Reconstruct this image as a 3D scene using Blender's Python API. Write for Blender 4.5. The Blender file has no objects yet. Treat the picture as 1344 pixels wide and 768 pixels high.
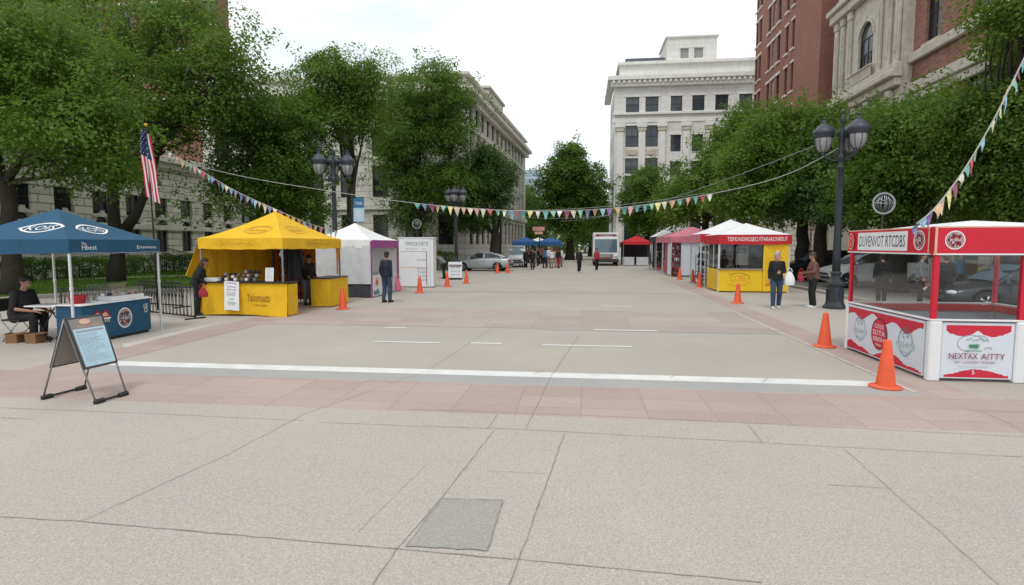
import bpy, bmesh, math, random
import numpy as np
from mathutils import Vector, Matrix
PI = math.pi
random.seed(7)
S = bpy.context.scene
COL = S.collection
# ------------------------------------------------------------------ camera
F_PX, W_PX, H_PX, EYE = 760.0, 1344.0, 768.0, 2.0
PITCH = math.atan(63.0/F_PX)
YAW = math.atan(93.0/F_PX*math.cos(PITCH))
cam_d = bpy.data.cameras.new('camera'); cam = bpy.data.objects.new('camera', cam_d); COL.objects.link(cam)
cam_d.sensor_width = 36.0; cam_d.lens = 36.0*F_PX/W_PX; cam_d.clip_end = 2000; cam_d.clip_start = 0.05
cam.location = (0, 0, EYE); cam.rotation_euler = (PI/2-PITCH, 0, YAW)
S.camera = cam
_R = cam.rotation_euler.to_matrix()
def ray(px, py): return _R @ Vector(((px-672)/F_PX, (384-py)/F_PX, -1.0))
def P(px, py, z=0.0):
    d = ray(px, py); t = (z-EYE)/d.z; return Vector((0, 0, EYE))+d*t
def atY(px, py, y):
    d = ray(px, py); return Vector((0, 0, EYE))+d*(y/d.y)
def atX(px, py, x):
    d = ray(px, py); return Vector((0, 0, EYE))+d*(x/d.x)
# ------------------------------------------------------------------ materials
M = {}
def _n(nt, t, **k):
    n = nt.nodes.new(t)
    for a, b in k.items(): setattr(n, a, b)
    return n
def base_mat(name):
    m = bpy.data.materials.new(name); m.use_nodes = True; nt = m.node_tree
    return m, nt, nt.nodes['Principled BSDF']
def mixcol(nt, fac, a, b, mode='MIX'):
    n = _n(nt, 'ShaderNodeMix', data_type='RGBA', blend_type=mode)
    for s, v in ((0, fac), (6, a), (7, b)):
        if hasattr(v, 'links') or hasattr(v, 'is_linked'): nt.links.new(v, n.inputs[s])
        elif s == 0: n.inputs[0].default_value = v
        else: n.inputs[s].default_value = (*v[:3], 1)
    return n.outputs[2]
def noise(nt, vec, scale, detail=4, rough=.55):
    n = _n(nt, 'ShaderNodeTexNoise'); n.inputs['Scale'].default_value = scale
    n.inputs['Detail'].default_value = detail; n.inputs['Roughness'].default_value = rough
    nt.links.new(vec, n.inputs['Vector']); return n.outputs['Fac']
def ramp(nt, fac, a, b, lo=0., hi=1.):
    n = _n(nt, 'ShaderNodeMapRange'); nt.links.new(fac, n.inputs[0])
    n.inputs[1].default_value = a; n.inputs[2].default_value = b; n.inputs[3].default_value = lo; n.inputs[4].default_value = hi
    return n.outputs[0]
def ocoord(nt): return _n(nt, 'ShaderNodeTexCoord').outputs['Object']
def bump(nt, bs, h, strength=.3, dist=.02):
    b = _n(nt, 'ShaderNodeBump'); b.inputs['Strength'].default_value = strength; b.inputs['Distance'].default_value = dist
    nt.links.new(h, b.inputs['Height']); nt.links.new(b.outputs[0], bs.inputs['Normal'])
def pm(name, col, rough=.6, var=.12, scale=6., bmp=0., bscale=40., metal=0., spec=.4, dirt=0., crease=0.):
    m, nt, bs = base_mat(name); co = ocoord(nt)
    f = noise(nt, co, scale)
    f = ramp(nt, f, .3, .7)
    c = mixcol(nt, f, [x*(1-var) for x in col], [min(1, x*(1+var)) for x in col])
    if dirt:
        d = ramp(nt, noise(nt, co, scale*.35, 6, .65), .5, .75, 0, dirt)
        c = mixcol(nt, d, c, [x*.45 for x in col])
    nt.links.new(c, bs.inputs['Base Color'])
    r = ramp(nt, f, 0, 1, max(0, rough-.07), min(1, rough+.07)); nt.links.new(r, bs.inputs['Roughness'])
    bs.inputs['Metallic'].default_value = metal; bs.inputs['Specular IOR Level'].default_value = spec
    if crease:
        mp = _n(nt, 'ShaderNodeMapping'); mp.inputs['Scale'].default_value = (2.6, 2.6, 1.1); mp.inputs['Rotation'].default_value = (.3, .5, .7); nt.links.new(co, mp.inputs[0])
        bump(nt, bs, noise(nt, mp.outputs[0], 2.2, 5, .6), crease, .09)
    elif bmp: bump(nt, bs, noise(nt, co, bscale), bmp)
    M[name] = m; return m
def glassy(name, col, alpha, rough=.05):
    m, nt, bs = base_mat(name); co = ocoord(nt)
    nt.nodes.remove(bs)
    out = nt.nodes['Material Output']
    tr = _n(nt, 'ShaderNodeBsdfTransparent'); tr.inputs[0].default_value = (*col, 1)
    gl = _n(nt, 'ShaderNodeBsdfGlossy'); gl.inputs['Roughness'].default_value = rough
    lw = _n(nt, 'ShaderNodeLayerWeight'); lw.inputs[0].default_value = .5; pw = _n(nt, 'ShaderNodeMath', operation='POWER'); nt.links.new(lw.outputs['Facing'], pw.inputs[0]); pw.inputs[1].default_value = 4.; fr = _n(nt, 'ShaderNodeMath', operation='MULTIPLY'); nt.links.new(pw.outputs[0], fr.inputs[0]); fr.inputs[1].default_value = .55
    a = ramp(nt, noise(nt, co, 3.), .3, .7, alpha*.7, alpha*1.3)
    ad = _n(nt, 'ShaderNodeMath', operation='ADD'); nt.links.new(fr.outputs[0], ad.inputs[0]); nt.links.new(a, ad.inputs[1])
    mx = _n(nt, 'ShaderNodeMixShader'); nt.links.new(ad.outputs[0], mx.inputs[0])
    nt.links.new(tr.outputs[0], mx.inputs[1]); nt.links.new(gl.outputs[0], mx.inputs[2]); nt.links.new(mx.outputs[0], out.inputs[0])
    M[name] = m
def paving(name, col, grain=.16, brick=None, warm=(1.05, .99, .93)):
    """exposed-aggregate concrete or pavers: metres in world space"""
    m, nt, bs = base_mat(name); co = _n(nt, 'ShaderNodeNewGeometry').outputs['Position']
    big = ramp(nt, noise(nt, co, .35, 5, .6), .3, .7)
    c = mixcol(nt, big, [x*.90 for x in col], [x*y*1.07 for x, y in zip(col, warm)])
    mid = ramp(nt, noise(nt, co, 2.2, 6, .7), .35, .75)
    c = mixcol(nt, ramp(nt, mid, 0, 1, 0, .28), c, [x*.80 for x in col])
    st = ramp(nt, noise(nt, co, .9, 8, .75), .60, .78, 0, .35)
    c = mixcol(nt, st, c, [x*.74 for x in col])
    g1 = noise(nt, co, 120., 3, .7); g2 = noise(nt, co, 52., 2, .6)
    v = _n(nt, 'ShaderNodeTexVoronoi'); v.inputs['Scale'].default_value = 150; nt.links.new(co, v.inputs['Vector'])
    c = mixcol(nt, ramp(nt, g1, .36, .50, grain*3.2, 0), c, [x*.40 for x in col])
    c = mixcol(nt, ramp(nt, g2, .52, .68, 0, grain*2.2), c, [min(1, x*1.45) for x in col])
    vb = _n(nt, 'ShaderNodeRGBToBW'); nt.links.new(v.outputs['Color'], vb.inputs[0])
    c = mixcol(nt, ramp(nt, vb.outputs[0], .62, .85, 0, grain*1.8), c, [min(1, x*1.5) for x in col])
    vg = _n(nt, 'ShaderNodeTexVoronoi'); vg.inputs['Scale'].default_value = 1.15; nt.links.new(co, vg.inputs['Vector'])
    rad = _n(nt, 'ShaderNodeSeparateColor'); nt.links.new(vg.outputs['Color'], rad.inputs[0])
    lim = ramp(nt, rad.outputs[0], .35, 1., 0., .028); df = _n(nt, 'ShaderNodeMath', operation='LESS_THAN'); nt.links.new(vg.outputs['Distance'], df.inputs[0]); nt.links.new(lim, df.inputs[1])
    gm = _n(nt, 'ShaderNodeMath', operation='MULTIPLY'); nt.links.new(df.outputs[0], gm.inputs[0]); gm.inputs[1].default_value = .42
    c = mixcol(nt, gm.outputs[0], c, [x*.45 for x in col])
    mp2 = _n(nt, 'ShaderNodeMapping'); mp2.inputs['Scale'].default_value = (.9, .16, 1); nt.links.new(co, mp2.inputs[0])
    c = mixcol(nt, ramp(nt, noise(nt, mp2.outputs[0], 1.1, 6, .65), .55, .75, 0, .14), c, [x*.76 for x in col])
    h = g1
    if brick:
        bt = _n(nt, 'ShaderNodeTexBrick'); nt.links.new(co, bt.inputs['Vector'])
        bt.inputs['Scale'].default_value = 1; bt.inputs['Brick Width'].default_value = brick[0]; bt.inputs['Row Height'].default_value = brick[1]
        bt.inputs['Mortar Size'].default_value = .006; bt.offset = brick[2]
        bt.inputs['Color1'].default_value = (.86, .86, .86, 1); bt.inputs['Color2'].default_value = (1.06, 1.06, 1.06, 1); bt.inputs['Mortar'].default_value = (.62, .60, .58, 1)
        mm = mixcol(nt, .65, (1, 1, 1), bt.outputs['Color'])
        c = mixcol(nt, 1., c, mm, 'MULTIPLY')
    nt.links.new(c, bs.inputs['Base Color']); bs.inputs['Roughness'].default_value = .82; bs.inputs['Specular IOR Level'].default_value = .3
    bump(nt, bs, h, .35, .004); M[name] = m
def masonry(name, col, mortar, bw, rh, ms, var=.15, bmp=.4, rough=.85):
    """courses laid in the wall's own x/z plane"""
    m, nt, bs = base_mat(name); co = ocoord(nt)
    sx = _n(nt, 'ShaderNodeSeparateXYZ'); nt.links.new(co, sx.inputs[0])
    ad = _n(nt, 'ShaderNodeMath', operation='ADD'); nt.links.new(sx.outputs[0], ad.inputs[0]); nt.links.new(sx.outputs[1], ad.inputs[1])
    cx = _n(nt, 'ShaderNodeCombineXYZ'); nt.links.new(ad.outputs[0], cx.inputs[0]); nt.links.new(sx.outputs[2], cx.inputs[1])
    bt = _n(nt, 'ShaderNodeTexBrick'); nt.links.new(cx.outputs[0], bt.inputs['Vector']); bt.inputs['Scale'].default_value = 1
    bt.inputs['Brick Width'].default_value = bw; bt.inputs['Row Height'].default_value = rh; bt.inputs['Mortar Size'].default_value = ms
    bt.inputs['Color1'].default_value = (*[x*(1-var) for x in col], 1); bt.inputs['Color2'].default_value = (*[x*(1+var) for x in col], 1); bt.inputs['Mortar'].default_value = (*mortar, 1)
    c = mixcol(nt, ramp(nt, noise(nt, co, .5, 6, .65), .4, .75, 0, .28), bt.outputs['Color'], [x*.62 for x in col])
    mp = _n(nt, 'ShaderNodeMapping'); mp.inputs['Scale'].default_value = (2.2, 2.2, .16); nt.links.new(co, mp.inputs[0])
    c = mixcol(nt, ramp(nt, noise(nt, mp.outputs[0], 1.2, 6, .7), .52, .75, 0, .4), c, [x*.5 for x in col])
    nt.links.new(c, bs.inputs['Base Color']); bs.inputs['Roughness'].default_value = rough; bs.inputs['Specular IOR Level'].default_value = .25
    inv = _n(nt, 'ShaderNodeMath', operation='SUBTRACT'); inv.inputs[0].default_value = 1; nt.links.new(bt.outputs['Fac'], inv.inputs[1])
    bump(nt, bs, inv.outputs[0], bmp, .03); M[name] = m
def leafmat(name, col, col2, transl=.38):
    m, nt, bs = base_mat(name); co = ocoord(nt)
    gi = _n(nt, 'ShaderNodeNewGeometry')
    c = mixcol(nt, gi.outputs['Random Per Island'], col, col2)
    f = ramp(nt, noise(nt, co, .45, 3), .35, .68)
    c = mixcol(nt, ramp(nt, f, 0, 1, 0, .55), c, [col[0]*.62, col[1]*.66, col[2]*.7])
    nt.links.new(c, bs.inputs['Base Color']); bs.inputs['Roughness'].default_value = .5; bs.inputs['Specular IOR Level'].default_value = .35
    t = _n(nt, 'ShaderNodeBsdfTranslucent'); cc = mixcol(nt, .5, c, (.16, .24, .02)); nt.links.new(cc, t.inputs[0])
    mx = _n(nt, 'ShaderNodeMixShader'); mx.inputs[0].default_value = transl
    nt.links.new(bs.outputs[0], mx.inputs[1]); nt.links.new(t.outputs[0], mx.inputs[2]); nt.links.new(mx.outputs[0], nt.nodes['Material Output'].inputs[0])
    M[name] = m
def windowglass(name, col=(.018, .022, .027), curtain=(.20, .20, .19), amt=.5):
    m, nt, bs = base_mat(name); oi = _n(nt, 'ShaderNodeObjectInfo'); co = ocoord(nt)
    sx = _n(nt, 'ShaderNodeSeparateXYZ'); nt.links.new(co, sx.inputs[0])
    # a blind drawn to a different height behind every pane
    lt = _n(nt, 'ShaderNodeMath', operation='GREATER_THAN'); nt.links.new(sx.outputs[2], lt.inputs[0])
    k = ramp(nt, oi.outputs['Random'], 0, 1, .5, 3.4); nt.links.new(k, lt.inputs[1])
    ml = _n(nt, 'ShaderNodeMath', operation='MULTIPLY'); nt.links.new(lt.outputs[0], ml.inputs[0]); ml.inputs[1].default_value = amt
    c = mixcol(nt, ml.outputs[0], col, curtain)
    c = mixcol(nt, ramp(nt, noise(nt, co, 2.), .3, .7, 0, .5), c, [x*.6 for x in col])
    nt.links.new(c, bs.inputs['Base Color']); bs.inputs['Roughness'].default_value = .06; bs.inputs['Specular IOR Level'].default_value = .6
    bump(nt, bs, noise(nt, co, 1.3), .06, .05); M[name] = m
# ------------------------------------------------------------------ mesh builder
_tc = {}
def text2d(s):
    if s in _tc: return _tc[s]
    cu = bpy.data.curves.new('lettering', 'FONT'); cu.body = s; cu.resolution_u = 2; cu.size = 1
    o = bpy.data.objects.new('lettering', cu); me = bpy.data.meshes.new_from_object(o)
    vs = [(v.co.x, v.co.y) for v in me.vertices]; fs = [tuple(p.vertices) for p in me.polygons]
    bpy.data.objects.remove(o); bpy.data.curves.remove(cu); bpy.data.meshes.remove(me)
    x0 = min(v[0] for v in vs); x1 = max(v[0] for v in vs); y0 = min(v[1] for v in vs); y1 = max(v[1] for v in vs)
    _tc[s] = ([((x-x0)/(x1-x0)-.5, (y-y0)/(y1-y0)-.5) for x, y in vs], fs); return _tc[s]
class MB:
    def __init__(s): s.v = []; s.f = []; s.m = []; s.sm = []; s.mats = []
    def mi(s, mat):
        if mat not in s.mats: s.mats.append(mat)
        return s.mats.index(mat)
    def add(s, vs, fs, mat, smooth=False):
        o = len(s.v); k = s.mi(mat); s.v += [tuple(v) for v in vs]
        for f in fs: s.f.append([i+o for i in f]); s.m.append(k); s.sm.append(smooth)
        return s
    def box(s, c, d, mat, rz=0., bev=0., rot=None):
        hx, hy, hz = d[0]/2, d[1]/2, d[2]/2
        R = rot if rot is not None else Matrix.Rotation(rz, 3, 'Z')
        c = Vector(c); sg = [(-1, -1, -1), (1, -1, -1), (1, 1, -1), (-1, 1, -1), (-1, -1, 1), (1, -1, 1), (1, 1, 1), (-1, 1, 1)]
        if not bev:
            vs = [c+R@Vector((a*hx, b*hy, e*hz)) for a, b, e in sg]
            return s.add(vs, [(0, 3, 2, 1), (4, 5, 6, 7), (0, 1, 5, 4), (1, 2, 6, 5), (2, 3, 7, 6), (3, 0, 4, 7)], mat)
        bev = min(bev, hx*.9, hy*.9, hz*.9); vs = []
        for a, b, e in sg:
            vs += [c+R@Vector((a*hx, b*(hy-bev), e*(hz-bev))), c+R@Vector((a*(hx-bev), b*hy, e*(hz-bev))), c+R@Vector((a*(hx-bev), b*(hy-bev), e*hz))]
        I = lambda k, w: k*3+w
        fs = [[I(k, 2) for k in (0, 3, 2, 1)], [I(k, 2) for k in (4, 5, 6, 7)], [I(k, 1) for k in (0, 1, 5, 4)], [I(k, 0) for k in (1, 2, 6, 5)], [I(k, 1) for k in (2, 3, 7, 6)], [I(k, 0) for k in (3, 0, 4, 7)]]
        for a, b, w1, w2 in ((0, 1, 1, 2), (3, 2, 1, 2), (4, 5, 1, 2), (7, 6, 1, 2), (0, 3, 0, 2), (1, 2, 0, 2), (4, 7, 0, 2), (5, 6, 0, 2), (0, 4, 0, 1), (1, 5, 0, 1), (2, 6, 0, 1), (3, 7, 0, 1)):
            fs.append([I(a, w1), I(b, w1), I(b, w2), I(a, w2)])
        for k in range(8): fs.append([I(k, 0), I(k, 1), I(k, 2)])
        return s.add(vs, fs, mat)
    def bx(s, x0, x1, y0, y1, z0, z1, mat, bev=0.):
        return s.box(((x0+x1)/2, (y0+y1)/2, (z0+z1)/2), (abs(x1-x0), abs(y1-y0), abs(z1-z0)), mat, 0, bev)
    def tube(s, pts, r, mat, n=8, smooth=True):
        pts = [Vector(p) for p in pts]; rs = r if isinstance(r, (list, tuple)) else [r]*len(pts)
        vs = []; fs = []; up = None
        for i, p in enumerate(pts):
            t = (pts[min(i+1, len(pts)-1)]-pts[max(i-1, 0)])
            t = t.normalized() if t.length > 1e-9 else Vector((0, 0, 1))
            if up is None:
                up = t.orthogonal().normalized()
            up = (up-t*up.dot(t)); up = up.normalized() if up.length > 1e-6 else t.orthogonal().normalized()
            b = t.cross(up)
            for k in range(n):
                a = 2*PI*k/n; vs.append(p+(up*math.cos(a)+b*math.sin(a))*rs[i])
        for i in range(len(pts)-1):
            for k in range(n):
                fs.append((i*n+k, i*n+(k+1) % n, (i+1)*n+(k+1) % n, (i+1)*n+k))
        fs.append(tuple(range(n-1, -1, -1))); fs.append(tuple((len(pts)-1)*n+k for k in range(n)))
        return s.add(vs, fs, mat, smooth)
    def lathe(s, prof, c, mat, n=16, smooth=True):
        c = Vector(c); vs = []; fs = []
        for r, z in prof:
            for k in range(n): a = 2*PI*(k+.5)/n; vs.append(c+Vector((r*math.cos(a), r*math.sin(a), z)))
        for i in range(len(prof)-1):
            for k in range(n): fs.append((i*n+k, i*n+(k+1) % n, (i+1)*n+(k+1) % n, (i+1)*n+k))
        fs.append(tuple(range(n-1, -1, -1))); fs.append(tuple((len(prof)-1)*n+k for k in range(n)))
        return s.add(vs, fs, mat, smooth)
    def ball(s, c, r, mat, nu=12, nv=8, smooth=True, R=None):
        r = (r, r, r) if not isinstance(r, (tuple, list)) else r
        c = Vector(c); vs = [Vector((0, 0, -r[2]))]; fs = []
        for j in range(1, nv):
            p = -PI/2+PI*j/nv
            for k in range(nu): a = 2*PI*k/nu; vs.append(Vector((r[0]*math.cos(p)*math.cos(a), r[1]*math.cos(p)*math.sin(a), r[2]*math.sin(p))))
        vs.append(Vector((0, 0, r[2]))); L = len(vs)-1
        if R is not None: vs = [R@v for v in vs]
        vs = [c+v for v in vs]
        for k in range(nu):
            fs.append((0, 1+(k+1) % nu, 1+k)); fs.append((L, 1+(nv-2)*nu+k, 1+(nv-2)*nu+(k+1) % nu))
            for j in range(nv-2): fs.append((1+j*nu+k, 1+j*nu+(k+1) % nu, 1+(j+1)*nu+(k+1) % nu, 1+(j+1)*nu+k))
        return s.add(vs, fs, mat, smooth)
    def caps(s, p0, r0, p1, r1, mat, n=10):
        s.tube([p0, p1], [r0, r1], mat, n); s.ball(p0, r0, mat, n, 6); s.ball(p1, r1, mat, n, 6); return s
    def poly(s, pts, mat): return s.add(pts, [tuple(range(len(pts)))], mat)
    def prism(s, pts, h, mat):
        """flat polygon extruded along vector h"""
        n = len(pts); h = Vector(h); a = [Vector(p) for p in pts]; b = [p+h for p in a]
        return s.add(a+b, [tuple(range(n-1, -1, -1)), tuple(range(n, 2*n))]+[(i, (i+1) % n, n+(i+1) % n, n+i) for i in range(n)], mat)
    def grid(s, fn, nu, nv, mat, smooth=True):
        vs = [fn(i/nu, j/nv) for j in range(nv+1) for i in range(nu+1)]
        fs = [(j*(nu+1)+i, j*(nu+1)+i+1, (j+1)*(nu+1)+i+1, (j+1)*(nu+1)+i) for j in range(nv) for i in range(nu)]
        return s.add(vs, fs, mat, smooth)
    def build(s, name, parent=None, loc=None, mats=None):
        me = bpy.data.meshes.new(name); me.from_pydata(s.v, [], s.f)
        for mm in s.mats: me.materials.append(M[mm])
        me.polygons.foreach_set('material_index', s.m); me.polygons.foreach_set('use_smooth', s.sm); me.update()
        return obj(name, me, parent, loc)
def obj(name, me, parent=None, loc=None):
    o = bpy.data.objects.new(name, me); COL.objects.link(o)
    if parent is not None: o.parent = parent
    if loc is not None: o.location = loc
    return o
def tag(o, label=None, cat=None, group=None, kind=None):
    if label: o['label'] = label
    if cat: o['category'] = cat
    if group: o['group'] = group
    if kind: o['kind'] = kind
    return o
def thing(name, label, cat, loc=(0, 0, 0), rz=0., group=None):
    o = bpy.data.objects.new(name, None); COL.objects.link(o); o.empty_display_size = .2
    o.location = loc; o.rotation_euler = (0, 0, rz); return tag(o, label, cat, group)
KIDS = {}
def kids(o): return [c for c in bpy.data.objects if c.parent == o]
def dup(o, parent=None):
    c = o.copy(); COL.objects.link(c)
    if parent is not None: c.parent = parent
    for k in kids(o): dup(k, c)
    return c
class Decal:
    """flat artwork laid on a surface fn(u, v, lift) of a part's mesh"""
    def __init__(s, mb, fn): s.mb = mb; s.fn = fn; s.k = 0
    def _lift(s): s.k += 1; return .0007*s.k
    def poly(s, pts, mat):
        l = s._lift(); s.mb.poly([s.fn(u, v, l) for u, v in pts], mat)
    def strip(s, top, bot, mat):
        l = s._lift(); n = len(top); vs = [s.fn(u, v, l) for u, v in top]+[s.fn(u, v, l) for u, v in bot]
        s.mb.add(vs, [(i, i+1, n+i+1, n+i) for i in range(n-1)], mat)
    def rect(s, u0, u1, v0, v1, mat, n=1):
        s.strip([(u0+(u1-u0)*i/n, v1) for i in range(n+1)], [(u0+(u1-u0)*i/n, v0) for i in range(n+1)], mat)
    def ring(s, u, v, ru, rv, w, mat, n=28, a0=0., a1=2*PI, rot=0.):
        cr, sr = math.cos(rot), math.sin(rot)
        def pt(a, k): x, y = (ru-k)*math.cos(a), (rv-k)*math.sin(a); return (u+x*cr-y*sr, v+x*sr+y*cr)
        A = [a0+(a1-a0)*i/n for i in range(n+1)]
        s.strip([pt(a, 0) for a in A], [pt(a, w) for a in A], mat)
    def disc(s, u, v, ru, rv, mat, n=24): s.poly([(u+ru*math.cos(2*PI*i/n), v+rv*math.sin(2*PI*i/n)) for i in range(n)], mat)
    def text(s, t, u, v, w, h, mat, rot=0.):
        l = s._lift(); vs, fs = text2d(t); cr, sr = math.cos(rot), math.sin(rot)
        s.mb.add([s.fn(u+x*w*cr-y*h*sr, v+x*w*sr+y*h*cr, l) for x, y in vs], fs, mat)
    def line(s, pts, w, mat):
        top = []; bot = []
        for i, p in enumerate(pts):
            a = pts[max(0, i-1)]; b = pts[min(len(pts)-1, i+1)]; dx, dy = b[0]-a[0], b[1]-a[1]; L = math.hypot(dx, dy) or 1
            top.append((p[0]-dy/L*w/2, p[1]+dx/L*w/2)); bot.append((p[0]+dy/L*w/2, p[1]-dx/L*w/2))
        s.strip(top, bot, mat)
def plane_fn(O, U, V):
    O, U, V = Vector(O), Vector(U).normalized(), Vector(V).normalized(); N = U.cross(V)
    return lambda u, v, l=0.: O+U*u+V*v+N*l
def evald(o, mods):
    """mesh of o after its modifiers"""
    dg = bpy.context.evaluated_depsgraph_get(); dg.update()
    me = bpy.data.meshes.new_from_object(o.evaluated_get(dg), depsgraph=dg)
    old = o.data; bpy.data.objects.remove(o); bpy.data.meshes.remove(old); return me
def remesh(mb, voxel, smooth=2):
    o = mb.build('body'); r = o.modifiers.new('r', 'REMESH'); r.mode = 'VOXEL'; r.voxel_size = voxel; r.use_smooth_shade = True
    if smooth: q = o.modifiers.new('s', 'SMOOTH'); q.iterations = smooth; q.factor = .5
    mats = list(o.data.materials)
    me = evald(o, 0)
    me.materials.clear()
    for m in mats: me.materials.append(m)
    me.polygons.foreach_set('material_index', [0]*len(me.polygons)); me.polygons.foreach_set('use_smooth', [True]*len(me.polygons))
    return me
# ------------------------------------------------------------------ palette
paving('concrete_slab', (.428, .391, .355), .20, None, (1.03, .995, .97))
paving('plaza_concrete', (.412, .381, .343), .13, None, (1.03, .995, .96))
paving('pink_pavers', (.422, .336, .306), .10, (.78, .50, 0.), (1.03, .99, .97))
paving('pink_cross', (.415, .356, .322), .08, (1.2, .9, 0.), (1.03, .99, .97))
paving('grey_band', (.36, .36, .36), .10)
paving('patch_concrete', (.335, .322, .303), .17)
paving('asphalt', (.27, .26, .245), .12)
paving('kerb_stone', (.40, .385, .36), .1)
pm('road_pale', (.52, .49, .45), .8, .1, 3., dirt=.3)
pm('road_white', (.68, .68, .66), .7, .08, 3., dirt=.35)
pm('joint', (.255, .232, .215), .9, .3, 9.)
pm('lawn_soil', (.11, .19, .035), .9, .3, 2.)
masonry('limestone', (.74, .71, .63), (.27, .25, .21), 1.5, .48, .030, .08, .8)
masonry('grey_stone', (.64, .615, .56), (.25, .23, .2), 1.4, .55, .018, .09, .5)
masonry('white_stone', (.74, .73, .70), (.5, .49, .46), 1.6, .7, .014, .05, .3)
masonry('red_brick', (.25, .105, .078), (.22, .15, .12), .30, .10, .012, .2, .3)
masonry('brown_brick', (.33, .145, .105), (.24, .15, .115), .30, .10, .010, .14, .25)
masonry('orange_brick', (.29, .115, .075), (.34, .26, .21), .34, .13, .018, .32, .3)
pm('carved_stone', (.56, .51, .43), .85, .14, 2.5, .5, 9, dirt=.5)
pm('pale_stone', (.75, .74, .71), .85, .07, 1.5, .2, 8, dirt=.25)
pm('beige_stone', (.67, .645, .585), .85, .10, 1.5, .3, 8, dirt=.4)
pm('dark_roof', (.10, .115, .13), .7, .15)
pm('window_frame_dark', (.035, .037, .04), .5, .1)
pm('window_frame_pale', (.42, .41, .38), .6, .1)
windowglass('window_glass'); windowglass('blue_window', (.03, .045, .06), (.25, .26, .27), .35)
windowglass('white_blind_glass', (.3, .3, .3), (.62, .62, .6), .9)
pm('tower_glass', (.24, .36, .43), .15, .2, .2, spec=.6); pm('tower_band', (.42, .50, .54), .5, .08, .2)
pm('bark', (.040, .033, .027), .95, .3, 5., 1., 14.)
leafmat('leaf_maple', (.092, .180, .024), (.165, .29, .042), .54)
leafmat('leaf_dark', (.055, .125, .027), (.10, .195, .040), .46)
leafmat('leaf_bright', (.12, .22, .027), (.19, .32, .045), .54)
leafmat('leaf_olive', (.115, .205, .030), (.19, .30, .050), .54)
leafmat('leaf_hedge', (.08, .18, .022), (.14, .26, .038), .42)
leafmat('grass_blade', (.14, .27, .032), (.20, .35, .05), .45)
pm('canvas_blue', (.013, .078, .150), .75, .10, 3., .15, 120, crease=.55); pm('canvas_yellow', (.78, .46, .012), .75, .07, 3., .15, 120, crease=.55)
pm('canvas_white', (.78, .78, .78), .75, .04, 3., .1, 100, crease=.55); pm('canvas_grey', (.58, .60, .62), .75, .06, 3., .1, 100, crease=.55)
pm('canvas_purple', (.33, .075, .27), .7, .1, 4., crease=.55); pm('canvas_red', (.52, .018, .028), .7, .1, 3., crease=.55); pm('canvas_pink', (.60, .19, .25), .7, .12, 3., crease=.55)
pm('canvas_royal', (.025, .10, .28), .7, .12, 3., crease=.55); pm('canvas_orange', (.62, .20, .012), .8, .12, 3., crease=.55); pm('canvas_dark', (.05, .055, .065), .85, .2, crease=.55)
pm('booth_red', (.60, .012, .035), .42, .05, 3., dirt=.12); pm('booth_white', (.76, .77, .79), .45, .03, 2., dirt=.08); pm('booth_panel', (.66, .70, .77), .5, .03, 2.)
pm('print_red', (.58, .02, .05), .5, .08); pm('print_maroon', (.26, .02, .05), .5, .1); pm('print_navy', (.04, .05, .10), .5, .1); pm('print_black', (.03, .03, .035), .6, .1)
pm('print_green', (.05, .28, .14), .5, .15); pm('print_teal', (.10, .26, .28), .5, .1); pm('print_white', (.80, .80, .80), .5, .04); pm('print_grey', (.30, .31, .34), .6, .1)
pm('print_gold', (.55, .28, .02), .6, .1); pm('print_brown', (.30, .13, .01), .6, .1); pm('print_orange', (.75, .22, .03), .6, .1); pm('print_purple', (.25, .08, .35), .6, .1); pm('print_peach', (.72, .42, .30), .6, .1)
pm('kiosk_yellow', (.80, .52, .015), .5, .05, 2., dirt=.08)
pm('paper_white', (.78, .78, .79), .7, .04, 4.); pm('paper_blue', (.46, .66, .78), .6, .06, 6.); pm('board_grey', (.27, .25, .235), .6, .12, 6., .1); pm('board_dark', (.055, .057, .06), .5, .15)
pm('pole_white', (.66, .68, .70), .35, .06, metal=.3); pm('pole_grey', (.30, .31, .33), .35, .08, metal=.7); pm('steel', (.42, .43, .45), .3, .1, metal=.9); pm('black_iron', (.016, .017, .02), .5, .2, 8)
pm('lamp_paint', (.030, .037, .045), .42, .2, 8, .15, 30); pm('lamp_cap', (.052, .056, .075), .4, .2, 6); pm('lamp_globe', (.27, .28, .275), .2, .12, 4, spec=.6)
pm('cone_orange', (.76, .105, .038), .5, .09, 5., dirt=.3); pm('cone_base', (.70, .115, .045), .55, .1, 6., dirt=.3)
pm('wood', (.25, .13, .06), .7, .2); pm('cardboard', (.22, .115, .055), .85, .15); pm('plastic_red', (.45, .03, .04), .45, .1); pm('plastic_black', (.02, .02, .022), .45, .2)
pm('skin', (.50, .27, .19), .55, .08, 12); pm('skin_tan', (.36, .19, .125), .55, .08, 12); pm('skin_dark', (.12, .06, .04), .55, .1, 12)
pm('hair_black', (.015, .013, .012), .6, .3, 30, .6, 90); pm('hair_grey', (.42, .41, .39), .7, .2, 30, .6, 90); pm('hair_brown', (.06, .035, .02), .6, .3, 30, .6, 90); pm('hair_blond', (.35, .24, .12), .6, .2, 30)
pm('cloth_black', (.014, .014, .016), .85, .25, 9, .4, 60); pm('cloth_navy', (.016, .021, .038), .8, .2, 9, .4, 60); pm('denim', (.035, .065, .125), .85, .2, 9, .4, 70); pm('cloth_brown', (.155, .070, .052), .8, .2, 9, .4, 60)
pm('cloth_white', (.68, .68, .68), .85, .08, 9, .3, 60); pm('cloth_red', (.36, .03, .045), .8, .15, 9); pm('cloth_grey', (.16, .165, .175), .85, .15, 9); pm('cloth_blue', (.05, .16, .32), .8, .15, 9); pm('cloth_tan', (.36, .28, .20), .85, .15, 9); pm('cloth_lime', (.30, .38, .05), .8, .15, 9)
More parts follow.
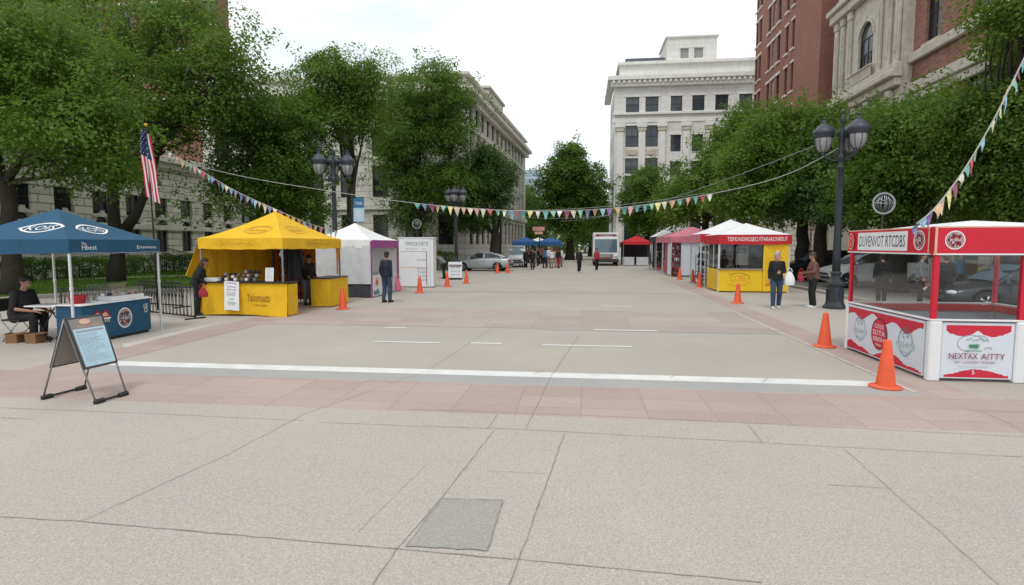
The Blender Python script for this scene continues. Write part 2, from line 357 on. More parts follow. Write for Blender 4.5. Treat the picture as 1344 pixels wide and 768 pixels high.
pm('cloth_pink', (.55, .12, .22), .8, .1, 9); pm('shoe_black', (.015, .014, .014), .5, .2); pm('shoe_white', (.62, .62, .6), .6, .1); pm('eye', (.02, .015, .012), .3, .1); pm('lip', (.33, .12, .10), .5, .1)
pm('bag_white', (.80, .80, .81), .45, .05, 8, .5, 12)
pm('paint_silver', (.42, .44, .47), .36, .05, 1., metal=.55); pm('paint_white', (.74, .75, .76), .3, .03, 1.); pm('paint_dark', (.035, .045, .055), .22, .1, 1., metal=.3); pm('paint_pearl', (.70, .71, .72), .3, .04, 1., metal=.15)
pm('tyre', (.018, .018, .018), .8, .2); pm('rim', (.48, .49, .50), .3, .1, metal=.9); pm('car_glass', (.022, .03, .036), .06, .15, spec=.7); pm('windscreen', (.10, .15, .19), .06, .15, spec=.8); pm('headlight', (.62, .64, .66), .12, .1, spec=.8); pm('taillight', (.36, .015, .015), .2, .1); pm('bumper', (.04, .04, .043), .6, .1)
pm('chrome', (.6, .6, .6), .15, .05, metal=1.)
for i, c in enumerate([(.62, .55, .42), (.20, .46, .46), (.28, .18, .38), (.64, .42, .26), (.16, .38, .36), (.50, .12, .14), (.26, .50, .40), (.70, .56, .44), (.20, .26, .45), (.70, .62, .28), (.62, .34, .34), (.74, .73, .71), (.28, .48, .62), (.30, .10, .18), (.68, .62, .56)]):
    pm('pennant_%d' % i, c, .8, .35, 14.)
pm('cord_white', (.42, .42, .39), .8, .1); pm('cable_grey', (.30, .31, .31), .7, .1)
pm('flag_red', (.50, .025, .045), .8, .1, 8); pm('flag_white', (.72, .70, .70), .8, .05, 8); pm('flag_blue', (.02, .035, .12), .8, .1, 8)
glassy('acrylic', (.92, .935, .94), .045); glassy('clear_guard', (.95, .96, .965), .13, .25)
pm('counter_grey', (.22, .23, .25), .25, .1, 2., spec=.6)
# ------------------------------------------------------------------ light: bright overcast
SUN_EL, SUN_AZ = math.radians(60), math.radians(182)
w = bpy.data.worlds.new('World'); S.world = w; w.use_nodes = True; nt = w.node_tree
bg = nt.nodes['Background']; bg.inputs[1].default_value = .1
sky = _n(nt, 'ShaderNodeTexSky', sky_type='NISHITA'); sky.sun_disc = False; sky.sun_elevation = SUN_EL; sky.sun_rotation = SUN_AZ
sky.air_density = 1.; sky.dust_density = 2.
tc = _n(nt, 'ShaderNodeTexCoord'); mp = _n(nt, 'ShaderNodeMapping'); mp.inputs['Scale'].default_value = (1, 1, 2.6); nt.links.new(tc.outputs['Generated'], mp.inputs[0])
n1 = noise(nt, mp.outputs[0], 2.3, 6, .55)
cloud = mixcol(nt, ramp(nt, n1, .40, .70), (8.9, 9.8, 10.2), (13.9, 14.0, 14.0))
fac = ramp(nt, noise(nt, mp.outputs[0], 1.4, 5, .5), .25, .5, .86, 1.)
nt.links.new(mixcol(nt, fac, sky.outputs[0], cloud), bg.inputs[0])
sd = bpy.data.lights.new('sun', 'SUN'); sd.energy = 1.25; sd.angle = math.radians(15); sd.color = (1., .965, .92)
so = bpy.data.objects.new('sun', sd); COL.objects.link(so)
# sun_rotation is measured clockwise from +Y seen from above
dv = Vector((math.sin(SUN_AZ)*math.cos(SUN_EL), math.cos(SUN_AZ)*math.cos(SUN_EL), math.sin(SUN_EL)))
so.rotation_euler = dv.to_track_quat('Z', 'Y').to_euler(); so.location = dv*60
S.view_settings.view_transform = 'Standard'; S.view_settings.look = 'None'; S.view_settings.exposure = 0.; S.view_settings.gamma = 1.
S.render.engine = 'CYCLES'; cy = S.cycles; cy.max_bounces = 7; cy.diffuse_bounces = 4; cy.glossy_bounces = 3; cy.transmission_bounces = 4; cy.transparent_max_bounces = 12
cy.use_denoising = True; cy.caustics_reflective = False; cy.caustics_refractive = False
# ------------------------------------------------------------------ ground
def sheet(name, pts, mat, z):
    mb = MB(); mb.poly([(p[0], p[1], z) for p in pts], mat); return tag(mb.build(name), kind='structure')
def rectp(x0, x1, y0, y1): return [(x0, y0), (x1, y0), (x1, y1), (x0, y1)]
sheet('ground', rectp(-300, 300, -60, 900), 'plaza_concrete', 0.)
XL, XR = -8.9, 4.42
YA, YB, YC, YD = P(672, 545).y, P(672, 505).y, P(672, 494.5).y, P(672, 488).y
rot = math.radians(.35)
sheet('plaza_paving', rectp(-60, 60, -12, YA), 'concrete_slab', .004)
sheet('pink_band', rectp(-14.2, 60, YA, YB), 'pink_pavers', .004)
sheet('grey_band', rectp(XL+.9, XR+.1, YB, YC), 'grey_band', .004)
sheet('white_line', rectp(XL+.9, XR+.02, YC, YD), 'road_white', .005)
sheet('pink_border', rectp(XR+.1, XR+.78, YB, 36), 'pink_pavers', .004)
sheet('pink_edge', rectp(XL, XL+.9, YB, 36), 'pink_pavers', .004)
sheet('side_paving', rectp(XR+.78, 60, YB, 30), 'concrete_slab', .003)
sheet('west_paving', rectp(-60, XL, YB, 24), 'concrete_slab', .003)
y1, y2 = P(800, 433).y, P(800, 408).y
sheet('pink_crossing', rectp(XL+.9, XR+.1, y1, y2), 'pink_cross', .004)
sheet('grey_strip', rectp(-1.0, XR+.1, y1-.22, y1), 'grey_band', .005)
y3 = P(800, 386).y
sheet('pink_crossing', rectp(XL+.9, XR+.1, y3, y3+1.1), 'pink_cross', .004)
def dash(x0, x1, y, wd=.05):
    a, b = P(x0, y), P(x1, y); sheet('white_dash', rectp(a.x, b.x, a.y-wd, a.y+wd), 'road_white', .006)
dash(490, 581, 448.5); dash(617, 660, 450.5, .06); dash(712, 829, 453); dash(505, 535, 430, .06); dash(780, 862, 433, .05); dash(790, 830, 402, .07)
a = P(975, 405); mb = MB()
for y in np.arange(YB+.2, 30, .62): mb.poly([(XR+.04, y, .007), (XR+.1, y, .007), (XR+.1, y+.60, .007), (XR+.04, y+.60, .007)], 'road_pale')
tag(mb.build('pale_edging'), kind='structure')
mb = MB()
for s in (0,):
    mb.poly([(*P(160, 452)[:2], .006), (*P(163, 457)[:2], .006), (*P(292, 424)[:2], .006), (*P(288, 423)[:2], .006)], 'road_pale')
tag(mb.build('pale_edging'), kind='structure')
# joints between the cast slabs
def joint(mb, pts, wd, z=.0085, jit=.006):
    pts = [P(*p) for p in pts]; rr = random.Random(len(mb.v)+3)
    for a, b in zip(pts, pts[1:]):
        L = (b-a).length; n = max(2, int(L/.11)); d = (b-a).normalized(); s = Vector((-d.y, d.x, 0)); vs = []
        for i in range(n+1):
            c = a+(b-a)*(i/n)+s*rr.uniform(-jit, jit); h = wd*rr.uniform(.35, .65)
            vs += [(c.x+s.x*h, c.y+s.y*h, z), (c.x-s.x*h, c.y-s.y*h, z)]
        mb.add(vs, [(2*i, 2*i+1, 2*i+3, 2*i+2) for i in range(n)], 'joint')
mb = MB()
for pts, wd in (([(0, 679), (110, 686), (520, 722), (672, 735), (900, 756), (1000, 766)], .011), ([(490, 769), (520, 722), (580, 655), (648, 566)], .009), ([(668, 769), (686, 722), (741, 570)], .011),
                ([(105, 686), (300, 597), (396, 546)], .008), ([(0, 536), (160, 542), (400, 553)], .010), ([(420, 555), (545, 560), (680, 564), (840, 573), (1000, 582), (1344, 601)], .010), ([(640, 564), (652, 545)], .010), ([(690, 563), (699, 545)], .010),
                ([(699, 545), (716, 509), (725, 492), (760, 440)], .009), ([(983, 559), (1000, 581)], .009), ([(1108, 590), (1166, 641)], .007), ([(1085, 637), (1166, 642)], .010), ([(1166, 642), (1235, 700), (1310, 769)], .006),
                ([(0, 549), (45, 551)], .010), ([(640, 619), (722, 623)], .006), ([(1283, 540), (1344, 542)], .012), ([(1290, 541), (1344, 566)], .008), ([(540, 538), (672, 542), (840, 549), (1344, 574)], .010),
                ([(470, 700), (560, 610)], .004), ([(150, 612), (300, 560)], .004), ([(700, 492), (712, 487)], .012), ([(1000, 503), (1008, 497)], .012), ([(880, 497), (886, 492)], .012), ([(560, 490), (572, 485)], .012), ([(395, 546), (560, 487), (617, 450), (660, 420)], .008)):
    joint(mb, pts, wd*.62)
tag(mb.build('paving_joint'), kind='structure')
mb = MB(); q = [P(580, 656), P(660, 658), P(640, 724), P(533, 719)]
rr = random.Random(5); rim = []
for a, b in zip(q, q[1:]+q[:1]):
    for i in range(14): c = a+(b-a)*(i/14); rim.append((c.x+rr.uniform(-.008, .008), c.y+rr.uniform(-.008, .008), .0105))
mb.poly(rim, 'patch_concrete')
tag(mb.build('concrete_patch'), kind='structure')
mb = MB(); joint(mb, [(580, 656), (660, 658)], .007, .0125); joint(mb, [(580, 656), (533, 719)], .006, .0125); joint(mb, [(660, 658), (640, 724)], .005, .0125); tag(mb.build('paving_joint'), kind='structure')
# streets beyond the square
sheet('side_street', rectp(9.6, 60, 30, 34), 'asphalt', .004)
sheet('parking_road', rectp(9.9, 60, 14, 30), 'asphalt', .004)
mb = MB(); mb.bx(9.7, 9.9, 14, 34, 0, .12, 'kerb_stone', .02); tag(mb.build('kerb'), kind='structure')
# lawn on the left
LAWN = [P(-160, 405), P(0, 395), P(110, 387), P(258, 381), Vector((-17.5, 34, 0)), Vector((-20, 42, 0)), Vector((-29, 44, 0)), Vector((-30, 20, 0)), Vector((-36, 12, 0))]
mb = MB(); mb.prism([(p.x, p.y, .0) for p in LAWN], (0, 0, .10), 'lawn_soil'); tag(mb.build('lawn'), kind='structure')
mb = MB()
for a, b in zip(LAWN[:5], LAWN[1:6]):
    d = (b-a).normalized(); s = Vector((d.y, -d.x, 0)); m = (a+b)/2+s*.11
    mb.box((m.x, m.y, .07), ((b-a).length, .2, .14), 'kerb_stone', math.atan2(d.y, d.x), .02)
tag(mb.build('kerb'), kind='structure')
mb = MB(); a, b = Vector((-30, 31, 0)), Vector((-19, 36, 0))
mb.poly([(-31, 24.8, .104), (-19.2, 36.8, .104), (-19.2, 38., .104), (-31, 26.2, .104)], 'concrete_slab'); tag(mb.build('footpath'), kind='structure')
def inside(p, poly):
    c = False
    for a, b in zip(poly, poly[1:]+poly[:1]):
        if (a.y > p[1]) != (b.y > p[1]) and p[0] < (b.x-a.x)*(p[1]-a.y)/(b.y-a.y)+a.x: c = not c
    return c
rr = random.Random(3); mb = MB(); k = 0
while k < 16000:
    x, y = rr.uniform(-34, -16), rr.uniform(13, 40)
    dd = (y-x)-55.2
    if not inside((x, y), LAWN) or (x < -19.2 and 0.35 < dd+.0 < 2.6): continue
    a = rr.uniform(0, 2*PI); h = rr.uniform(.05, .13); wd = rr.uniform(.02, .05); lx, ly = rr.uniform(-.05, .05), rr.uniform(-.05, .05)
    mb.add([(x-wd*math.cos(a), y-wd*math.sin(a), .10), (x+wd*math.cos(a), y+wd*math.sin(a), .10), (x+lx, y+ly, .10+h)], [(0, 1, 2)], 'grass_blade'); k += 1
tag(mb.build('grass'), kind='stuff')
# ------------------------------------------------------------------ facades
def window_proto(wd, ht, arch, style):
    """hole-local: x along the wall, y into the wall, z up from the sill"""
    fr, gl = {'dark': ('window_frame_dark', 'window_glass'), 'blue': ('window_frame_dark', 'blue_window'), 'pale': ('window_frame_pale', 'window_glass'), 'blind': ('window_frame_pale', 'white_blind_glass')}[style]
    f = MB(); g = MB(); t = .06; r = wd/2; zt = ht-(r if arch else 0); d = .16
    f.bx(-r, -r+t, d, d+.07, 0, zt, fr); f.bx(r-t, r, d, d+.07, 0, zt, fr); f.bx(-r+t, r-t, d, d+.07, 0, t, fr)
    if arch:
        n = 10
        for i in range(n):
            a0, a1 = PI*i/n, PI*(i+1)/n
            q = [(r*math.cos(a0), d, zt+r*math.sin(a0)), (r*math.cos(a1), d, zt+r*math.sin(a1)), ((r-t)*math.cos(a1), d, zt+(r-t)*math.sin(a1)), ((r-t)*math.cos(a0), d, zt+(r-t)*math.sin(a0))]
            f.prism(q, (0, .07, 0), fr)
        f.bx(-r+t, r-t, d, d+.06, zt-.03, zt+.03, fr)
        pts = [(-r+.01, d+.05, .01), (r-.01, d+.05, .01)]+[((r-.01)*math.cos(PI*i/n), d+.05, zt+(r-.01)*math.sin(PI*i/n)) for i in range(n+1)]
        g.poly(pts, gl)
    else:
        f.bx(-r+t, r-t, d, d+.07, ht-t, ht, fr)
        g.poly([(-r+.01, d+.05, .01), (r-.01, d+.05, .01), (r-.01, d+.05, ht-.01), (-r+.01, d+.05, ht-.01)], gl)
    f.bx(-r+t, r-t, d+.01, d+.06, zt*.5-.03, zt*.5+.03, fr)
    if wd > .9: f.bx(-.02, .02, d+.015, d+.055, t, zt*.5-.03, fr); f.bx(-.02, .02, d+.015, d+.055, zt*.5+.03, zt-.03, fr)
    if wd > 2: f.bx(-r*.5-.02, -r*.5+.02, d+.012, d+.05, t, zt*.5-.03, fr); f.bx(r*.5-.02, r*.5+.02, d+.012, d+.05, t, zt*.5-.03, fr)
    return f, g
_wp = {}
def place_window(root, frame, h, style):
    u0, u1, z0, z1, arch = h; key = (round(u1-u0, 2), round(z1-z0, 2), arch, style)
    if key not in _wp:
        f, g = window_proto(u1-u0, z1-z0, arch, style)
        fo = f.build('window', root); go = g.build('pane', fo); _wp[key] = (fo.data, go.data)
    else:
        fo = obj('window', _wp[key][0], root); go = obj('pane', _wp[key][1], fo)
    fo.matrix_local = frame @ Matrix.Translation(((u0+u1)/2, 0, z0)); return fo
def wall_mesh(L, H, holes, mat, th=.32, trim=None, z0=0., proud=.05, sill=True):
    """a wall in its own frame (x along, -y out, z up) with real openings and reveals; trim = surround material"""
    xs = sorted({0., L}|{h[0] for h in holes}|{h[1] for h in holes}); zs = sorted({z0, H}|{h[2] for h in holes}|{h[3] for h in holes})
    mb = MB()
    for a, b in zip(xs, xs[1:]):
        run = None
        for c, d in zip(zs, zs[1:]):
            mx, mz = (a+b)/2, (c+d)/2
            if any(h[0] < mx < h[1] and h[2] < mz < h[3] for h in holes): continue
            mb.add([(a, 0, c), (b, 0, c), (b, 0, d), (a, 0, d)], [(0, 1, 2, 3)], mat)
    for h in holes:
        u0, u1, a, b, arch = h; r = (u1-u0)/2; zt = b-(r if arch else 0); um = (u0+u1)/2
        mb.add([(u0, 0, a), (u0, th, a), (u0, th, zt), (u0, 0, zt)], [(0, 1, 2, 3)], mat)
        mb.add([(u1, 0, a), (u1, th, a), (u1, th, zt), (u1, 0, zt)], [(3, 2, 1, 0)], mat)
        mb.add([(u0, 0, a), (u1, 0, a), (u1, th, a), (u0, th, a)], [(0, 1, 2, 3)], mat)
        if arch:
            n = 10; A = [(um+r*math.cos(PI*i/n), zt+r*math.sin(PI*i/n)) for i in range(n+1)]
            for (x0, y0), (x1, y1) in zip(A, A[1:]):
                mb.add([(x0, 0, y0), (x1, 0, y1), (x1, 0, b), (x0, 0, b)], [(0, 3, 2, 1)], mat)
                mb.add([(x0, 0, y0), (x1, 0, y1), (x1, th, y1), (x0, th, y0)], [(0, 1, 2, 3)], mat)
        else: mb.add([(u0, 0, b), (u1, 0, b), (u1, th, b), (u0, th, b)], [(3, 2, 1, 0)], mat)
        if trim:
            wd = min(.22, r*.45)
            if arch:
                n = 10
                for i in range(n):
                    a0, a1 = PI*i/n, PI*(i+1)/n
                    mb.prism([(um+k*math.cos(t), -.003, zt+k*math.sin(t)) for k, t in ((r, a0), (r, a1), (r+wd, a1), (r+wd, a0))], (0, -proud, 0), trim)
                mb.bx(um-.13, um+.13, -proud-.06, -.004, zt+r, zt+r+wd*1.5, trim)
            else: mb.bx(u0-wd, u1+wd, -proud-.02, -.003, b, b+wd*1.2, trim)
        if trim and sill: mb.bx(u0-.12, u1+.12, -.16, -.003, a-.18, a, trim)
    return mb
def facade(root, O, ang, L, H, holes, mat, style='dark', trim=None, z0=0., name='wall', sill=True):
    """O = left foot of the wall seen from outside, in root space; ang = direction of its x axis"""
    fr = Matrix.Translation(O) @ Matrix.Rotation(ang, 4, 'Z')
    mb = wall_mesh(L, H, holes, mat, trim=trim, z0=z0, sill=sill); o = mb.build(name, root); o.matrix_local = fr
    for h in holes: place_window(root, fr, h, style if isinstance(style, str) else style(h))
    return o, fr
def trimpart(root, fr, name, mat, boxes, bev=.02):
    mb = MB()
    for b in boxes: mb.bx(*b, mat, bev)
    o = mb.build(name, root); o.matrix_local = fr; return o
H_ = lambda u, w, z, h, arch=False: (u-w/2, u+w/2, z, z+h, arch)
# ---- pale classical building at the far right of the avenue
r = thing('classical_building', 'tall white stone classical building with pilasters and rooftop penthouse beyond the avenue', 'building', (0, 75, 0))
zw = lambda py, px=880: atY(px, py, 75).z
xw = lambda px: atY(px, 200, 75).x
X0 = xw(806); X1 = 27.; L = X1-X0; Z = [zw(v) for v in (235, 207, 192, 164, 146, 126, 110)]
zq = lambda py: atY(900, py, 78).z
xq = lambda px: atY(px, 70, 78).x
cols = [(820.6, 838), (846, 863), (879, 894), (907, 923), (937, 954), (968, 985)]
holes = []
for i, (a, b) in enumerate(cols):
    u = (xw(a)+xw(b))/2-X0; wd = xw(b)-xw(a)
    holes.append(H_(u, wd, Z[4], Z[5]-Z[4]))
    if i < 2: holes += [H_(u, wd, Z[2], Z[3]-Z[2]), H_(u, wd, Z[0], Z[1]-Z[0]), H_(u, wd, 7.6, 3.0), H_(u, wd, 2.2, 3.4)]
    else: holes += [H_(u, wd*.9, zw(199), zw(177)-zw(199)), H_(u, wd*.9, zw(229), zw(212)-zw(229)), H_(u, wd*.9, 7.2, 2.2), H_(u, wd*.9, 2.2, 3.2)]
for u in (20.5,): holes += [H_(u, 1.5, z, 2.) for z in (Z[4], zw(199), zw(229), 7.2)]
zc = zw(109); zp = zw(80)
o, fr = facade(r, (X0, 0, 0), 0, L, zc, holes, 'white_stone', 'blue', 'pale_stone', sill=False)
trimpart(r, fr, 'cornice', 'pale_stone', [(-.5, L, -.55, -.004, zw(113), zc+.35), (-.9, L, -.95, 2, zc+.35, zc+.85)]+[(x, x+.28, -.85, -.56, zc-.02, zc+.34) for x in np.arange(-.3, L-.4, .62)])
trimpart(r, fr, 'string_course', 'pale_stone', [(-.25, L, -.35, -.004, zw(150), zw(147)), (-.3, L, -.12, -.004, zw(160), zw(154))])
for k, px in enumerate((813.5, 842, 868, 900, 930.5, 961, 990)):
    u = xw(px)-X0; mb = MB(); z1 = zw(161)
    mb.bx(u-.42, u+.42, -.28, -.004, 0, z1-1.0, 'pale_stone', .03); mb.bx(u-.52, u+.52, -.36, -.004, z1-1.0, z1-.55, 'carved_stone', .05); mb.bx(u-.62, u+.62, -.44, -.004, z1-.55, z1-.02, 'pale_stone', .06)
    p = mb.build('pilaster', r); p.matrix_local = fr
for i in (0, 1):
    u = (xw(cols[i][0])+xw(cols[i][1]))/2-X0; trimpart(r, fr, 'carved_panel', 'carved_stone', [(u-.8, u+.8, -.1, -.004, zw(204), zw(195)), (u-.45, u+.45, -.17, -.102, zw(202.5), zw(196.5)), (u-.15, u+.15, -.22, -.172, zw(203), zw(196))], .06)
fo, fr2 = facade(r, (X0, 12, 0), -PI/2, 12, zc, [H_(u, 1.5, z, 2.2) for u in (2.5, 5.5, 8.5) for z in (Z[0], Z[2], Z[4])], 'white_stone', 'blue', None)
trimpart(r, fr2, 'cornice', 'pale_stone', [(0, 12.5, -.9, -.004, zc+.3, zc+.8)])
facade(r, (xw(812), 1.2, 0), 0, X1-xw(812), zp, [], 'white_stone', 'blue', None, z0=zc+.4, name='attic_wall')
trimpart(r, Matrix.Identity(4), 'attic_cap', 'pale_stone', [(xw(812)-.2, X1, .85, 14, zp, zp+.35)]+[(xw(a), xw(b), 1.08, 1.196, zw(101), zw(97.5)) for a, b in ((821, 838), (847, 864), (877, 897), (907, 926), (936, 957), (968, 990))])
mb = MB(); mb.bx(xq(821), xq(873), 3, 10, zp+.36, zq(74), 'dark_roof', .05); mb.build('roof_box', r)
ph = [(xq(a)-xq(875), xq(b)-xq(875), zq(77), zq(63), False) for a, b in ((893, 904), (911, 923))]
o, f3 = facade(r, (xq(875), 3, 0), 0, xq(941)-xq(875), zq(49), ph, 'white_stone', 'blind', 'pale_stone', z0=zp+.36, name='penthouse_wall')
facade(r, (xq(875), 10, 0), -PI/2, 7, zq(49), [], 'white_stone', 'blind', None, z0=zp+.36, name='penthouse_wall')
trimpart(r, f3, 'penthouse_cap', 'pale_stone', [(-.2, xq(941)-xq(875)+.2, -.2, 6.8, zq(49), zq(48)+.1)])
mb = MB(); mb.bx(X0+.02, X1, 1.25, 20, .0, zc+.3, 'white_stone'); mb.v = [(x, y if y < 19 else 12, z) for x, y, z in mb.v]; mb.v = [(x, max(y, .34), z) for x, y, z in mb.v]
mb2 = MB(); mb2.bx(X0+.1, X1, .36, 12, 0, .3, 'dark_roof'); mb2.bx(X0+.1, X1, .36, 13.9, zc+.2, zc+.34, 'dark_roof'); mb2.build('roof', r)
# ---- brown brick office block on the right
bx_, by_ = 20., 54.
r = thing('office_block', 'plain brown brick office block with narrow windows beside the ornate brick building', 'building', (bx_, by_, 0))
HB = atX(988, 4, 20.).z
zs = [atY(1080, v, by_).z for v in (142, 100, 42)]; step = 4.1; z0 = zs[1]
rows = [z0+step*k for k in range(-3, 4)]
rows = [z for z in rows if z > 6]; front = [H_(2.55, 1.5, z, 2.6) for z in rows]+[H_(5.6, 1.5, z, 2.6) for z in rows]
facade(r, (0, 0, 0), 0, 9, HB, front, 'brown_brick', 'blue', 'beige_stone')
Ls = 15.; side = []
yy = lambda px: atX(px, 100, bx_).y-by_
us = lambda px: Ls-yy(px)
side_rows = [atX(1035, v, bx_).z for v in (122, 60)]
for z in [q for q in [side_rows[0]+4.05*k for k in range(-3, 4)] if q > 6]:
    for px, wd in ((1031, .8), (1039, .7), (1008, .9), (1014, 1.0), (1020.5, 1.0), (992, .85), (996.5, .85)):
        side.append(H_(us(px), wd, z, 2.7))
sty = lambda h: 'blind' if abs((h[0]+h[1])/2-us(1014)) < .3 else 'dark'
o, fr = facade(r, (0, Ls, 0), -PI/2, Ls, HB, side, 'brown_brick', sty, 'beige_stone')
trimpart(r, fr, 'cornice', 'carved_stone', [(-.3, Ls+.3, -.5, -.004, HB-.5, HB+.3)])
mb = MB(); mb.bx(.35, 9, .35, Ls, HB-.6, HB-.2, 'dark_roof'); mb.build('roof', r)
trimpart(r, Matrix.Identity(4), 'stone_base', 'limestone', [(0, 9, -.2, -.004, 0, 5.2), (-.1, 9, -.35, -.004, 5.2, 5.6)])
trimpart(r, fr, 'stone_base', 'limestone', [(0, Ls-.36, -.2, -.004, 0, 5.2), (0, Ls-.36, -.35, -.004, 5.2, 5.6)])
# ---- ornate brick and stone building on the right
r = thing('brick_hall', 'ornate red brick hall with a carved stone bay above the right hand trees', 'building', (20, 0, 0))
Y1 = 49.9; L = Y1-14.; U = lambda px, x=20.: Y1-atX(px, 100, x).y
zx = lambda px, py, x=20.: atX(px, py, x).z
HC = 30.
zb = zx(1300, 57); bay0, bay1 = U(1109), U(1197)
holes = []
wsill = zx(1222, 54); wsill2 = zx(1100, 121)
for px, wd in ((1221, 1.5), (1285, 1.7), (1330, 1.6)):
    holes += [H_(U(px), wd, wsill, 3.4), H_(U(px), wd, wsill+5.6, 3.2)]
holes += [H_(U(1101.5), 1.2, wsill2, 4.4), H_(U(1101.5), 1.2, wsill2+7, 4.2)]
for px, wd in ((1288, 2.5),): holes += [H_(U(px), wd, zx(1288, 62)-4.6, 4.6, True)]
holes += [H_(U(1335), 2.4, zx(1288, 62)-4.6, 4.6, True), H_(U(1222), 2.0, zx(1288, 62)-4.6, 4.2, True)]
holes = [h for h in holes if h[1] < bay0-.2 or h[0] > bay1+.2]
gz = 5.0
for u in np.arange(1.6, L-2, 3.1):
    if not (bay0-1.2 < u < bay1+1.2): holes.append(H_(u, 1.5, 1.2, 3.0, True))
def xuniq(hs):
    return hs
o, fr = facade(r, (0, Y1, 0), -PI/2, L, HC, holes, 'orange_brick', 'dark', 'carved_stone')
trimpart(r, fr, 'stone_base', 'limestone', [(u+.95, u+2.15, -.22, -.004, 0, 5.3) for u in np.arange(1.6, L-3.4, 3.1) if not (bay0-1.4 < u+1.5 < bay1+1.2)])
zl = zx(1240, 66)
trimpart(r, fr, 'belt_course', 'carved_stone', [(0, bay0-.02, -.35, -.004, wsill2-1.0, wsill2-.55), (bay1+.02, L, -.32, -.004, wsill-.75, wsill-.2), (bay1+.02, L, -.42, -.004, zl-1.7, zl-1.1), (bay1+.02, L, -.26, -.004, zl-2.2, zl-1.7), (0, bay0-.02, -.35, -.004, 5.4, 6.0), (bay1+.02, L, -.35, -.004, 5.4, 6.0), (0, L, -.7, -.004, HC-1, HC)], .05)
# stone bay: its own slab of wall 0.7 m proud of the brick
bl = bay1-bay0; bz = zx(1145, 84, 19.3); bt = zx(1145, 23, 19.3)
bh = [H_(bl*.5, 2.1, bz, bt-bz, True), H_(bl*.27, 1.2, bz-6.6, 3.4, True), H_(bl*.73, 1.2, bz-6.6, 3.4, True), H_(bl*.5, 1.3, bz-6.6, 3.6, True), H_(bl*.5, 2.0, bz+8., 3.6, True), H_(bl*.5, 2.2, .3, 4.2, True)]
o, fb = facade(r, (-.7, Y1-bay0, 0), -PI/2, bl, HC, bh, 'carved_stone', 'dark', 'carved_stone', name='stone_bay')
mb = MB(); mb.bx(-.7, -.004, Y1-bay1+.0, Y1-bay1+.02, 0, HC, 'carved_stone'); mb.bx(-.7, -.004, Y1-bay0-.02, Y1-bay0, 0, HC, 'carved_stone'); mb.build('stone_return', r)
bx = []
for f in (.03, .14, .27, .73, .86, .97): bx += [(bl*f-.24, bl*f+.24, -.22, -.004, bz-1.0, bt+.9), (bl*f-.30, bl*f+.30, -.28, -.004, bt+.9, bt+1.5), (bl*f-.12, bl*f+.12, -.27, -.222, bz-.3, bt+.4)]
for z0_, z1_, d in ((bt+1.5, bt+2.1, .5), (bt+2.1, bt+2.5, .75), (bz-1.5, bz-1.0, .5), (bz-1.9, bz-1.5, .8), (bz-2.4, bz-1.9, .45), (bz-7.3, bz-6.8, .5)): bx.append((-.15-d*.3, bl+.15+d*.3, -d, -.004, z0_, z1_))
bx += [(bl*.5-1.6+i*.2, bl*.5-1.5+i*.2, -.45, -.3, bz-.95, bz-.25) for i in range(17)]+[(bl*.5-1.8, bl*.5+1.8, -.5, -.23, bz-.25, bz-.12)]
for f in (.1, .4, .6, .9): bx += [(bl*f-.3, bl*f+.3, -.3, -.004, bz-6.7, bz-2.45)]
trimpart(r, fb, 'bay_carving', 'carved_stone', bx, .05)
pd = MB(); pd.prism([(bl*.2, -.5, bt+2.5), (bl*.8, -.5, bt+2.5), (bl*.5, -.5, bt+4.6)], (0, .49, 0), 'carved_stone'); o = pd.build('pediment', r); o.matrix_local = fb
mb = MB(); mb.bx(.35, 14, 14, Y1-.3, HC-.4, HC, 'dark_roof'); mb.bx(.35, 14, Y1-.3, Y1, 0, HC, 'orange_brick'); mb.build('roof', r)
# ---- long limestone building behind the lawn on the left
XF = -30.; Y0, Y1 = 14., atX(338, 250, XF).y
r = thing('limestone_building', 'low rusticated limestone building with arched ground floor windows behind the lawn', 'building', (XF, Y0, 0))
yv = lambda px: atX(px, 300, XF).y-Y0
holes = []
za0, za1 = atX(245, 330, XF).z, atX(245, 290, XF).z; zu0, zu1 = atX(57, 276, XF).z, atX(57, 243, XF).z
u300, u213 = yv(300), yv(213); st = (u300-u213)/3.
u = u300+st*1
while u > 1.2:
    holes += [H_(u, 1.15, za0, za1-za0, True), H_(u, 1.25, zu0, zu1-zu0)]; u -= st
L = Y1-Y0; HT = atX(250, 222, XF).z
o, fr = facade(r, (0, 0, 0), PI/2, L, HT, [h for h in holes if h[1] < L-.3], 'limestone', 'dark', 'beige_stone')
trimpart(r, fr, 'cornice', 'beige_stone', [(-.3, L+.3, -.5, -.004, HT-.35, HT), (-.5, L+.5, -.85, 1.5, HT, HT+.45), (0, L, -.22, -.004, zu0-.9, zu0-.55)], .04)
mb = MB(); mb.bx(-9, -.34, .1, L-.1, HT-.3, HT, 'dark_roof'); mb.bx(-9, -.3, L-.3, L, 0, HT, 'limestone'); mb.build('roof', r)
# ---- red brick block above it
r = thing('red_brick_block', 'tall red brick block rising behind the trees on the left', 'building', (0, 72, 0))
xr = atY(303, 100, 76).x; x0 = xr-34; L = 34
xz = lambda px: atY(px, 100, 72).x-x0
rows = [atY(230, v, 72).z for v in (160, 97, 34, -29)]
holes = [H_(xz(px), 1.7, z, 2.9) for z in rows for px in (278, 242, 206, 170, 130, 92, 50, 12, -30)]
holes = [h for h in holes if h[0] > .3]
o, fr = facade(r, (x0, 0, 0), 0, L, 46, holes, 'red_brick', 'blue', 'pale_stone')
facade(r, (xr, 0, 0), PI/2, 4, 46, [], 'red_brick', 'blue', None)
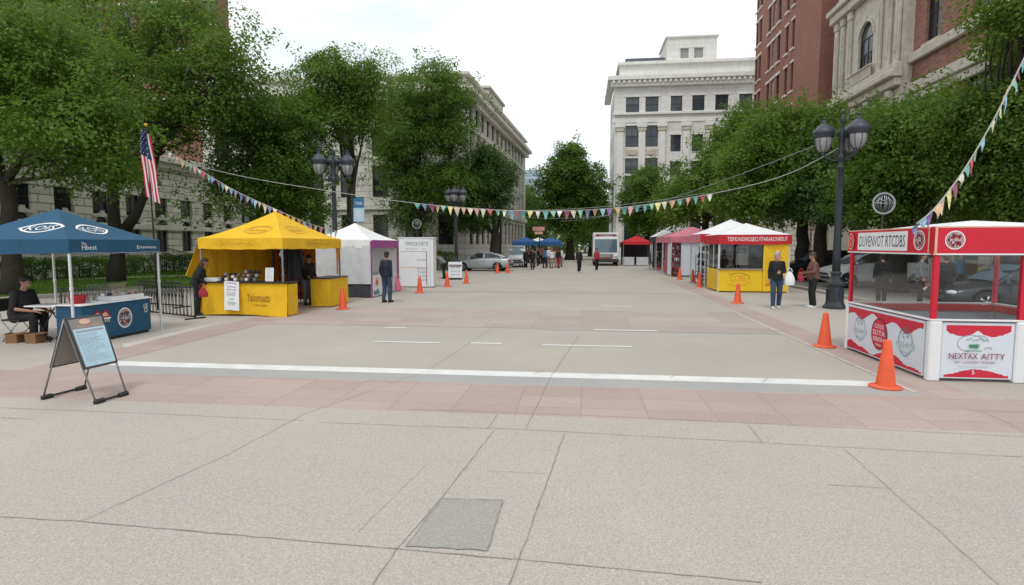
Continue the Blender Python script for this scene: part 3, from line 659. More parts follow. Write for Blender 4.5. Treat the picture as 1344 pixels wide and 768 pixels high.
# ---- long beige classical building on the left of the avenue
cx_, cy_ = atY(611, 100, 49).x, 49.
far = atY(689.5, 200, 82); ang = math.atan2(82-cy_, far.x-cx_)
r = thing('civic_building', 'long beige stone civic building with cornice running down the left of the avenue', 'building', (cx_, cy_, 0))
L = math.hypot(far.x-cx_, 82-cy_); HA = atY(611, 94, 49).z; zc = atY(611, 122, 49).z
zf = [2.0, 6.1, 9.6, 12.6]; hs = [2.6, 2.7, 2.3, 1.9]
holes = [H_(u, 1.25, z, h) for u in np.arange(1.8, L-1, 2.35) for z, h in zip(zf, hs)]
o, fr = facade(r, (0, 0, 0), ang, L, HA, holes, 'grey_stone', 'dark', 'beige_stone', sill=False)
bx = [(-.4, L+.4, -.45, -.004, zc-.6, zc-.05), (-.7, L+.7, -.85, -.004, zc-.05, zc+.4), (-.15, L+.15, -.28, -.004, 5.0, 5.5), (-.12, L+.12, -.2, -.004, 11.9, 12.15), (-.25, L+.25, -.3, -.004, HA-.3, HA)]
trimpart(r, fr, 'cornice', 'beige_stone', bx, .04)
for u in np.arange(.62, L-.3, 2.35): trimpart(r, fr, 'pilaster', 'beige_stone', [(u-.28, u+.28, -.16, -.004, 5.5, 11.9)], .03)
fl = 24.; holes = [H_(u, 1.35, z, h) for u in np.arange(1.9, fl-1, 2.9) for z, h in zip(zf, hs)]
o, f2 = facade(r, (-fl, 0, 0), 0, fl, HA, holes, 'grey_stone', 'dark', 'beige_stone', sill=False)
trimpart(r, f2, 'cornice', 'beige_stone', [(a, fl-.0, c, d, e, g) for (a, b, c, d, e, g) in bx], .04)
mb = MB(); mb.poly([(-fl, .3, HA-.3), (-.2, .3, HA-.3), (L*math.cos(ang)-.3, L*math.sin(ang), HA-.3), (-fl, L*math.sin(ang), HA-.3)], 'dark_roof'); mb.build('roof', r)
mb = MB(); mb.bx(-.2, 3., 0, .02, 0, .02, 'beige_stone'); q = fr @ Vector((L*.45, 1.2, HA)); ap = MB(); ap.bx(L*.36, L*.60, .6, 3.5, HA-.2, HA+1.7, 'beige_stone', .05); ap.bx(L*.35, L*.61, .4, 3.7, HA+1.7, HA+2.0, 'beige_stone', .05); o = ap.build('roof_block', r); o.matrix_local = fr
mb = MB(); e = fr @ Vector((L, 0, 0)); mb.bx(e.x-16, e.x-.05, e.y-.2, e.y, 0, HA, 'grey_stone'); mb.build('end_wall', r)
# ---- pale glass tower and wooded hill at the end of the avenue
r = thing('glass_tower', 'distant pale blue glass tower seen past the far end of the civic building', 'building', atY(697, 321, 190).to_2d().to_3d())
zt = atY(697, 223, 190).z; mb = MB(); mb.bx(-6, 3.2, 0, 9, 0, zt, 'tower_glass', .1); mb.build('tower_wall', r)
for z in np.arange(2.4, zt, 1.9): t = MB(); t.bx(-6.08, 3.28, -.08, 9.08, z, z+.5, 'tower_band'); t.build('floor_band', r)
# ------------------------------------------------------------------ canopy tents
def roof_fn(x0, x1, y0, y1, ze, za, side, sag=.05, pw=1.2):
    """u in [0,1] along the eave (left to right seen from outside), v in [0,1] up to the apex"""
    C = {'s': ((x0, y0), (x1, y0)), 'e': ((x1, y0), (x1, y1)), 'n': ((x1, y1), (x0, y1)), 'w': ((x0, y1), (x0, y0))}[side]
    ap = Vector(((x0+x1)/2, (y0+y1)/2, za)); a = Vector((*C[0], ze)); b = Vector((*C[1], ze))
    nrm = (b-a).cross(ap-a).normalized()
    def fn(u, v, l=0.):
        p = (a+(b-a)*u)*(1-v)+ap*v
        p.z = ze+(za-ze)*(v**pw)-sag*math.sin(PI*u)*math.sin(PI*min(1, v))*(1-v)
        return p+nrm*l
    return fn
def decal_roof(fn, L):
    """metre-ish (u, v) artwork around the middle of a roof slope"""
    return lambda u, v, l=0.: fn(.5+u/(L*max(.05, 1-v)), v, l+.006)
def val_fn(x0, x1, y0, y1, zb, zt, side, wav=.012, ph=0.):
    C = {'s': ((x0, y0), (x1, y0)), 'e': ((x1, y0), (x1, y1)), 'n': ((x1, y1), (x0, y1)), 'w': ((x0, y1), (x0, y0))}[side]
    a = Vector((*C[0], 0)); b = Vector((*C[1], 0)); t = (b-a).normalized(); nr = Vector((t.y, -t.x, 0))
    def fn(u, v, l=0.):
        p = a+(b-a)*u; k = (1-v)*math.sin(u*PI)
        p = p+nr*(l+.02*k+wav*(1-v)*math.sin(u*17+ph)); p.z = zb+(zt-zb)*v-.018*(1-v)*math.sin(u*PI)+.006*math.sin(u*23+ph)*(1-v); return p
    return fn
def canopy(root, x0, x1, y0, y1, zb, ze, za, roof, val, deco=None, name='canopy', sag=.05, pw=1.2, sides='senw'):
    mb = MB(); vm = val if isinstance(val, dict) else {k: val for k in 'senw'}
    for i, sd in enumerate('senw'):
        f = roof_fn(x0, x1, y0, y1, ze, za, sd, sag, pw)
        vs = []; n = 10
        mb.grid(lambda u, v: f(u, v), 10, 8, roof)
        g = val_fn(x0, x1, y0, y1, zb, ze, sd, ph=i*2.)
        mb.grid(lambda u, v: g(u, v), 28, 3, vm[sd])
        if deco and sd in deco: deco[sd](mb, f, g, math.hypot(x1-x0, 0) if sd in 'sn' else (y1-y0))
    return mb.build(name, root)
def poles(root, x0, x1, y0, y1, z, mat, r=.022, skip=(), foot=True):
    for i, (x, y) in enumerate(((x0, y0), (x1, y0), (x1, y1), (x0, y1))):
        if i in skip: continue
        mb = MB(); mb.box((x, y, z/2+.004), (r*2, r*2, z), mat, 0, .004); mb.box((x, y, .55*z), (r*2.6, r*2.6, .07), mat, 0, .006)
        if foot: mb.box((x, y, .009), (.11, .11, .014), mat, 0, .003)
        mb.build('pole', root)
def truss(root, x0, x1, y0, y1, z, za, mat):
    mb = MB(); C = [(x0, y0), (x1, y0), (x1, y1), (x0, y1)]; ap = ((x0+x1)/2, (y0+y1)/2, za-.1)
    for a, b in zip(C, C[1:]+C[:1]):
        m = ((a[0]+b[0])/2, (a[1]+b[1])/2)
        mb.tube([(*a, z), (*m, z-.22)], .011, mat, 6); mb.tube([(*a, z-.25), (*m, z)], .011, mat, 6); mb.tube([(*m, z-.22), (*b, z)], .011, mat, 6); mb.tube([(*m, z), (*b, z-.25)], .011, mat, 6)
    for a in C: mb.tube([(*a, z), ap], .012, mat, 6)
    mb.build('roof_frame', root)
def leaf_logo(D, u, v, w, h, text, ring_m, txt_m, rot=0.):
    """pointed oval outline with a word inside"""
    n = 14
    up = [(-w/2+w*i/n, h/2*math.sin(PI*i/n)**.8) for i in range(n+1)]; cr, sr = math.cos(rot), math.sin(rot)
    R = lambda x, y: (u+x*cr-y*sr, v+x*sr+y*cr)
    D.strip([R(x, y) for x, y in up], [R(x*.86, y*.80) for x, y in up], ring_m); D.strip([R(x*.86, -y*.80) for x, y in up], [R(x, -y) for x, y in up], ring_m)
    D.text(text, *R(0, 0), w*.62, h*.42, txt_m, rot)
def round_logo(D, u, v, r, ring_m, fill_m, txt_m, text, ry=None, seed=1, specks=()):
    ry = ry or r; rr = random.Random(seed)
    D.disc(u, v, r, ry, ring_m); D.disc(u, v, r*.88, ry*.88, fill_m); D.ring(u, v, r*.80, ry*.80, r*.035, ring_m)
    for i in range(16):
        a = 2*PI*i/16; D.ring(u+r*.66*math.cos(a), v+ry*.66*math.sin(a), r*.10, ry*.10, r*.04, specks[i % len(specks)] if specks else ring_m, 8)
    for i in range(9):
        a = rr.uniform(0, 6.3); k = rr.uniform(.1, .45); D.disc(u+r*k*math.cos(a), v+ry*k*math.sin(a), r*rr.uniform(.06, .13), ry*rr.uniform(.05, .11), specks[i % len(specks)] if specks else ring_m, 9)
    D.rect(u-r*.62, u+r*.62, v-ry*.17, v+ry*.17, fill_m); D.text(text, u, v, r*1.16, ry*.30, txt_m)
# ---- blue tent on the left
TX0, TX1, TY0, TY1 = -12.55, -9.76, 10.0, 12.42
root = thing('canopy_tent', 'blue pop-up canopy tent with white oval emblems at the left edge', 'tent', ((TX0+TX1)/2, (TY0+TY1)/2, 0)); ox, oy = root.location.x, root.location.y
a = (TX0-ox, TX1-ox, TY0-oy, TY1-oy)
def dec_s(mb, f, g, L):
    D = Decal(mb, decal_roof(f, L)); leaf_logo(D, .32, .42, 1.05, .30, 'KOIS', 'print_white', 'print_white')
def dec_e(mb, f, g, L):
    D = Decal(mb, decal_roof(f, L)); leaf_logo(D, -.05, .40, .80, .30, 'KOIS', 'print_white', 'print_white')
    V = Decal(mb, lambda u, v, l=0.: g(u/L, v, l+.004)); V.text('The', .34, .72, .12, .17, 'print_white'); V.text('Hbest', .46, .44, .34, .34, 'print_white'); V.text('Ertenensin.', L-.42, .45, .62, .25, 'print_white'); V.rect(.05, L-.05, .02, .07, 'print_grey', 20)
canopy(root, *a, 1.83, 2.10, 2.76, 'canvas_blue', 'canvas_blue', {'s': dec_s, 'e': dec_e}, pw=1.12)
poles(root, a[0]+.04, a[1]-.04, a[2]+.04, a[3]-.04, 2.08, 'pole_white', .020); truss(root, a[0]+.04, a[1]-.04, a[2]+.04, a[3]-.04, 2.04, 2.7, 'pole_grey')
# its counter
root = thing('vendor_counter', 'blue vendor counter with round printed emblems under the blue tent', 'counter', (-10.12, 11.2, 0))
mb = MB(); mb.bx(-.30, .28, -.92, .92, .06, .78, 'canvas_blue', .012); mb.bx(-.26, .24, -.88, .88, 0, .06, 'plastic_black')
D = Decal(mb, plane_fn((.281, -.92, .0), (0, 1, 0), (0, 0, 1)))
round_logo(D, 1.08, .42, .20, 'print_white', 'print_navy', 'print_white', 'HOBEST', .22, 3, ('print_peach', 'print_white', 'print_maroon', 'print_orange'))
D.poly([(.18, .50), (.33, .66), (.45, .60), (.58, .66), (.70, .50)], 'print_maroon'); D.poly([(.25, .52), (.34, .61), (.45, .56), (.56, .61), (.63, .52)], 'print_peach'); D.rect(.20, .68, .455, .49, 'print_white'); D.text('HATTOKES', .44, .42, .42, .05, 'print_white')
D.text('GE', 1.66, .62, .13, .09, 'print_white'); D.ring(1.66, .52, .05, .05, .014, 'print_white')
mb.build('counter_body', root)
mb = MB(); mb.bx(-.34, .32, -.96, .96, .78, .80, 'paper_white', .006); mb.build('counter_top', root)
mb = MB()
mb.box((-.30, .35, .98), (.006, 1.05, .34), 'clear_guard', rot=Matrix.Rotation(math.radians(12), 3, 'Y')); mb.box((-.20, .35, 1.15), (.20, 1.05, .006), 'clear_guard'); mb.build('sneeze_guard', root)
t = thing('display_case', 'low white display case of wares under a clear cover on the blue counter', 'display case', (-10.05, 11.55, .80)); mb = MB(); mb.bx(-.17, .17, -.45, .45, 0, .10, 'booth_white', .01); mb.build('case_tray', t)
mb = MB(); mb.bx(.155, .16, -.44, .44, .10, .26, 'clear_guard'); mb.bx(-.16, .16, -.44, .44, .26, .264, 'clear_guard'); mb.build('cover', t); rr = random.Random(21)
for i in range(14):
    mb = MB(); x_, y_ = -.10+.10*(i % 3), -.40+.062*i
    mb.box((x_, y_, .13), (.07, .05, .06), ('paper_white', 'print_navy', 'print_peach', 'print_maroon', 'cardboard')[i % 5], rr.uniform(-.3, .3), .008); mb.build('ware', t)
t = thing('plastic_tub', 'red plastic tub on the left end of the blue counter', 'tub', (-10.22, 10.6, .80)); mb = MB()
mb.lathe([(.13, 0), (.16, .15), (.175, .15), (.175, .165), (.15, .165), (.13, .02), (0.001, .02)], (0, 0, 0), 'plastic_red', 16); mb.build('tub_body', t)
rr = random.Random(4)
for i in range(5):
    t = thing('leaflet_stack', ['white leaflet stack at the right end of the blue counter', 'white leaflet stack behind the right end of the display case', 'white leaflet stack behind the middle of the display case', 'white leaflet stack behind the left end of the display case', 'white leaflet stack beside the red tub on the blue counter'][i], 'leaflets', (-10.26 if i in (1, 2, 3) else -9.98, (12.06, 11.9, 11.6, 11.3, 10.85)[i], .80), rr.uniform(-.2, .2), 'leaflets on the blue counter')
    mb = MB(); h = rr.uniform(.02, .06); mb.box((0, 0, h/2), (.2, .15, h), 'paper_white', 0, .004); D = Decal(mb, plane_fn((-.1, -.075, h+.001), (1, 0, 0), (0, 1, 0))); D.rect(.02, .18, .1, .13, 'print_grey'); D.disc(.1, .05, .03, .03, ('print_navy', 'print_maroon', 'print_teal')[i % 3]); mb.build('paper', t)
# table, chair and boxes beside the counter
t = thing('folding_table', 'small white topped folding table in front of the seated person', 'table', (-10.95, 10.72, 0))
mb = MB(); mb.box((0, 0, .74), (.72, .56, .03), 'paper_white', 0, .012); mb.build('tabletop', t)
for sx in (-1, 1):
    for sy in (-1, 1): mb = MB(); mb.tube([(sx*.30, sy*.22, .725), (-sx*.16, sy*.22, .0)], .012, 'black_iron', 6); mb.build('leg', t)
t = thing('folding_chair', 'black folding chair under the seated person at the left edge', 'chair', (-11.62, 10.62, 0))
mb = MB(); mb.box((0, 0, .45), (.42, .42, .035), 'plastic_black', 0, .012); mb.build('seat', t)
mb = MB(); mb.box((-.24, 0, .76), (.03, .42, .26), 'plastic_black', 0, .012, rot=Matrix.Rotation(-.16, 3, 'Y')); mb.build('backrest', t)
for sy in (-1, 1):
    mb = MB(); mb.tube([(-.27, sy*.2, .90), (-.19, sy*.2, .45), (.22, sy*.2, .0)], .012, 'steel', 6); mb.build('leg', t)
    mb = MB(); mb.tube([(.19, sy*.18, .44), (-.22, sy*.18, .0)], .012, 'steel', 6); mb.build('leg', t)
for i, (x, y, s, l) in enumerate([(-11.05, 10.42, .24, 'brown cardboard box on the ground under the folding table, nearer the blue counter'), (-11.50, 10.40, .22, 'darker cardboard box by the feet of the seated person')]):
    t = thing('cardboard_box', l, 'box', (x, y, 0), .2*i); mb = MB(); mb.box((0, 0, s*.42), (s, s, s*.84), 'cardboard', 0, .006); mb.build('box_body', t)
    mb = MB(); mb.box((s*.56, 0, s*.86), (s*.3, s, .006), 'cardboard', rot=Matrix.Rotation(.5, 3, 'Y')); mb.build('flap', t)
    mb = MB(); mb.box((-s*.56, 0, s*.86), (s*.3, s, .006), 'cardboard', rot=Matrix.Rotation(-.5, 3, 'Y')); mb.build('flap', t)
# ---- A-frame menu board
F1, F2, R1, R2 = P(126, 531), P(166, 519), P(57, 525), P(111, 511)
ctr = (F1+F2+R1+R2)/4; root = thing('menu_board', 'grey A-frame menu board with pale blue menu standing in the left foreground', 'sign board', (ctr.x, ctr.y, 0))
F1, F2, R1, R2 = [p-ctr for p in (F1, F2, R1, R2)]
T1 = (F1+R1)/2+Vector((0, 0, 1.06)); T2 = (F2+R2)/2+Vector((0, 0, 1.06))
for A, B in ((F1, F2), (R1, R2)):
    for a_, t_ in ((A, T1), (B, T2)):
        mb = MB(); mb.tube([a_+Vector((0, 0, .03)), t_], .011, 'pole_grey', 8); mb.build('leg', root)
    mb = MB(); e = (B-A).normalized()
    mb.tube([A-e*.02+Vector((0, 0, .03)), B+e*.02+Vector((0, 0, .03))], .016, 'plastic_black', 8)
    for q in (A, B): mb.box(q+e*(.05 if q is A else -.05)+Vector((0, 0, .03)), (.15, .06, .06), 'plastic_black', math.atan2(e.y, e.x), .015)
    mb.build('foot_bar', root)
for nm, A, B, C, E_ in (('front_panel', F1, F2, T1, T2), ('rear_panel', R1, R2, T1, T2)):
    k0, k1 = .40, 1.0; q0, q1 = A+(C-A)*k0, B+(E_-B)*k0
    U = (B-A).normalized(); V = ((C+E_)/2-(A+B)/2).normalized(); N = U.cross(V) if nm == 'front_panel' else V.cross(U)
    pts = [q0-U*.01, q1+U*.01, E_+U*.01, C-U*.01]; mb = MB(); mb.prism([p+N*.004 for p in pts], N*.02, 'board_dark'); mb.prism([q0+U*.022+V*.022+N*.0035, q1-U*.022+V*.022+N*.0035, E_-U*.022-V*.022+N*.0035, C+U*.022-V*.022+N*.0035], N*-.002, 'board_grey')
    W2 = (q1-q0).length; Hh = (C-q0).length; i_ = .022; mb.prism([q0+U*i_+V*i_+N*.0245, q1-U*i_+V*i_+N*.0245, E_-U*i_-V*i_+N*.0245, C+U*i_-V*i_+N*.0245], N*.002, 'board_grey')
    if nm == 'front_panel':
        w_ = W2; fn = lambda u, v, l=0., a=q0, b=q1, c=E_, d=C, n=N, w=W2, h=Hh: (a+(b-a)*(u/w))*(1-v/h)+(d+(c-d)*(u/w))*(v/h)+n*(.0285+l); D = Decal(mb, fn)
        D.rect(.03, w_-.02, .03, Hh*.77, 'paper_blue'); D.rect(.06, w_-.05, Hh*.70, Hh*.735, 'print_grey'); D.disc(w_*.45, Hh*.90, .075, .038, 'print_peach'); D.text('Cheo', w_*.45, Hh*.90, .10, .035, 'print_white'); D.text('Goodmens Menu', w_*.5, Hh*.815, w_*.62, .035, 'print_peach')
        D.text('Menu of the day', w_*.48, Hh*.717, w_*.6, .016, 'print_white')
        rr = random.Random(9); y = Hh*.655; words = ['Bratson nuret', 'Halad & onent', 'Toraten soup', 'Grilet hens', 'Marob salt tin', 'Pantell brott', 'Cofen', 'Sode 2.50', 'Limont tea 3.00']
        while y > .07:
            L_ = rr.uniform(.4, .78)*w_; D.text(rr.choice(words), .05+L_/2, y, L_, .014, 'print_grey'); y -= .0255
    mb.build(nm, root)
# ---- yellow tent
YX0, YX1, YY0, YY1 = -10.75, -8.22, 15.15, 19.05
root = thing('canopy_tent', 'bright yellow canopy tent with yellow cloth counters and open front', 'tent', ((YX0+YX1)/2, (YY0+YY1)/2, 0)); ox, oy = root.location.x, root.location.y
a = (YX0-ox, YX1-ox, YY0-oy, YY1-oy)
def yd_s(mb, f, g, L):
    D = Decal(mb, decal_roof(f, L)); D.ring(.10, .40, .42, .14, .022, 'print_gold'); D.ring(.10, .40, .36, .11, .010, 'print_gold'); D.text('Rahnans', .10, .40, .54, .10, 'print_gold')
    V = Decal(mb, lambda u, v, l=0.: g(u/L, v, l+.004)); V.text('AnhRDorahaons', 1.15, .55, .95, .34, 'print_gold'); V.ring(1.15, .55, .62, .32, .02, 'print_gold')
def yd_e(mb, f, g, L):
    D = Decal(mb, decal_roof(f, L)); D.ring(-.2, .42, .55, .13, .022, 'print_gold'); D.text('Rahnans', -.2, .42, .7, .10, 'print_gold')
    V = Decal(mb, lambda u, v, l=0.: g(u/L, v, l+.004)); V.text('Rendhunsaors', 2.2, .55, 1.5, .32, 'print_gold'); V.ring(2.2, .55, .95, .32, .02, 'print_gold')
canopy(root, *a, 1.88, 2.18, 3.03, 'canvas_yellow', 'canvas_yellow', {'s': yd_s, 'e': yd_e}, pw=1.28)
poles(root, a[0]+.05, a[1]-.05, a[2]+.05, a[3]-.05, 2.14, 'pole_grey', .022); truss(root, a[0]+.05, a[1]-.05, a[2]+.05, a[3]-.05, 2.1, 2.95, 'pole_grey')
def curtain(root, p, q, z0, z1, mat, name='side_curtain', amp=.03, n=36, taper=0., hole=None):
    p, q = Vector((*p, 0)), Vector((*q, 0)); t = (q-p).normalized(); nr = Vector((t.y, -t.x, 0)); L = (q-p).length
    mb = MB(); mb.grid(lambda u, v: p+t*L*(u*(1-taper*(1-v)))+nr*amp*(math.sin(u*L*9+.6*math.sin(v*4))*(.35+.65*(1-v)))+Vector((0, 0, z0+(z1-z0)*v)), n, 8, mat); return mb.build(name, root)
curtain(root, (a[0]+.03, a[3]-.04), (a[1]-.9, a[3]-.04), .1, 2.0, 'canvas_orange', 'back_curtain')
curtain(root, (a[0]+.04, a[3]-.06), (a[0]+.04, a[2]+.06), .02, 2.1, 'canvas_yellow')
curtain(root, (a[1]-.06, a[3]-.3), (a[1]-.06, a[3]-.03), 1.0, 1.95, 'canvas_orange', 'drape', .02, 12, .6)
mb = MB(); mb.grid(lambda u, v: Vector((a[0]-.02-.42*(1-v)-.05*math.sin(u*5), a[2]+.05+u*.5*(.4+.6*v), 2.05-.95*(1-v)+.04*math.sin(u*6))), 8, 8, 'canvas_yellow'); mb.build('flap', root)
# front counter with paper poster
cx0, cx1 = a[0]+.02, a[1]+.12; fy = a[2]-.06; mb = MB()
rr = random.Random(2)
def cf(u, v): return Vector((cx0+(cx1-cx0)*u, fy-.025*math.sin(u*9+2*v)*(1-v)-.05*(1-v)*u, .02+.90*v+.03*(1-v)*math.sin(u*4)))
mb.grid(cf, 40, 8, 'canvas_yellow')
D = Decal(mb, lambda u, v, l=0.: cf(u, v)+Vector((0, -.014-l, 0))); D.text('Yahomauts', .68, .56, .26, .26, 'print_brown'); D.text('n buendnil', .70, .33, .16, .07, 'print_brown')
mb.bx(cx1-.02, cx1, fy+.03, fy+.58, .03, .9, 'canvas_yellow'); mb.bx(cx0, cx0+.02, fy+.03, fy+.58, .03, .9, 'canvas_yellow'); mb.build('counter_cloth', root)
mb = MB(); mb.bx(cx0-.02, cx1+.03, fy-.05, fy+.62, .925, .96, 'plastic_black', .008); mb.build('counter_top', root)
t = thing('price_poster', 'white paper price poster hung on the front of the yellow counter', 'poster', (ox+cx0+1.05, oy+fy-.09, 0)); mb = MB(); pf = lambda u, v: Vector((-.22+.44*u+.02*(1-v), -.006-.07*(1-v), .18+.80*v+.01*math.sin(u*5)))
mb.grid(pf, 4, 6, 'paper_white'); D = Decal(mb, lambda u, v, l=0.: pf(u, v)+Vector((0, -.003-l, 0)))
for v, s, w_ in ((.93, 'CATEBURUIRS', .75), (.80, 'UNTAN', .6), (.70, 'BEJUES', .66), (.60, 'E 12 &', .55), (.52, 'POSTA', .5), (.38, 'KAO', .3), (.26, 'ENADRIN', .55), (.2, 'a 5.00', .4)): D.text(s, .5, v, w_, .055, 'print_purple' if v > .5 else 'print_grey')
mb.build('paper', t)
# second counter
sx0, sx1, sy0, sy1 = -.02-8.6-ox, a[1]+.25, 17.55-oy, a[3]-.1; mb = MB()
for p, q in (((sx0, sy0), (sx1, sy0)), ((sx1, sy0), (sx1, sy1))):
    P0, P1 = Vector((*p, 0)), Vector((*q, 0)); nr = Vector(((P1-P0).y, -(P1-P0).x, 0)).normalized()
    mb.grid(lambda u, v: P0+(P1-P0)*u+nr*(.02*math.sin(u*7)*(1-v))+Vector((0, 0, .03+.87*v)), 14, 6, 'canvas_yellow')
mb.build('counter_cloth', root)
mb = MB(); mb.bx(sx0-.02, sx1+.03, sy0-.03, sy1, .905, .94, 'plastic_black', .008); mb.build('counter_top', root)
# goods in the yellow tent
def shelf_unit(label, x, y, rz, wd, ht, dp, seed, fill):
    t = thing('display_rack', label, 'rack', (x, y, 0), rz); rr = random.Random(seed)
    for sx in (-1, 1):
        for sy in (-1, 1): mb = MB(); mb.bx(sx*wd/2-.012, sx*wd/2+.012, sy*dp/2-.012, sy*dp/2+.012, 0, ht, 'black_iron'); mb.build('post', t)
    z = .25
    while z < ht:
        mb = MB(); mb.bx(-wd/2, wd/2, -dp/2, dp/2, z, z+.018, 'wood', .004); mb.build('shelf', t); x_ = -wd/2+.06
        while x_ < wd/2-.05:
            s = rr.uniform(.05, .12); h = rr.uniform(.08, .24); mb = MB()
            if rr.random() < .5: mb.lathe([(s*.4, 0), (s*.45, h*.6), (s*.2, h*.8), (s*.2, h)], (x_+s/2, 0, z+.018), rr.choice(fill), 10)
            else: mb.box((x_+s/2, 0, z+.018+h/2), (s, dp*.6, h), rr.choice(fill), 0, .004)
            mb.build('ware', t); x_ += s+rr.uniform(.01, .05)
        z += .36
    return t
shelf_unit('dark shelf of wares at the back of the yellow tent', ox-.45, oy+a[3]-.35, 0, .9, 1.75, .3, 3, ['plastic_black', 'cardboard', 'cloth_grey', 'print_maroon'])
GOODS = [(-9.95, 'low rack of folded goods on the front counter of the yellow tent', .55, .20), (-9.35, 'dark wire rack of small goods on the yellow counter beside the price card', .50, .32)]
for i, (x, l, wd, h) in enumerate(GOODS):
    t = thing('goods_rack', l, 'rack', (x, YY0+.25, .96)); rr = random.Random(i)
    for j in range(3): mb = MB(); mb.bx(-wd/2, wd/2, -.12+.1*j, -.03+.1*j, h*.33*j, h*.33*j+.012, 'black_iron'); mb.build('tier', t)
    for j in range(12): mb = MB(); k = j % 3; mb.box((-wd/2+.04+wd*.9*(j//3)/3.6, -.07+.1*k, h*.33*k+.055), (.08, .07, .08), rr.choice(['print_grey', 'cloth_grey', 'paper_white', 'plastic_black', 'cardboard']), 0, .008); mb.build('packet', t)
t = thing('paper_stack', 'stack of white papers on the left end of the yellow counter', 'papers', (-10.40, YY0+.12, .96), .1); mb = MB()
for i in range(5): mb.box((random.uniform(-.04, .04), 0, .012+.02*i), (.42, .26, .016), 'paper_white', random.uniform(-.1, .1), .003)
mb.build('paper', t)
t = thing('price_card', 'white price card leaning on the yellow counter in front of dark clothes', 'card', (-8.72, YY0+.14, .96), .1); mb = MB(); mb.box((0, 0, .2), (.24, .012, .38), 'paper_white', 0, .004, rot=Matrix.Rotation(-.12, 3, 'X')); D = Decal(mb, plane_fn((-.12, -.032, .02), (1, 0, 0), (0, .12, 1)))
for i in range(6): D.text(['Bnst 4', 'Hont 6', 'Tess 3', 'Olan 8', 'Kint 5', 'Mans 2'][i], .12, .33-.05*i, .16, .025, 'print_grey')
mb.build('card_face', t)
mb = MB(); mb.box((0, .08, .15), (.02, .2, .02), 'wood', rot=Matrix.Rotation(.9, 3, 'X')); mb.build('card_stay', t)
def hung_coat(label, x, y, z, rz, mat, h=1.0, wd=.46):
    t = thing('hanging_coat', label, 'coat', (x, y, z), rz); mb = MB()
    for sd in (-1, 1): mb.grid(lambda u, v: Vector(((u-.5)*wd*(.62+.38*(1-v))*(1 if v < .9 else .55), sd*(.05+.03*math.sin(u*14))*math.sin(PI*u)**.5, -h*(1-v))), 12, 8, mat)
    mb.build('coat_body', t)
    for sd in (-1, 1): mb = MB(); mb.tube([(sd*wd*.32, 0, -.08), (sd*wd*.56, .0, -.4), (sd*wd*.58, .02, -.68)], [.07, .06, .05], mat, 8); mb.build('sleeve', t)
    mb = MB(); mb.tube([(-wd*.3, 0, -.05), (0, 0, .03), (wd*.3, 0, -.05)], .008, 'wood', 6); mb.tube([(0, 0, .03), (0, 0, .12), (.02, 0, .14)], .004, 'steel', 5); mb.build('hanger', t)
hung_coat('black coat hanging at the right of the front counter in the yellow tent', -8.55, 16.35, 1.98, .2, 'cloth_black')
hung_coat('second dark coat hanging deeper inside the yellow tent', -8.85, 16.9, 1.95, .5, 'cloth_navy', .85)
t = thing('pendant_lamp', 'small clear bulb lamp hanging from the front corner of the yellow tent', 'lamp', (YX1-.12, YY0+.12, 1.72)); mb = MB(); mb.ball((0, 0, 0), (.06, .06, .07), 'lamp_globe', 10, 8); mb.build('bulb', t); mb = MB(); mb.tube([(0, 0, .06), (0, 0, .45)], .006, 'black_iron', 5); mb.lathe([(.02, .05), (.03, .06), (.03, .11), (.01, .13)], (0, 0, 0), 'steel', 8); mb.build('cord', t)
# ---- white tent with purple front
WX0, WX1, WY0, WY1 = -10.35, -7.82, 20.85, 24.05
root = thing('canopy_tent', 'white canopy tent with a purple valance and grey cloth side wall', 'tent', ((WX0+WX1)/2, (WY0+WY1)/2, 0)); ox, oy = root.location.x, root.location.y; a = (WX0-ox, WX1-ox, WY0-oy, WY1-oy)
canopy(root, *a, 1.88, 2.17, 2.86, 'canvas_white', {'s': 'canvas_white', 'e': 'canvas_purple', 'n': 'canvas_white', 'w': 'canvas_white'}, pw=1.3)
poles(root, a[0]+.03, a[1]-.03, a[2]+.03, a[3]-.03, 2.12, 'canvas_purple', .03); truss(root, a[0]+.05, a[1]-.05, a[2]+.05, a[3]-.05, 2.1, 2.8, 'pole_grey')
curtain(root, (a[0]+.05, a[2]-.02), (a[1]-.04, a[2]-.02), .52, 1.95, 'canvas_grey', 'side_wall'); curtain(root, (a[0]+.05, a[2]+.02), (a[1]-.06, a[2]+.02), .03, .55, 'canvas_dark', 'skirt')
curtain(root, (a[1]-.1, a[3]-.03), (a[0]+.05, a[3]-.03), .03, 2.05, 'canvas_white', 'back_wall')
t = thing('vendor_counter', 'small white counter with a pink and teal poster at the purple fronted tent', 'counter', (-8.05, 21.75, 0)); mb = MB(); mb.bx(-.45, .22, -.8, .75, .03, .86, 'booth_white', .01)
D = Decal(mb, plane_fn((.221, -.8, 0), (0, 1, 0), (0, 0, 1))); D.poly([(.08, .08), (.7, .08), (.7, .2), (.5, .34), (.3, .22), (.08, .3)], 'print_teal'); D.poly([(.2, .45), (.35, .75), (.6, .72), (.68, .5), (.45, .38)], 'print_peach'); D.disc(.43, .56, .1, .1, 'print_red'); D.text('Tesan', .4, .32, .3, .06, 'print_white'); D.text('Hot drinks 3.50', 1.1, .6, .5, .06, 'print_grey'); D.text('open daily', 1.1, .48, .4, .05, 'print_grey'); mb.build('counter_body', t)
mb = MB(); mb.bx(-.48, .25, -.83, .78, .86, .89, 'counter_grey', .006); mb.build('counter_top', t)
shelf_unit('packed display shelf inside the purple fronted tent', -8.6, 21.6, PI/2, 1.0, 1.7, .3, 8, ['plastic_black', 'print_maroon', 'cloth_red', 'paper_white', 'print_grey'])
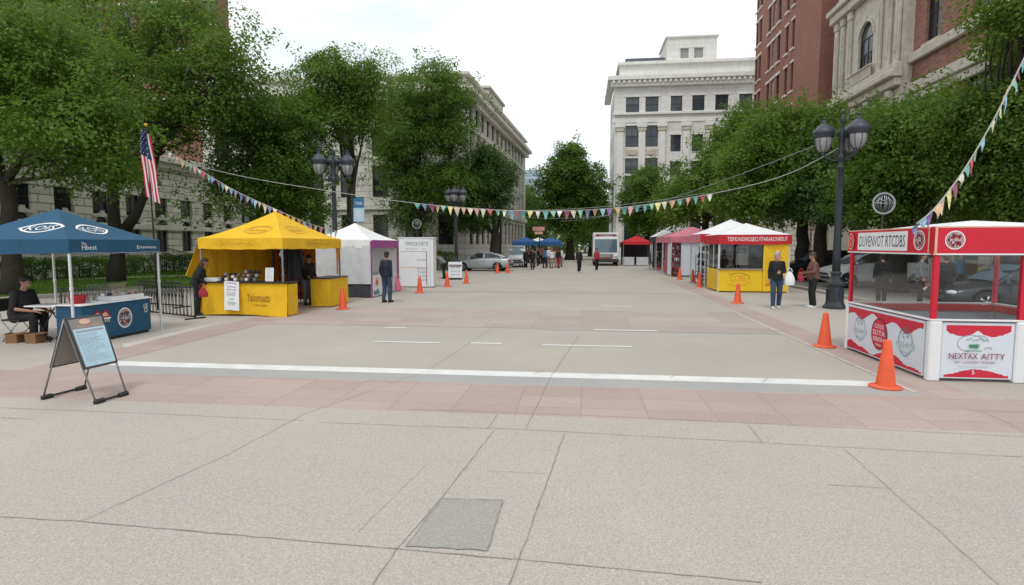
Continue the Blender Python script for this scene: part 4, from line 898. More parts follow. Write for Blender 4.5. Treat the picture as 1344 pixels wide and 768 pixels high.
# ---- white panel kiosk
x0, x1, y0 = atY(524, 370, 26.3).x, atY(569, 370, 26.3).x, 26.3; zt = atY(545, 313, y0).z
root = thing('panel_kiosk', 'white panelled kiosk covered in grey lettering behind the purple fronted tent', 'kiosk', ((x0+x1)/2, y0, 0)); hw = (x1-x0)/2
mb = MB(); mb.bx(-hw, hw-.16, 0, .6, .03, zt, 'booth_white', .015); mb.bx(hw-.155, hw, .02, .58, .03, zt, 'booth_white', .01)
D = Decal(mb, plane_fn((-hw, -.001, 0), (1, 0, 0), (0, 0, 1))); D.text('TRNSQUUETZ', hw*1.05, zt-.26, hw*1.35, .20, 'print_navy'); D.text('Hs anharts  -  tans', hw*1.0, zt-.48, hw*1.2, .06, 'print_maroon')
D.rect(.1, hw*2-.3, zt-.62, zt-.60, 'print_grey'); D.rect(.05, hw*2-.4, .92, .95, 'print_peach')
for i, s in enumerate(['hnana tesn one', 'RUEN', 'THIK', 'TEAM', 'nuste 20']): D.text(s, hw*1.35, 1.30-.17*i-(.25 if i else 0), .48, .11, 'print_grey')
D.rect(hw*2-.34, hw*2-.31, .1, zt-.6, 'print_maroon'); D.rect(hw*2-.25, hw*2-.245, .05, zt-.05, 'print_grey'); mb.build('panel_wall', root)
mb = MB(); mb.bx(-hw-.02, hw+.02, -.02, .62, zt, zt+.05, 'booth_white', .01); mb.build('roof', root)
mb = MB(); mb.bx(-hw, -hw+.06, -.02, .04, 0, .03, 'plastic_black'); mb.bx(hw-.06, hw, -.02, .04, 0, .03, 'plastic_black'); mb.build('foot', root)
# ---- white sign board in the far left
p = P(597.5, 367); root = thing('sign_board', 'white sign board with handwriting standing between two cones', 'sign board', (p.x, p.y, 0), .1); mb = MB()
mb.box((0, 0, .55), (.78, .03, .92), 'booth_white', 0, .01, rot=Matrix.Rotation(-.12, 3, 'X')); D = Decal(mb, plane_fn((-.39, -.075, .1), (1, 0, 0), (0, .12, .99)))
for i, (s, m_) in enumerate((('Open all', 'print_grey'), ('JNE TEN', 'print_teal'), ('DAYS', 'print_teal'), ('sana 12-6', 'print_grey'))): D.text(s, .40, .72-.17*i, .5, .11, m_)
D.ring(.39, .45, .36, .42, .01, 'print_grey', 4, PI/4, PI/4+2*PI)
mb.build('panel', root); mb = MB(); mb.box((0, .08, .42), (.7, .02, .9), 'board_grey', 0, .01, rot=Matrix.Rotation(.22, 3, 'X')); mb.build('rear_panel', root)
mb = MB(); mb.box((0, .0, .03), (.8, .4, .06), 'plastic_black', 0, .01); mb.build('base', root)
# ------------------------------------------------------------------ red booth
BX0, BX1, BY0, BY1 = 5.04, 7.62, 9.06, 11.72; BM = 6.22
root = thing('vendor_booth', 'red and white vendor booth with clear screens on the right', 'booth', ((BX0+BX1)/2, (BY0+BY1)/2, 0)); ox, oy = root.location.x, root.location.y
bx0, bx1, by0, by1, bm = BX0-ox, BX1-ox, BY0-oy, BY1-oy, BM-ox
ZC, ZR0, ZR1 = .87, 1.85, 2.26
def wavy_panel(root, O, U, L, z0, z1, art, name='front_panel', jag=9, seed=1):
    """white lower panel with torn-edged red bands top and bottom"""
    O = Vector(O); U = Vector(U); N = Vector((U.y, -U.x, 0)); mb = MB(); th = .05
    c = O+U*L/2-N*th/2; mb.box((c.x, c.y, (z0+z1)/2), (L, th, z1-z0), 'booth_panel', math.atan2(U.y, U.x), .004)
    D = Decal(mb, plane_fn(O+N*.001, U, (0, 0, 1))); art(D, L, z0, z1); return mb.build(name, root)
def torn(D, u0, u1, v_edge, amp, up, seed, mat='print_red', n=40, shape=None):
    rr = random.Random(seed); A = []
    for i in range(n+1):
        t = i/n; A.append((u0+(u1-u0)*t, v_edge+(shape(t) if shape else amp*math.sin(t*13+seed))+rr.uniform(-.008, .008)))
    E_ = [(x, up) for x, _ in A]
    if up > v_edge: D.strip(E_, A, mat)
    else: D.strip(A, E_, mat)
def art_front(D, L, z0, z1):
    torn(D, .05, L-.05, z1-.155, .02, z1-.035, 2, shape=lambda t: -.045*abs(math.sin(t*PI*2))+.05*math.exp(-((t-.49)/.07)**2)+.03*(abs(t-.5)*2)**3)
    torn(D, .05, L-.05, z0+.055, 0, z0+.02, 3, shape=lambda t: .085*math.sin(PI*t)**1.6)
    D.text('5', L*.46, z0+.095, .04, .06, 'print_white')
    u, v = L*.43, z1-.30
    D.ring(u-.02, v, .19, .125, .008, 'print_grey', 26, .12*PI, 1.45*PI); D.ring(u+.08, v+.02, .13, .10, .007, 'print_grey', 18, 0, .7*PI)
    for i in range(7): a_ = i*.9; D.ring(u-.07+.04*i, v+.055+.015*math.sin(i*2.), .018, .014, .005, 'print_teal', 8)
    rr = random.Random(6)
    for i in range(14): D.line([(u-.06+rr.uniform(0, .15), v-.075+rr.uniform(0, .07)) for _ in range(3)], .010, 'print_green')
    D.rect(u-.10, u+.12, v-.112, v-.10, 'print_green'); D.ring(u+.20, v-.085, .05, .035, .008, 'print_maroon', 14, 0, PI)
    D.text('NEXTAX', L*.30, v-.185, L*.40, .085, 'print_maroon'); D.text('AITTY', L*.71, v-.185, L*.33, .085, 'print_maroon')
    D.text('NET. LADARET MAINER  -', L*.48, v-.275, L*.62, .028, 'print_maroon'); D.text('Nanndt in and Tinnon', L*.44, v-.34, L*.42, .020, 'print_grey')
def art_side(D, L, z0, z1):
    # u runs from the far end (0) to the near corner (L)
    torn(D, .04, L-.02, z1-.15, .045, z1-.035, 4, n=60, shape=lambda t: .055*math.sin(t*21)-.03*math.sin(t*9+1)-.03*t)
    torn(D, .04, L-.02, z0+.10, .05, z0+.02, 5, n=60, shape=lambda t: .05*math.sin(t*11+.6)+.02*math.sin(t*29))
    v = (z0+z1)/2
    for u, m_ in ((.52, 'print_teal'), (2.02, 'print_teal')):
        D.ring(u, v+.02, .20, .225, .012, m_, 30); D.ring(u, v+.10, .10, .06, .010, m_, 16, 0, PI); D.disc(u-.05, v+.09, .016, .016, m_, 8); D.disc(u+.05, v+.11, .016, .016, m_, 8)
        D.rect(u-.25, u+.25, v-.075, v+.02, 'booth_panel'); D.text('HOLLANTS', u, v-.025, .46, .075, 'print_green'); D.text('bone ten', u, v-.14, .2, .035, m_); D.ring(u, v+.12, .14, .08, .008, m_, 14, .1*PI, .9*PI)
    u = 1.22; D.disc(u, v+.02, .26, .27, 'print_maroon', 32); D.disc(u, v+.02, .235, .245, 'print_red', 32); D.text('CIOUS', u, v+.15, .30, .075, 'print_white'); D.text('SOTA', u, v+.04, .40, .085, 'print_white'); D.text('ERESH', u, v-.07, .36, .075, 'print_white'); D.text('time', u, v-.16, .18, .05, 'print_white')
Lf = bm-bx0
wavy_panel(root, (bx0+.17, by0-.01, 0), (1, 0, 0), bm-bx0-.22, .05, ZC, art_front)
wavy_panel(root, (bm+.11, by0-.01, 0), (1, 0, 0), bx1-bm-.22, .05, ZC, art_front)
wavy_panel(root, (bx0-.01, by1-.05, 0), (0, -1, 0), by1-by0-.16, .05, ZC, art_side, 'side_panel')
wavy_panel(root, (bx1, by0+.1, 0), (0, 1, 0), by1-by0-.2, .05, ZC, lambda D, L, a_, b_: torn(D, .04, L-.04, b_-.15, .03, b_-.03, 7), 'side_panel')
wavy_panel(root, (bx1-.1, by1, 0), (-1, 0, 0), bx1-bx0-.2, .05, ZC, lambda D, L, a_, b_: torn(D, .04, L-.04, b_-.15, .03, b_-.03, 8), 'rear_panel')
for x, y, wd in ((bx0+.075, by0+.02, .17), (bm+.03, by0+.012, .15), (bx1-.05, by0+.02, .12), (bx0+.02, by1-.02, .10), (bx1-.05, by1-.05, .12)):
    mb = MB(); mb.box((x, y, ZC/2+.012), (wd, .12 if y < 0 else .09, ZC+.02), 'booth_white', 0, .02); mb.build('corner_board', root)
mb = MB()
for p, q in (((bx0, by0), (bx1, by0)), ((bx0, by1), (bx1, by1))): mb.bx(p[0]-.02, q[0]+.02, p[1]-.035, p[1]+.06, ZC+.024, ZC+.05, 'booth_white', .006)
for x in (bx0, bx1-.04): mb.bx(x-.025, x+.06, by0+.062, by1-.037, ZC+.024, ZC+.05, 'booth_white', .006)
mb.build('counter_rail', root)
mb = MB()
for p, q in (((bx0+.08, by1-.12), (bx1-.08, by1-.055)),): mb.bx(p[0], q[0], p[1], q[1], ZC-.10, ZC+.02, 'booth_red', .006)
mb.bx(bx0+.065, bx0+.11, by0+.09, by1-.13, ZC-.10, ZC+.02, 'booth_red', .006); mb.bx(bx1-.12, bx1-.07, by0+.09, by1-.13, ZC-.1, ZC+.02, 'booth_red', .006); mb.build('inner_rail', root)
mb = MB(); mb.bx(bx0+.12, bx1-.13, by0+.5, by1-.15, .55, .62, 'counter_grey', .01); mb.bx(bx0+.2, bx1-.2, by0+.6, by1-.2, 0, .55, 'booth_white', .01); mb.build('inner_counter', root)
for x, y in ((bx0+.045, by0+.02), (bm+.03, by0+.02), (bx1-.045, by0+.03), (bx0+.03, by1-.04), (bx1-.045, by1-.04)):
    mb = MB(); mb.box((x, y, (ZC+ZR0)/2+.03), (.075 if y < 0 else .06, .07, ZR0-ZC-.02), 'booth_red', 0, .008); mb.build('post', root)
for o_, d_ in (((bx0, by0), 's'), ((bx0, by0), 'w')):
    mb = MB()
    if d_ == 's': mb.bx(bx0+.085, bm-.01, by0+.016, by0+.022, ZC+.05, ZR0, 'acrylic')
    else: mb.bx(bx0+.03, bx0+.036, by0+.06, by1-.08, ZC+.05, ZR0, 'acrylic')
    mb.build('clear_screen', root)
mb = MB(); mb.bx(bm+.07, bx1-.085, by0+.016, by0+.022, ZC+.05, ZR0, 'acrylic'); mb.build('clear_screen', root)
# fascia boards
def fascia(O, U, L, art, name='fascia'):
    O = Vector(O); U = Vector(U); N = Vector((U.y, -U.x, 0)); mb = MB(); c = O+U*L/2-N*.03
    mb.box((c.x, c.y, (ZR0+ZR1)/2), (L, .06, ZR1-ZR0), 'booth_red', math.atan2(U.y, U.x), .006)
    D = Decal(mb, plane_fn(O+N*.001+Vector((0, 0, ZR0)), U, (0, 0, 1))); h = ZR1-ZR0
    D.rect(0, L, .0, .022, 'booth_white'); D.rect(0, L, h-.02, h, 'print_peach'); art(D, L, h); return mb.build(name, root)
def fa_s(D, L, h):
    round_logo(D, .28, h*.52, .135, 'print_white', 'print_maroon', 'print_white', 'BORNE', None, 5, ('print_white', 'print_peach', 'print_navy'))
    D.rect(0, .035, 0, h, 'print_peach')
def fa_w(D, L, h):
    D.rect(.40, L-.62, .05, h-.05, 'booth_white'); D.text('DUVENVOT', .40+(L-1.02)*.30, h*.5, (L-1.02)*.52, .19, 'print_black'); D.text('RTCDBS', .40+(L-1.02)*.78, h*.5, (L-1.02)*.36, .19, 'print_black')
    round_logo(D, L-.30, h*.52, .15, 'print_white', 'print_maroon', 'print_white', 'BONE', .15, 6, ('print_white', 'print_peach', 'print_grey'))
    D.disc(.18, h*.5, .12, .15, 'print_peach'); D.disc(.18, h*.5, .10, .13, 'print_red'); D.ring(.18, h*.5, .06, .08, .02, 'print_peach'); D.rect(L-.03, L, 0, h, 'print_peach')
ov = .03
fascia((bx0-ov, by0-ov, 0), (1, 0, 0), bx1-bx0+2*ov, fa_s); fascia((bx0-ov, by1+ov, 0), (0, -1, 0), by1-by0+2*ov-.061, fa_w)
fascia((bx1+ov, by1+ov, 0), (-1, 0, 0), bx1-bx0+ov-.035, lambda D, L, h: None); fascia((bx1+ov, by0-ov+.061, 0), (0, 1, 0), by1-by0-.064, lambda D, L, h: None)
mb = MB(); rf = [roof_fn(bx0+.04, bx1-.04, by0+.04, by1-.04, ZR1-.05, ZR1+.13, s, 0, .8) for s in 'senw']
for f in rf: mb.grid(lambda u, v: f(u, v), 8, 6, 'canvas_white')
mb.build('roof', root)
# ------------------------------------------------------------------ yellow kiosk under a white and red tent
KX0, KX1, KY0, KY1 = 5.62, 8.44, 25.1, 27.9
root = thing('canopy_tent', 'white peaked tent with a red lettered valance over the yellow kiosk', 'tent', ((KX0+KX1)/2, (KY0+KY1)/2, 0)); ox, oy = root.location.x, root.location.y; a = (KX0-ox-.02, KX1-ox+.06, KY0-oy-.08, KY1-oy)
def kd(mb, f, g, L): V = Decal(mb, lambda u, v, l=0.: g(u/L, v, l+.004)); V.text('TSEMONDINOSECUTFARARONREUT', L*.53, .55, L*.82, .42, 'print_white')
zb, ze, za = atY(990, 320.5, 25.05).z, atY(990, 308, 25.05).z, atY(978, 293, 26.5).z
canopy(root, *a, zb, ze, za, 'canvas_white', 'canvas_red', {'s': kd}, sag=.04, pw=1.15); poles(root, a[0]+.05, a[1]-.05, a[2]+.12, a[3]-.05, ze-.03, 'pole_white', .025); truss(root, a[0]+.05, a[1]-.05, a[2]+.12, a[3]-.05, ze-.05, za-.05, 'pole_grey')
root = thing('kiosk', 'yellow panelled kiosk with a dark serving window and tall menu panel', 'kiosk', ((KX0+KX1)/2, (KY0+KY1)/2, 0))
k0, k1, ky = KX0-ox+.03, KX1-ox-.02, KY0-oy; zc = atY(990, 354, 25.1).z; xm = atY(1001, 360, 25.1).x-ox
mb = MB(); mb.bx(k0, xm-.01, ky, ky+.06, .05, zc, 'kiosk_yellow', .01); D = Decal(mb, plane_fn((k0, ky-.001, 0), (1, 0, 0), (0, 0, 1))); Lk = xm-k0
D.text('COBE', Lk*.45, zc*.62, .62, .26, 'print_orange'); D.ring(Lk*.45, zc*.62, .46, .23, .025, 'print_brown', 24, -.1*PI, .8*PI); D.line([(Lk*.2, zc*.36), (Lk*.4, zc*.28), (Lk*.6, zc*.34), (Lk*.75, zc*.48)], .03, 'print_orange'); mb.build('lower_panel', root)
mb = MB(); mb.bx(xm, k1, ky-.02, ky+.06, .05, zb+.1, 'kiosk_yellow', .01); D = Decal(mb, plane_fn((xm, ky-.021, 0), (1, 0, 0), (0, 0, 1))); Lk = k1-xm; rr = random.Random(3)
D.text('Tonuoncsin', Lk*.5, zb-.16, Lk*.7, .12, 'print_orange'); D.poly([(Lk*.4, zb-.25), (Lk*.52, zb-.34), (Lk*.72, zb-.24), (Lk*.66, zb-.46), (Lk*.78, zb-.62), (Lk*.55, zb-.56), (Lk*.42, zb-.7), (Lk*.44, zb-.48)], 'print_orange')
for i in range(12): wd = rr.uniform(.5, .8)*Lk; D.text(rr.choice(['Tesm onaheas  4', 'Gonanh tress  6', 'Burnlot sens  5', 'Hont cobe  3', 'Suna rohl  7']), .1+wd/2, zb-.55-.105*i, wd, .055, 'print_orange')
D.rect(.1, Lk*.75, .30, .38, 'print_orange'); mb.build('menu_panel', root)
mb = MB(); mb.bx(k0, k0+.06, ky+.062, ky+2.3, .05, zc, 'kiosk_yellow', .01); D = Decal(mb, plane_fn((k0-.001, ky+2.3, 0), (0, -1, 0), (0, 0, 1)))
for i in range(3): D.rect(.3+.7*i, .34+.7*i, .3, zc-.2, 'print_gold')
mb.build('side_panel', root)
mb = MB(); mb.bx(k0+.07, k1, ky+2.2, ky+2.26, .05, zb+.1, 'plastic_black'); mb.bx(k1-.06, k1, ky+.07, ky+2.19, .05, zb+.1, 'kiosk_yellow'); mb.build('rear_panel', root)
mb = MB(); mb.bx(k0-.02, xm+.02, ky-.06, ky+.4, zc, zc+.04, 'steel', .006); mb.build('counter_top', root)
mb = MB(); mb.bx(k0+.05, xm-.03, ky+.02, ky+.026, zc+.06, zb+.02, 'acrylic'); mb.bx(k0+.02, k0+.026, ky+.1, ky+2.1, zc+.06, zb, 'acrylic'); mb.build('serving_window', root)
for x, y in ((k0+.02, ky+.02), (xm-.02, ky+.03), (k0+.02, ky+1.1)): mb = MB(); mb.box((x, y, (zc+zb)/2+.04), (.04, .04, zb-zc), 'plastic_black' if x > k0+.1 else 'pole_white'); mb.build('mullion', root)
t = shelf_unit('dark stocked shelf inside the yellow kiosk', KX0+1.0, KY0+1.9, 0, 1.4, 1.8, .3, 12, ['plastic_black', 'cloth_grey', 'print_grey', 'cardboard'])
t = thing('notice_board', 'white notice board with a pale green sheet inside the yellow kiosk', 'board', (KX0+1.35, KY0+1.65, 0)); mb = MB(); mb.bx(-.22, .3, 0, .03, 1.1, 1.95, 'paper_white', .005); D = Decal(mb, plane_fn((-.22, -.001, 1.1), (1, 0, 0), (0, 0, 1))); D.rect(.08, .44, .5, .75, 'print_teal'); D.text('MENU', .26, .62, .25, .1, 'print_white'); mb.build('board_face', t); mb = MB(); mb.bx(-.2, -.17, 0, .03, 0, 1.1, 'pole_grey'); mb.bx(.25, .28, 0, .03, 0, 1.1, 'pole_grey'); mb.build('stand', t)
# second white peaked tent behind
root = thing('canopy_tent', 'second white peaked tent close behind the yellow kiosk', 'tent', (7.12, 29.6, 0)); a = (-1.62, 1.7, -1.3, 1.3)
canopy(root, *a, 2.12, 2.5, 3.22, 'canvas_white', {'s': 'canvas_red', 'e': 'canvas_white', 'n': 'canvas_white', 'w': 'canvas_pink'}, pw=1.15); poles(root, -1.57, 1.65, -1.25, 1.25, 2.45, 'pole_white', .03); truss(root, -1.57, 1.65, -1.25, 1.25, 2.4, 3.25, 'pole_grey')
curtain(root, (1.66, -1.2), (1.66, 1.2), .05, 2.3, 'canvas_white', 'back_wall')
shelf_unit('black wire rack of goods at the side of the second white tent', 5.9, 29.2, PI/2, .8, 1.9, .35, 15, ['plastic_black', 'cloth_grey', 'paper_white', 'print_grey'])
shelf_unit('shorter wire rack of goods behind the yellow kiosk', 5.95, 30.4, PI/2, .7, 1.5, .35, 16, ['plastic_black', 'cloth_grey', 'cardboard'])
# pink canopies with grey panels
root = thing('canopy_tent', 'faded pink canopy tent with pale grey side panels in the right hand row', 'tent', (7.0, 38.6, 0)); a = (-1.6, 1.6, -1.7, 2.1)
canopy(root, *a, 2.12, 2.5, 3.15, 'canvas_pink', 'canvas_pink', pw=.9); poles(root, -1.55, 1.55, -1.65, 2.05, 2.45, 'pole_white', .03)
mb = MB(); mb.bx(-.95, 1.5, -1.6, -1.55, .08, 2.2, 'booth_panel', .01); mb.build('side_panel', root); mb = MB(); mb.bx(-1.5, -1.46, -1.3, .3, .08, 2.15, 'canvas_white', .01); mb.build('side_panel', root); mb = MB(); mb.bx(-1.45, 1.5, 1.95, 2.0, .08, 2.2, 'canvas_pink', .01); mb.build('back_panel', root)
shelf_unit('dark shelf of wares at the front corner of the pink tent', 5.72, 36.95, .0, .5, 1.9, .3, 18, ['plastic_black', 'cloth_grey', 'paper_white'])
root = thing('canopy_tent', 'lighter pink canopy tent beyond the faded pink one', 'tent', (7.3, 43.4, 0)); a = (-1.8, 1.6, -1.8, 1.9); canopy(root, *a, 2.15, 2.5, 3.05, 'canvas_pink', 'canvas_pink', pw=.9); poles(root, -1.75, 1.55, -1.75, 1.85, 2.45, 'pole_white', .03)
shelf_unit('stocked rack under the lighter pink canopy', 6.9, 42.4, .3, 1.4, 1.8, .4, 19, ['plastic_black', 'cloth_grey', 'paper_white', 'cloth_red'])
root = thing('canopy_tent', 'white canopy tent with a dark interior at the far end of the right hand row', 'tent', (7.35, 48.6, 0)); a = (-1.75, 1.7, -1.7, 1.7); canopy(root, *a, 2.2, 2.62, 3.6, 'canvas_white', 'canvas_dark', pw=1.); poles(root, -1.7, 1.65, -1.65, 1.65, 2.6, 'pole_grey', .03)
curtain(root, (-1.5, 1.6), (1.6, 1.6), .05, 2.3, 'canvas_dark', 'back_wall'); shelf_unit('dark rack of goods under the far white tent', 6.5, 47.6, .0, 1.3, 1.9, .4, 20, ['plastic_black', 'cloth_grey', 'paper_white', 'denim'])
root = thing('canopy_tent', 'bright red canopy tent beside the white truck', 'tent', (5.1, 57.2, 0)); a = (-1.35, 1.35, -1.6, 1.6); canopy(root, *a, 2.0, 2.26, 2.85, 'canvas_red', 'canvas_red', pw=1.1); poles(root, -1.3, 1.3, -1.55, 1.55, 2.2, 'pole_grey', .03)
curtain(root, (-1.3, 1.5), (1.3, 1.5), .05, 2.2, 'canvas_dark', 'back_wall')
for i, (x, y, l) in enumerate([(4.3, 56.3, 'white cloth covered table at the left under the red canopy'), (5.6, 56.2, 'white cloth covered table at the right under the red canopy')]):
    t = thing('covered_table', l, 'table', (x, y, 0)); mb = MB(); mb.grid(lambda u, v: Vector(((u-.5)*1.1, -.35-.04*math.sin(u*20)*(1-v), .05+.72*v)), 20, 4, 'canvas_grey'); mb.grid(lambda u, v: Vector((-.55, .35-u*.7, .05+.72*v)), 6, 3, 'canvas_grey'); mb.build('table_cloth', t); mb = MB(); mb.bx(-.57, .57, -.36, .36, .77, .80, 'canvas_white', .006); mb.build('tabletop', t)
    for s in (-1, 1): mb = MB(); mb.bx(s*.5-.02, s*.5+.02, -.02, .02, 0, .77, 'pole_grey'); mb.build('leg', t)
for i, (px, Y, l, m_) in enumerate([(690, 63, 'royal blue canopy tent behind the crowd, left one', 'canvas_royal'), (722, 64, 'royal blue canopy tent behind the crowd, right one', 'canvas_royal'), (707, 66, 'white canopy tent between the two royal blue ones behind the crowd', 'canvas_white')]):
    p = atY(px, 321, Y); root = thing('canopy_tent', l, 'tent', (p.x, p.y, 0)); canopy(root, -1.35, 1.35, -1.35, 1.35, 1.9, 2.3, 2.8, m_, m_, pw=1.1); poles(root, -1.3, 1.3, -1.3, 1.3, 2.25, 'pole_grey', .03)
# ------------------------------------------------------------------ lamp posts
def lantern(root, x, y, z, s=1.):
    o = MB(); o.lathe([(.05, .62), (.075, .58), (.05, .54), (.10, .50), (.20, .44), (.235, .36), (.30, .33), (.315, .26), (.315, .20), (.285, .18), (.285, .12), (.265, .10)], (x, y, z), 'lamp_cap', 18); o.ball((x, y, z+.68), .05, 'lamp_cap', 8, 6)
    lo = o.build('lantern', root); g = MB(); g.lathe([(.235, .11), (.245, .02), (.235, -.09), (.195, -.22), (.13, -.31), (.05, -.36)], (x, y, z), 'lamp_globe', 18); g.build('globe', lo)
    h = MB(); h.lathe([(.055, -.355), (.06, -.38), (.03, -.42), (.012, -.47)], (x, y, z), 'lamp_cap', 10)
    for i in range(8): aa = 2*PI*i/8; h.tube([(x+r*math.cos(aa), y+r*math.sin(aa), z+q) for r, q in ((.246, .10), (.256, .02), (.246, -.09), (.206, -.225), (.138, -.318), (.05, -.37))], .010, 'lamp_cap', 4)
    h.build('lantern_rib', lo)
def lamp_post(label, x, y, rz=0., s=1., base=True, arms=((.50, 0.), (.50, PI), (.42, PI/2), (.42, -PI/2))):
    t = thing('street_lamp', label, 'street lamp', (x, y, 0), rz, 'cast iron street lamps'); t.scale = (s, s, s)
    mb = MB(); mb.lathe([(.34, 0), (.34, .07), (.30, .10), (.275, .14), (.25, .2), (.215, .66), (.21, .70), (.27, .73), (.285, .79), (.27, .84), (.19, .87), (.15, .92), (.13, 1.04), (.155, 1.08), (.155, 1.13), (.12, 1.17)], (0, 0, 0), 'lamp_paint', 8, False)
    for i in range(8):
        aa = PI/8+2*PI*(i+.5)/8+PI/8; mb.box((.226*math.cos(aa), .226*math.sin(aa), .43), (.05, .10, .36), 'lamp_paint', aa, .012)
    mb.build('base', t)
    mb = MB(); mb.lathe([(.118, 1.15), (.115, 1.6), (.10, 3.), (.085, 4.3), (.11, 4.32), (.115, 4.38), (.085, 4.42), (.085, 4.55), (.13, 4.6), (.14, 4.68), (.10, 4.75), (.085, 4.8), (.08, 5.3), (.11, 5.36), (.06, 5.5), (.05, 5.7), (.085, 5.76), (.05, 5.86), (.015, 5.98)], (0, 0, 0), 'lamp_paint', 14)
    for i in range(10): aa = 2*PI*i/10; mb.tube([(.112*math.cos(aa), .112*math.sin(aa), 1.2), (.082*math.cos(aa), .082*math.sin(aa), 4.25)], .010, 'lamp_paint', 4)
    mb.build('shaft', t)
    for r, aa in arms:
        c, s_ = math.cos(aa), math.sin(aa); mb = MB()
        pts = [(c*q, s_*q, z) for q, z in ((.06, 4.62), (.16, 4.56), (.28, 4.62), (r-.02, 4.76), (r, 4.85))]
        pts2 = [(c*q, s_*q, z) for q, z in ((.07, 5.2), (.18, 5.34), (.30, 5.36), (r, 5.74), (r, 5.72))]
        mb.tube(pts, .030, 'lamp_paint', 7)
        mb.tube([(c*q, s_*q, z) for q, z in ((.07, 4.95), (.13, 4.75), (.2, 4.66), (.22, 4.74), (.17, 4.80))], .02, 'lamp_paint', 6); mb.tube([(c*q, s_*q, z) for q, z in ((.07, 5.1), (.12, 5.3), (.15, 5.42), (.11, 5.46))], .018, 'lamp_paint', 6)
        mb.build('arm', t); lantern(t, c*r, s_*r, 5.2)
    return t
L0 = P(1095, 405); lamp_post('tall black street lamp with clustered lanterns beside the person in the brown jacket', L0.x, L0.y, 0., 1., True, ((.50, 2.75), (.52, -1.02), (.50, .62)))
p = atY(440, 321, 25.); lamp_post('black street lamp rising behind the white and purple tent', p.x, p.y, 0., 1.05, True, ((.60, .66), (.60, 3.30), (.5, 2.)))
p = P(599, 358); lamp_post('distant street lamp behind the white sign board', p.x, p.y, -.1, 1.03)
# slim poles and round signs
def slim_pole(label, px, Y, z, r=.06):
    p = atY(px, 321, Y); t = thing('slim_pole', label, 'pole', (p.x, p.y, 0)); mb = MB(); mb.tube([(0, 0, 0), (0, 0, z)], [r, r*.8], 'black_iron', 8); mb.build('shaft', t); mb = MB(); mb.lathe([(r*2, 0), (r*2, .1), (r*1.3, .2), (r*1.2, .5)], (0, 0, 0), 'black_iron', 8); mb.build('base', t); mb = MB(); mb.ball((0, 0, z), r*1.6, 'black_iron', 8, 6); mb.build('finial', t); return t
slim_pole('slim black pole beside the white van', 657, 50, 4.8, .08)
def round_sign(label, px, py, Y, rad, glyph):
    p = atY(px, py, Y); t = thing('round_sign', label, 'sign', (p.x, p.y, 0)); mb = MB(); mb.tube([(0, .03, 0), (0, .03, p.z-rad*.6)], .03, 'black_iron', 7); mb.build('post', t)
    mb = MB(); N_ = 28
    for i in range(N_):
        a0, a1 = 2*PI*i/N_, 2*PI*(i+1)/N_; mb.prism([(k*math.cos(q), -.02, p.z+k*math.sin(q)) for k, q in ((rad, a0), (rad, a1), (rad*.84, a1), (rad*.84, a0))], (0, .04, 0), 'pole_grey')
    mb.build('ring', t); mb = MB(); rr = random.Random(px)
    for i in range(glyph):
        x = -rad*.7+1.4*rad*i/(glyph-1); h = math.sqrt(max(0, (rad*.82)**2-x*x)); mb.tube([(x*.8, 0, p.z-h*.9), (x+rr.uniform(-.05, .05), 0, p.z), (x*.7, 0, p.z+h*.9)], rad*.055, 'pole_grey', 5)
    mb.tube([(-rad*.8, 0, p.z+.02), (rad*.8, 0, p.z-.02)], rad*.06, 'pole_grey', 5); mb.tube([(-rad*.5, 0, p.z+rad*.5), (0, 0, p.z+rad*.2), (rad*.5, 0, p.z+rad*.5)], rad*.05, 'pole_grey', 5); mb.build('glyph', t); return t
round_sign('round openwork metal sign under the trees behind the red booth', 1160, 267, 20.5, .36, 7)
round_sign('small round openwork sign above the white peaked tents', 963, 270, 34, .26, 5)
round_sign('small round sign on a pole above the white panelled kiosk', 547, 294, 31, .26, 4)
# blue banner on a pole, street sign, overhead cables
p = atY(470, 275, 29.5); t = thing('pole_banner', 'faded blue banner on a slim pole left of the beige civic building', 'banner', (p.x, p.y, 0)); mb = MB(); mb.tube([(-.33, 0, 0), (-.33, 0, p.z+.9)], .045, 'black_iron', 8); mb.build('post', t); mb = MB()
for z in (p.z+.62, p.z-.66): mb.tube([(-.33, 0, z), (.34, 0, z)], .018, 'black_iron', 6)
mb.build('arm', t); mb = MB(); mb.box((.04, 0, p.z-.02), (.58, .02, 1.24), 'paper_blue'); D = Decal(mb, plane_fn((-.25, -.0105, p.z-.64), (1, 0, 0), (0, 0, 1))); D.rect(0, .58, .72, 1.24, 'cloth_blue'); D.text('TANS', .29, .96, .4, .16, 'print_white'); D.disc(.29, .4, .18, .2, 'booth_panel'); mb.build('banner_cloth', t)
p = atY(707, 302, 60); t = thing('street_sign', 'red and white street sign on a dark pole above the crowd', 'sign', (p.x, p.y, 0)); mb = MB(); mb.tube([(.1, 0, 0), (.1, 0, p.z+.5)], .06, 'black_iron', 8); mb.build('post', t); mb = MB(); mb.bx(-.62, .62, -.1, -.062, p.z-.08, p.z+.34, 'canvas_pink'); D = Decal(mb, plane_fn((-.62, -.101, p.z-.08), (1, 0, 0), (0, 0, 1))); D.rect(.04, 1.2, .05, .37, 'print_peach'); D.text('MARTON ST', .62, .21, 1.0, .2, 'print_maroon'); mb.build('sign_plate', t); mb = MB(); mb.bx(-.4, .42, -.1, -.062, p.z-.42, p.z-.16, 'print_peach'); mb.build('lower_plate', t)
def cable(label, pts, r=.012, mat='cable_grey', name='overhead_cable'):
    mb = MB(); mb.tube(pts, r, mat, 5); o = mb.build(name); return tag(o, label, 'cable', 'overhead cables')
def sagline(a, b, s, n=24): a, b = Vector(a), Vector(b); return [a+(b-a)*(i/n)-Vector((0, 0, s*4*(i/n)*(1-i/n))) for i in range(n+1)]
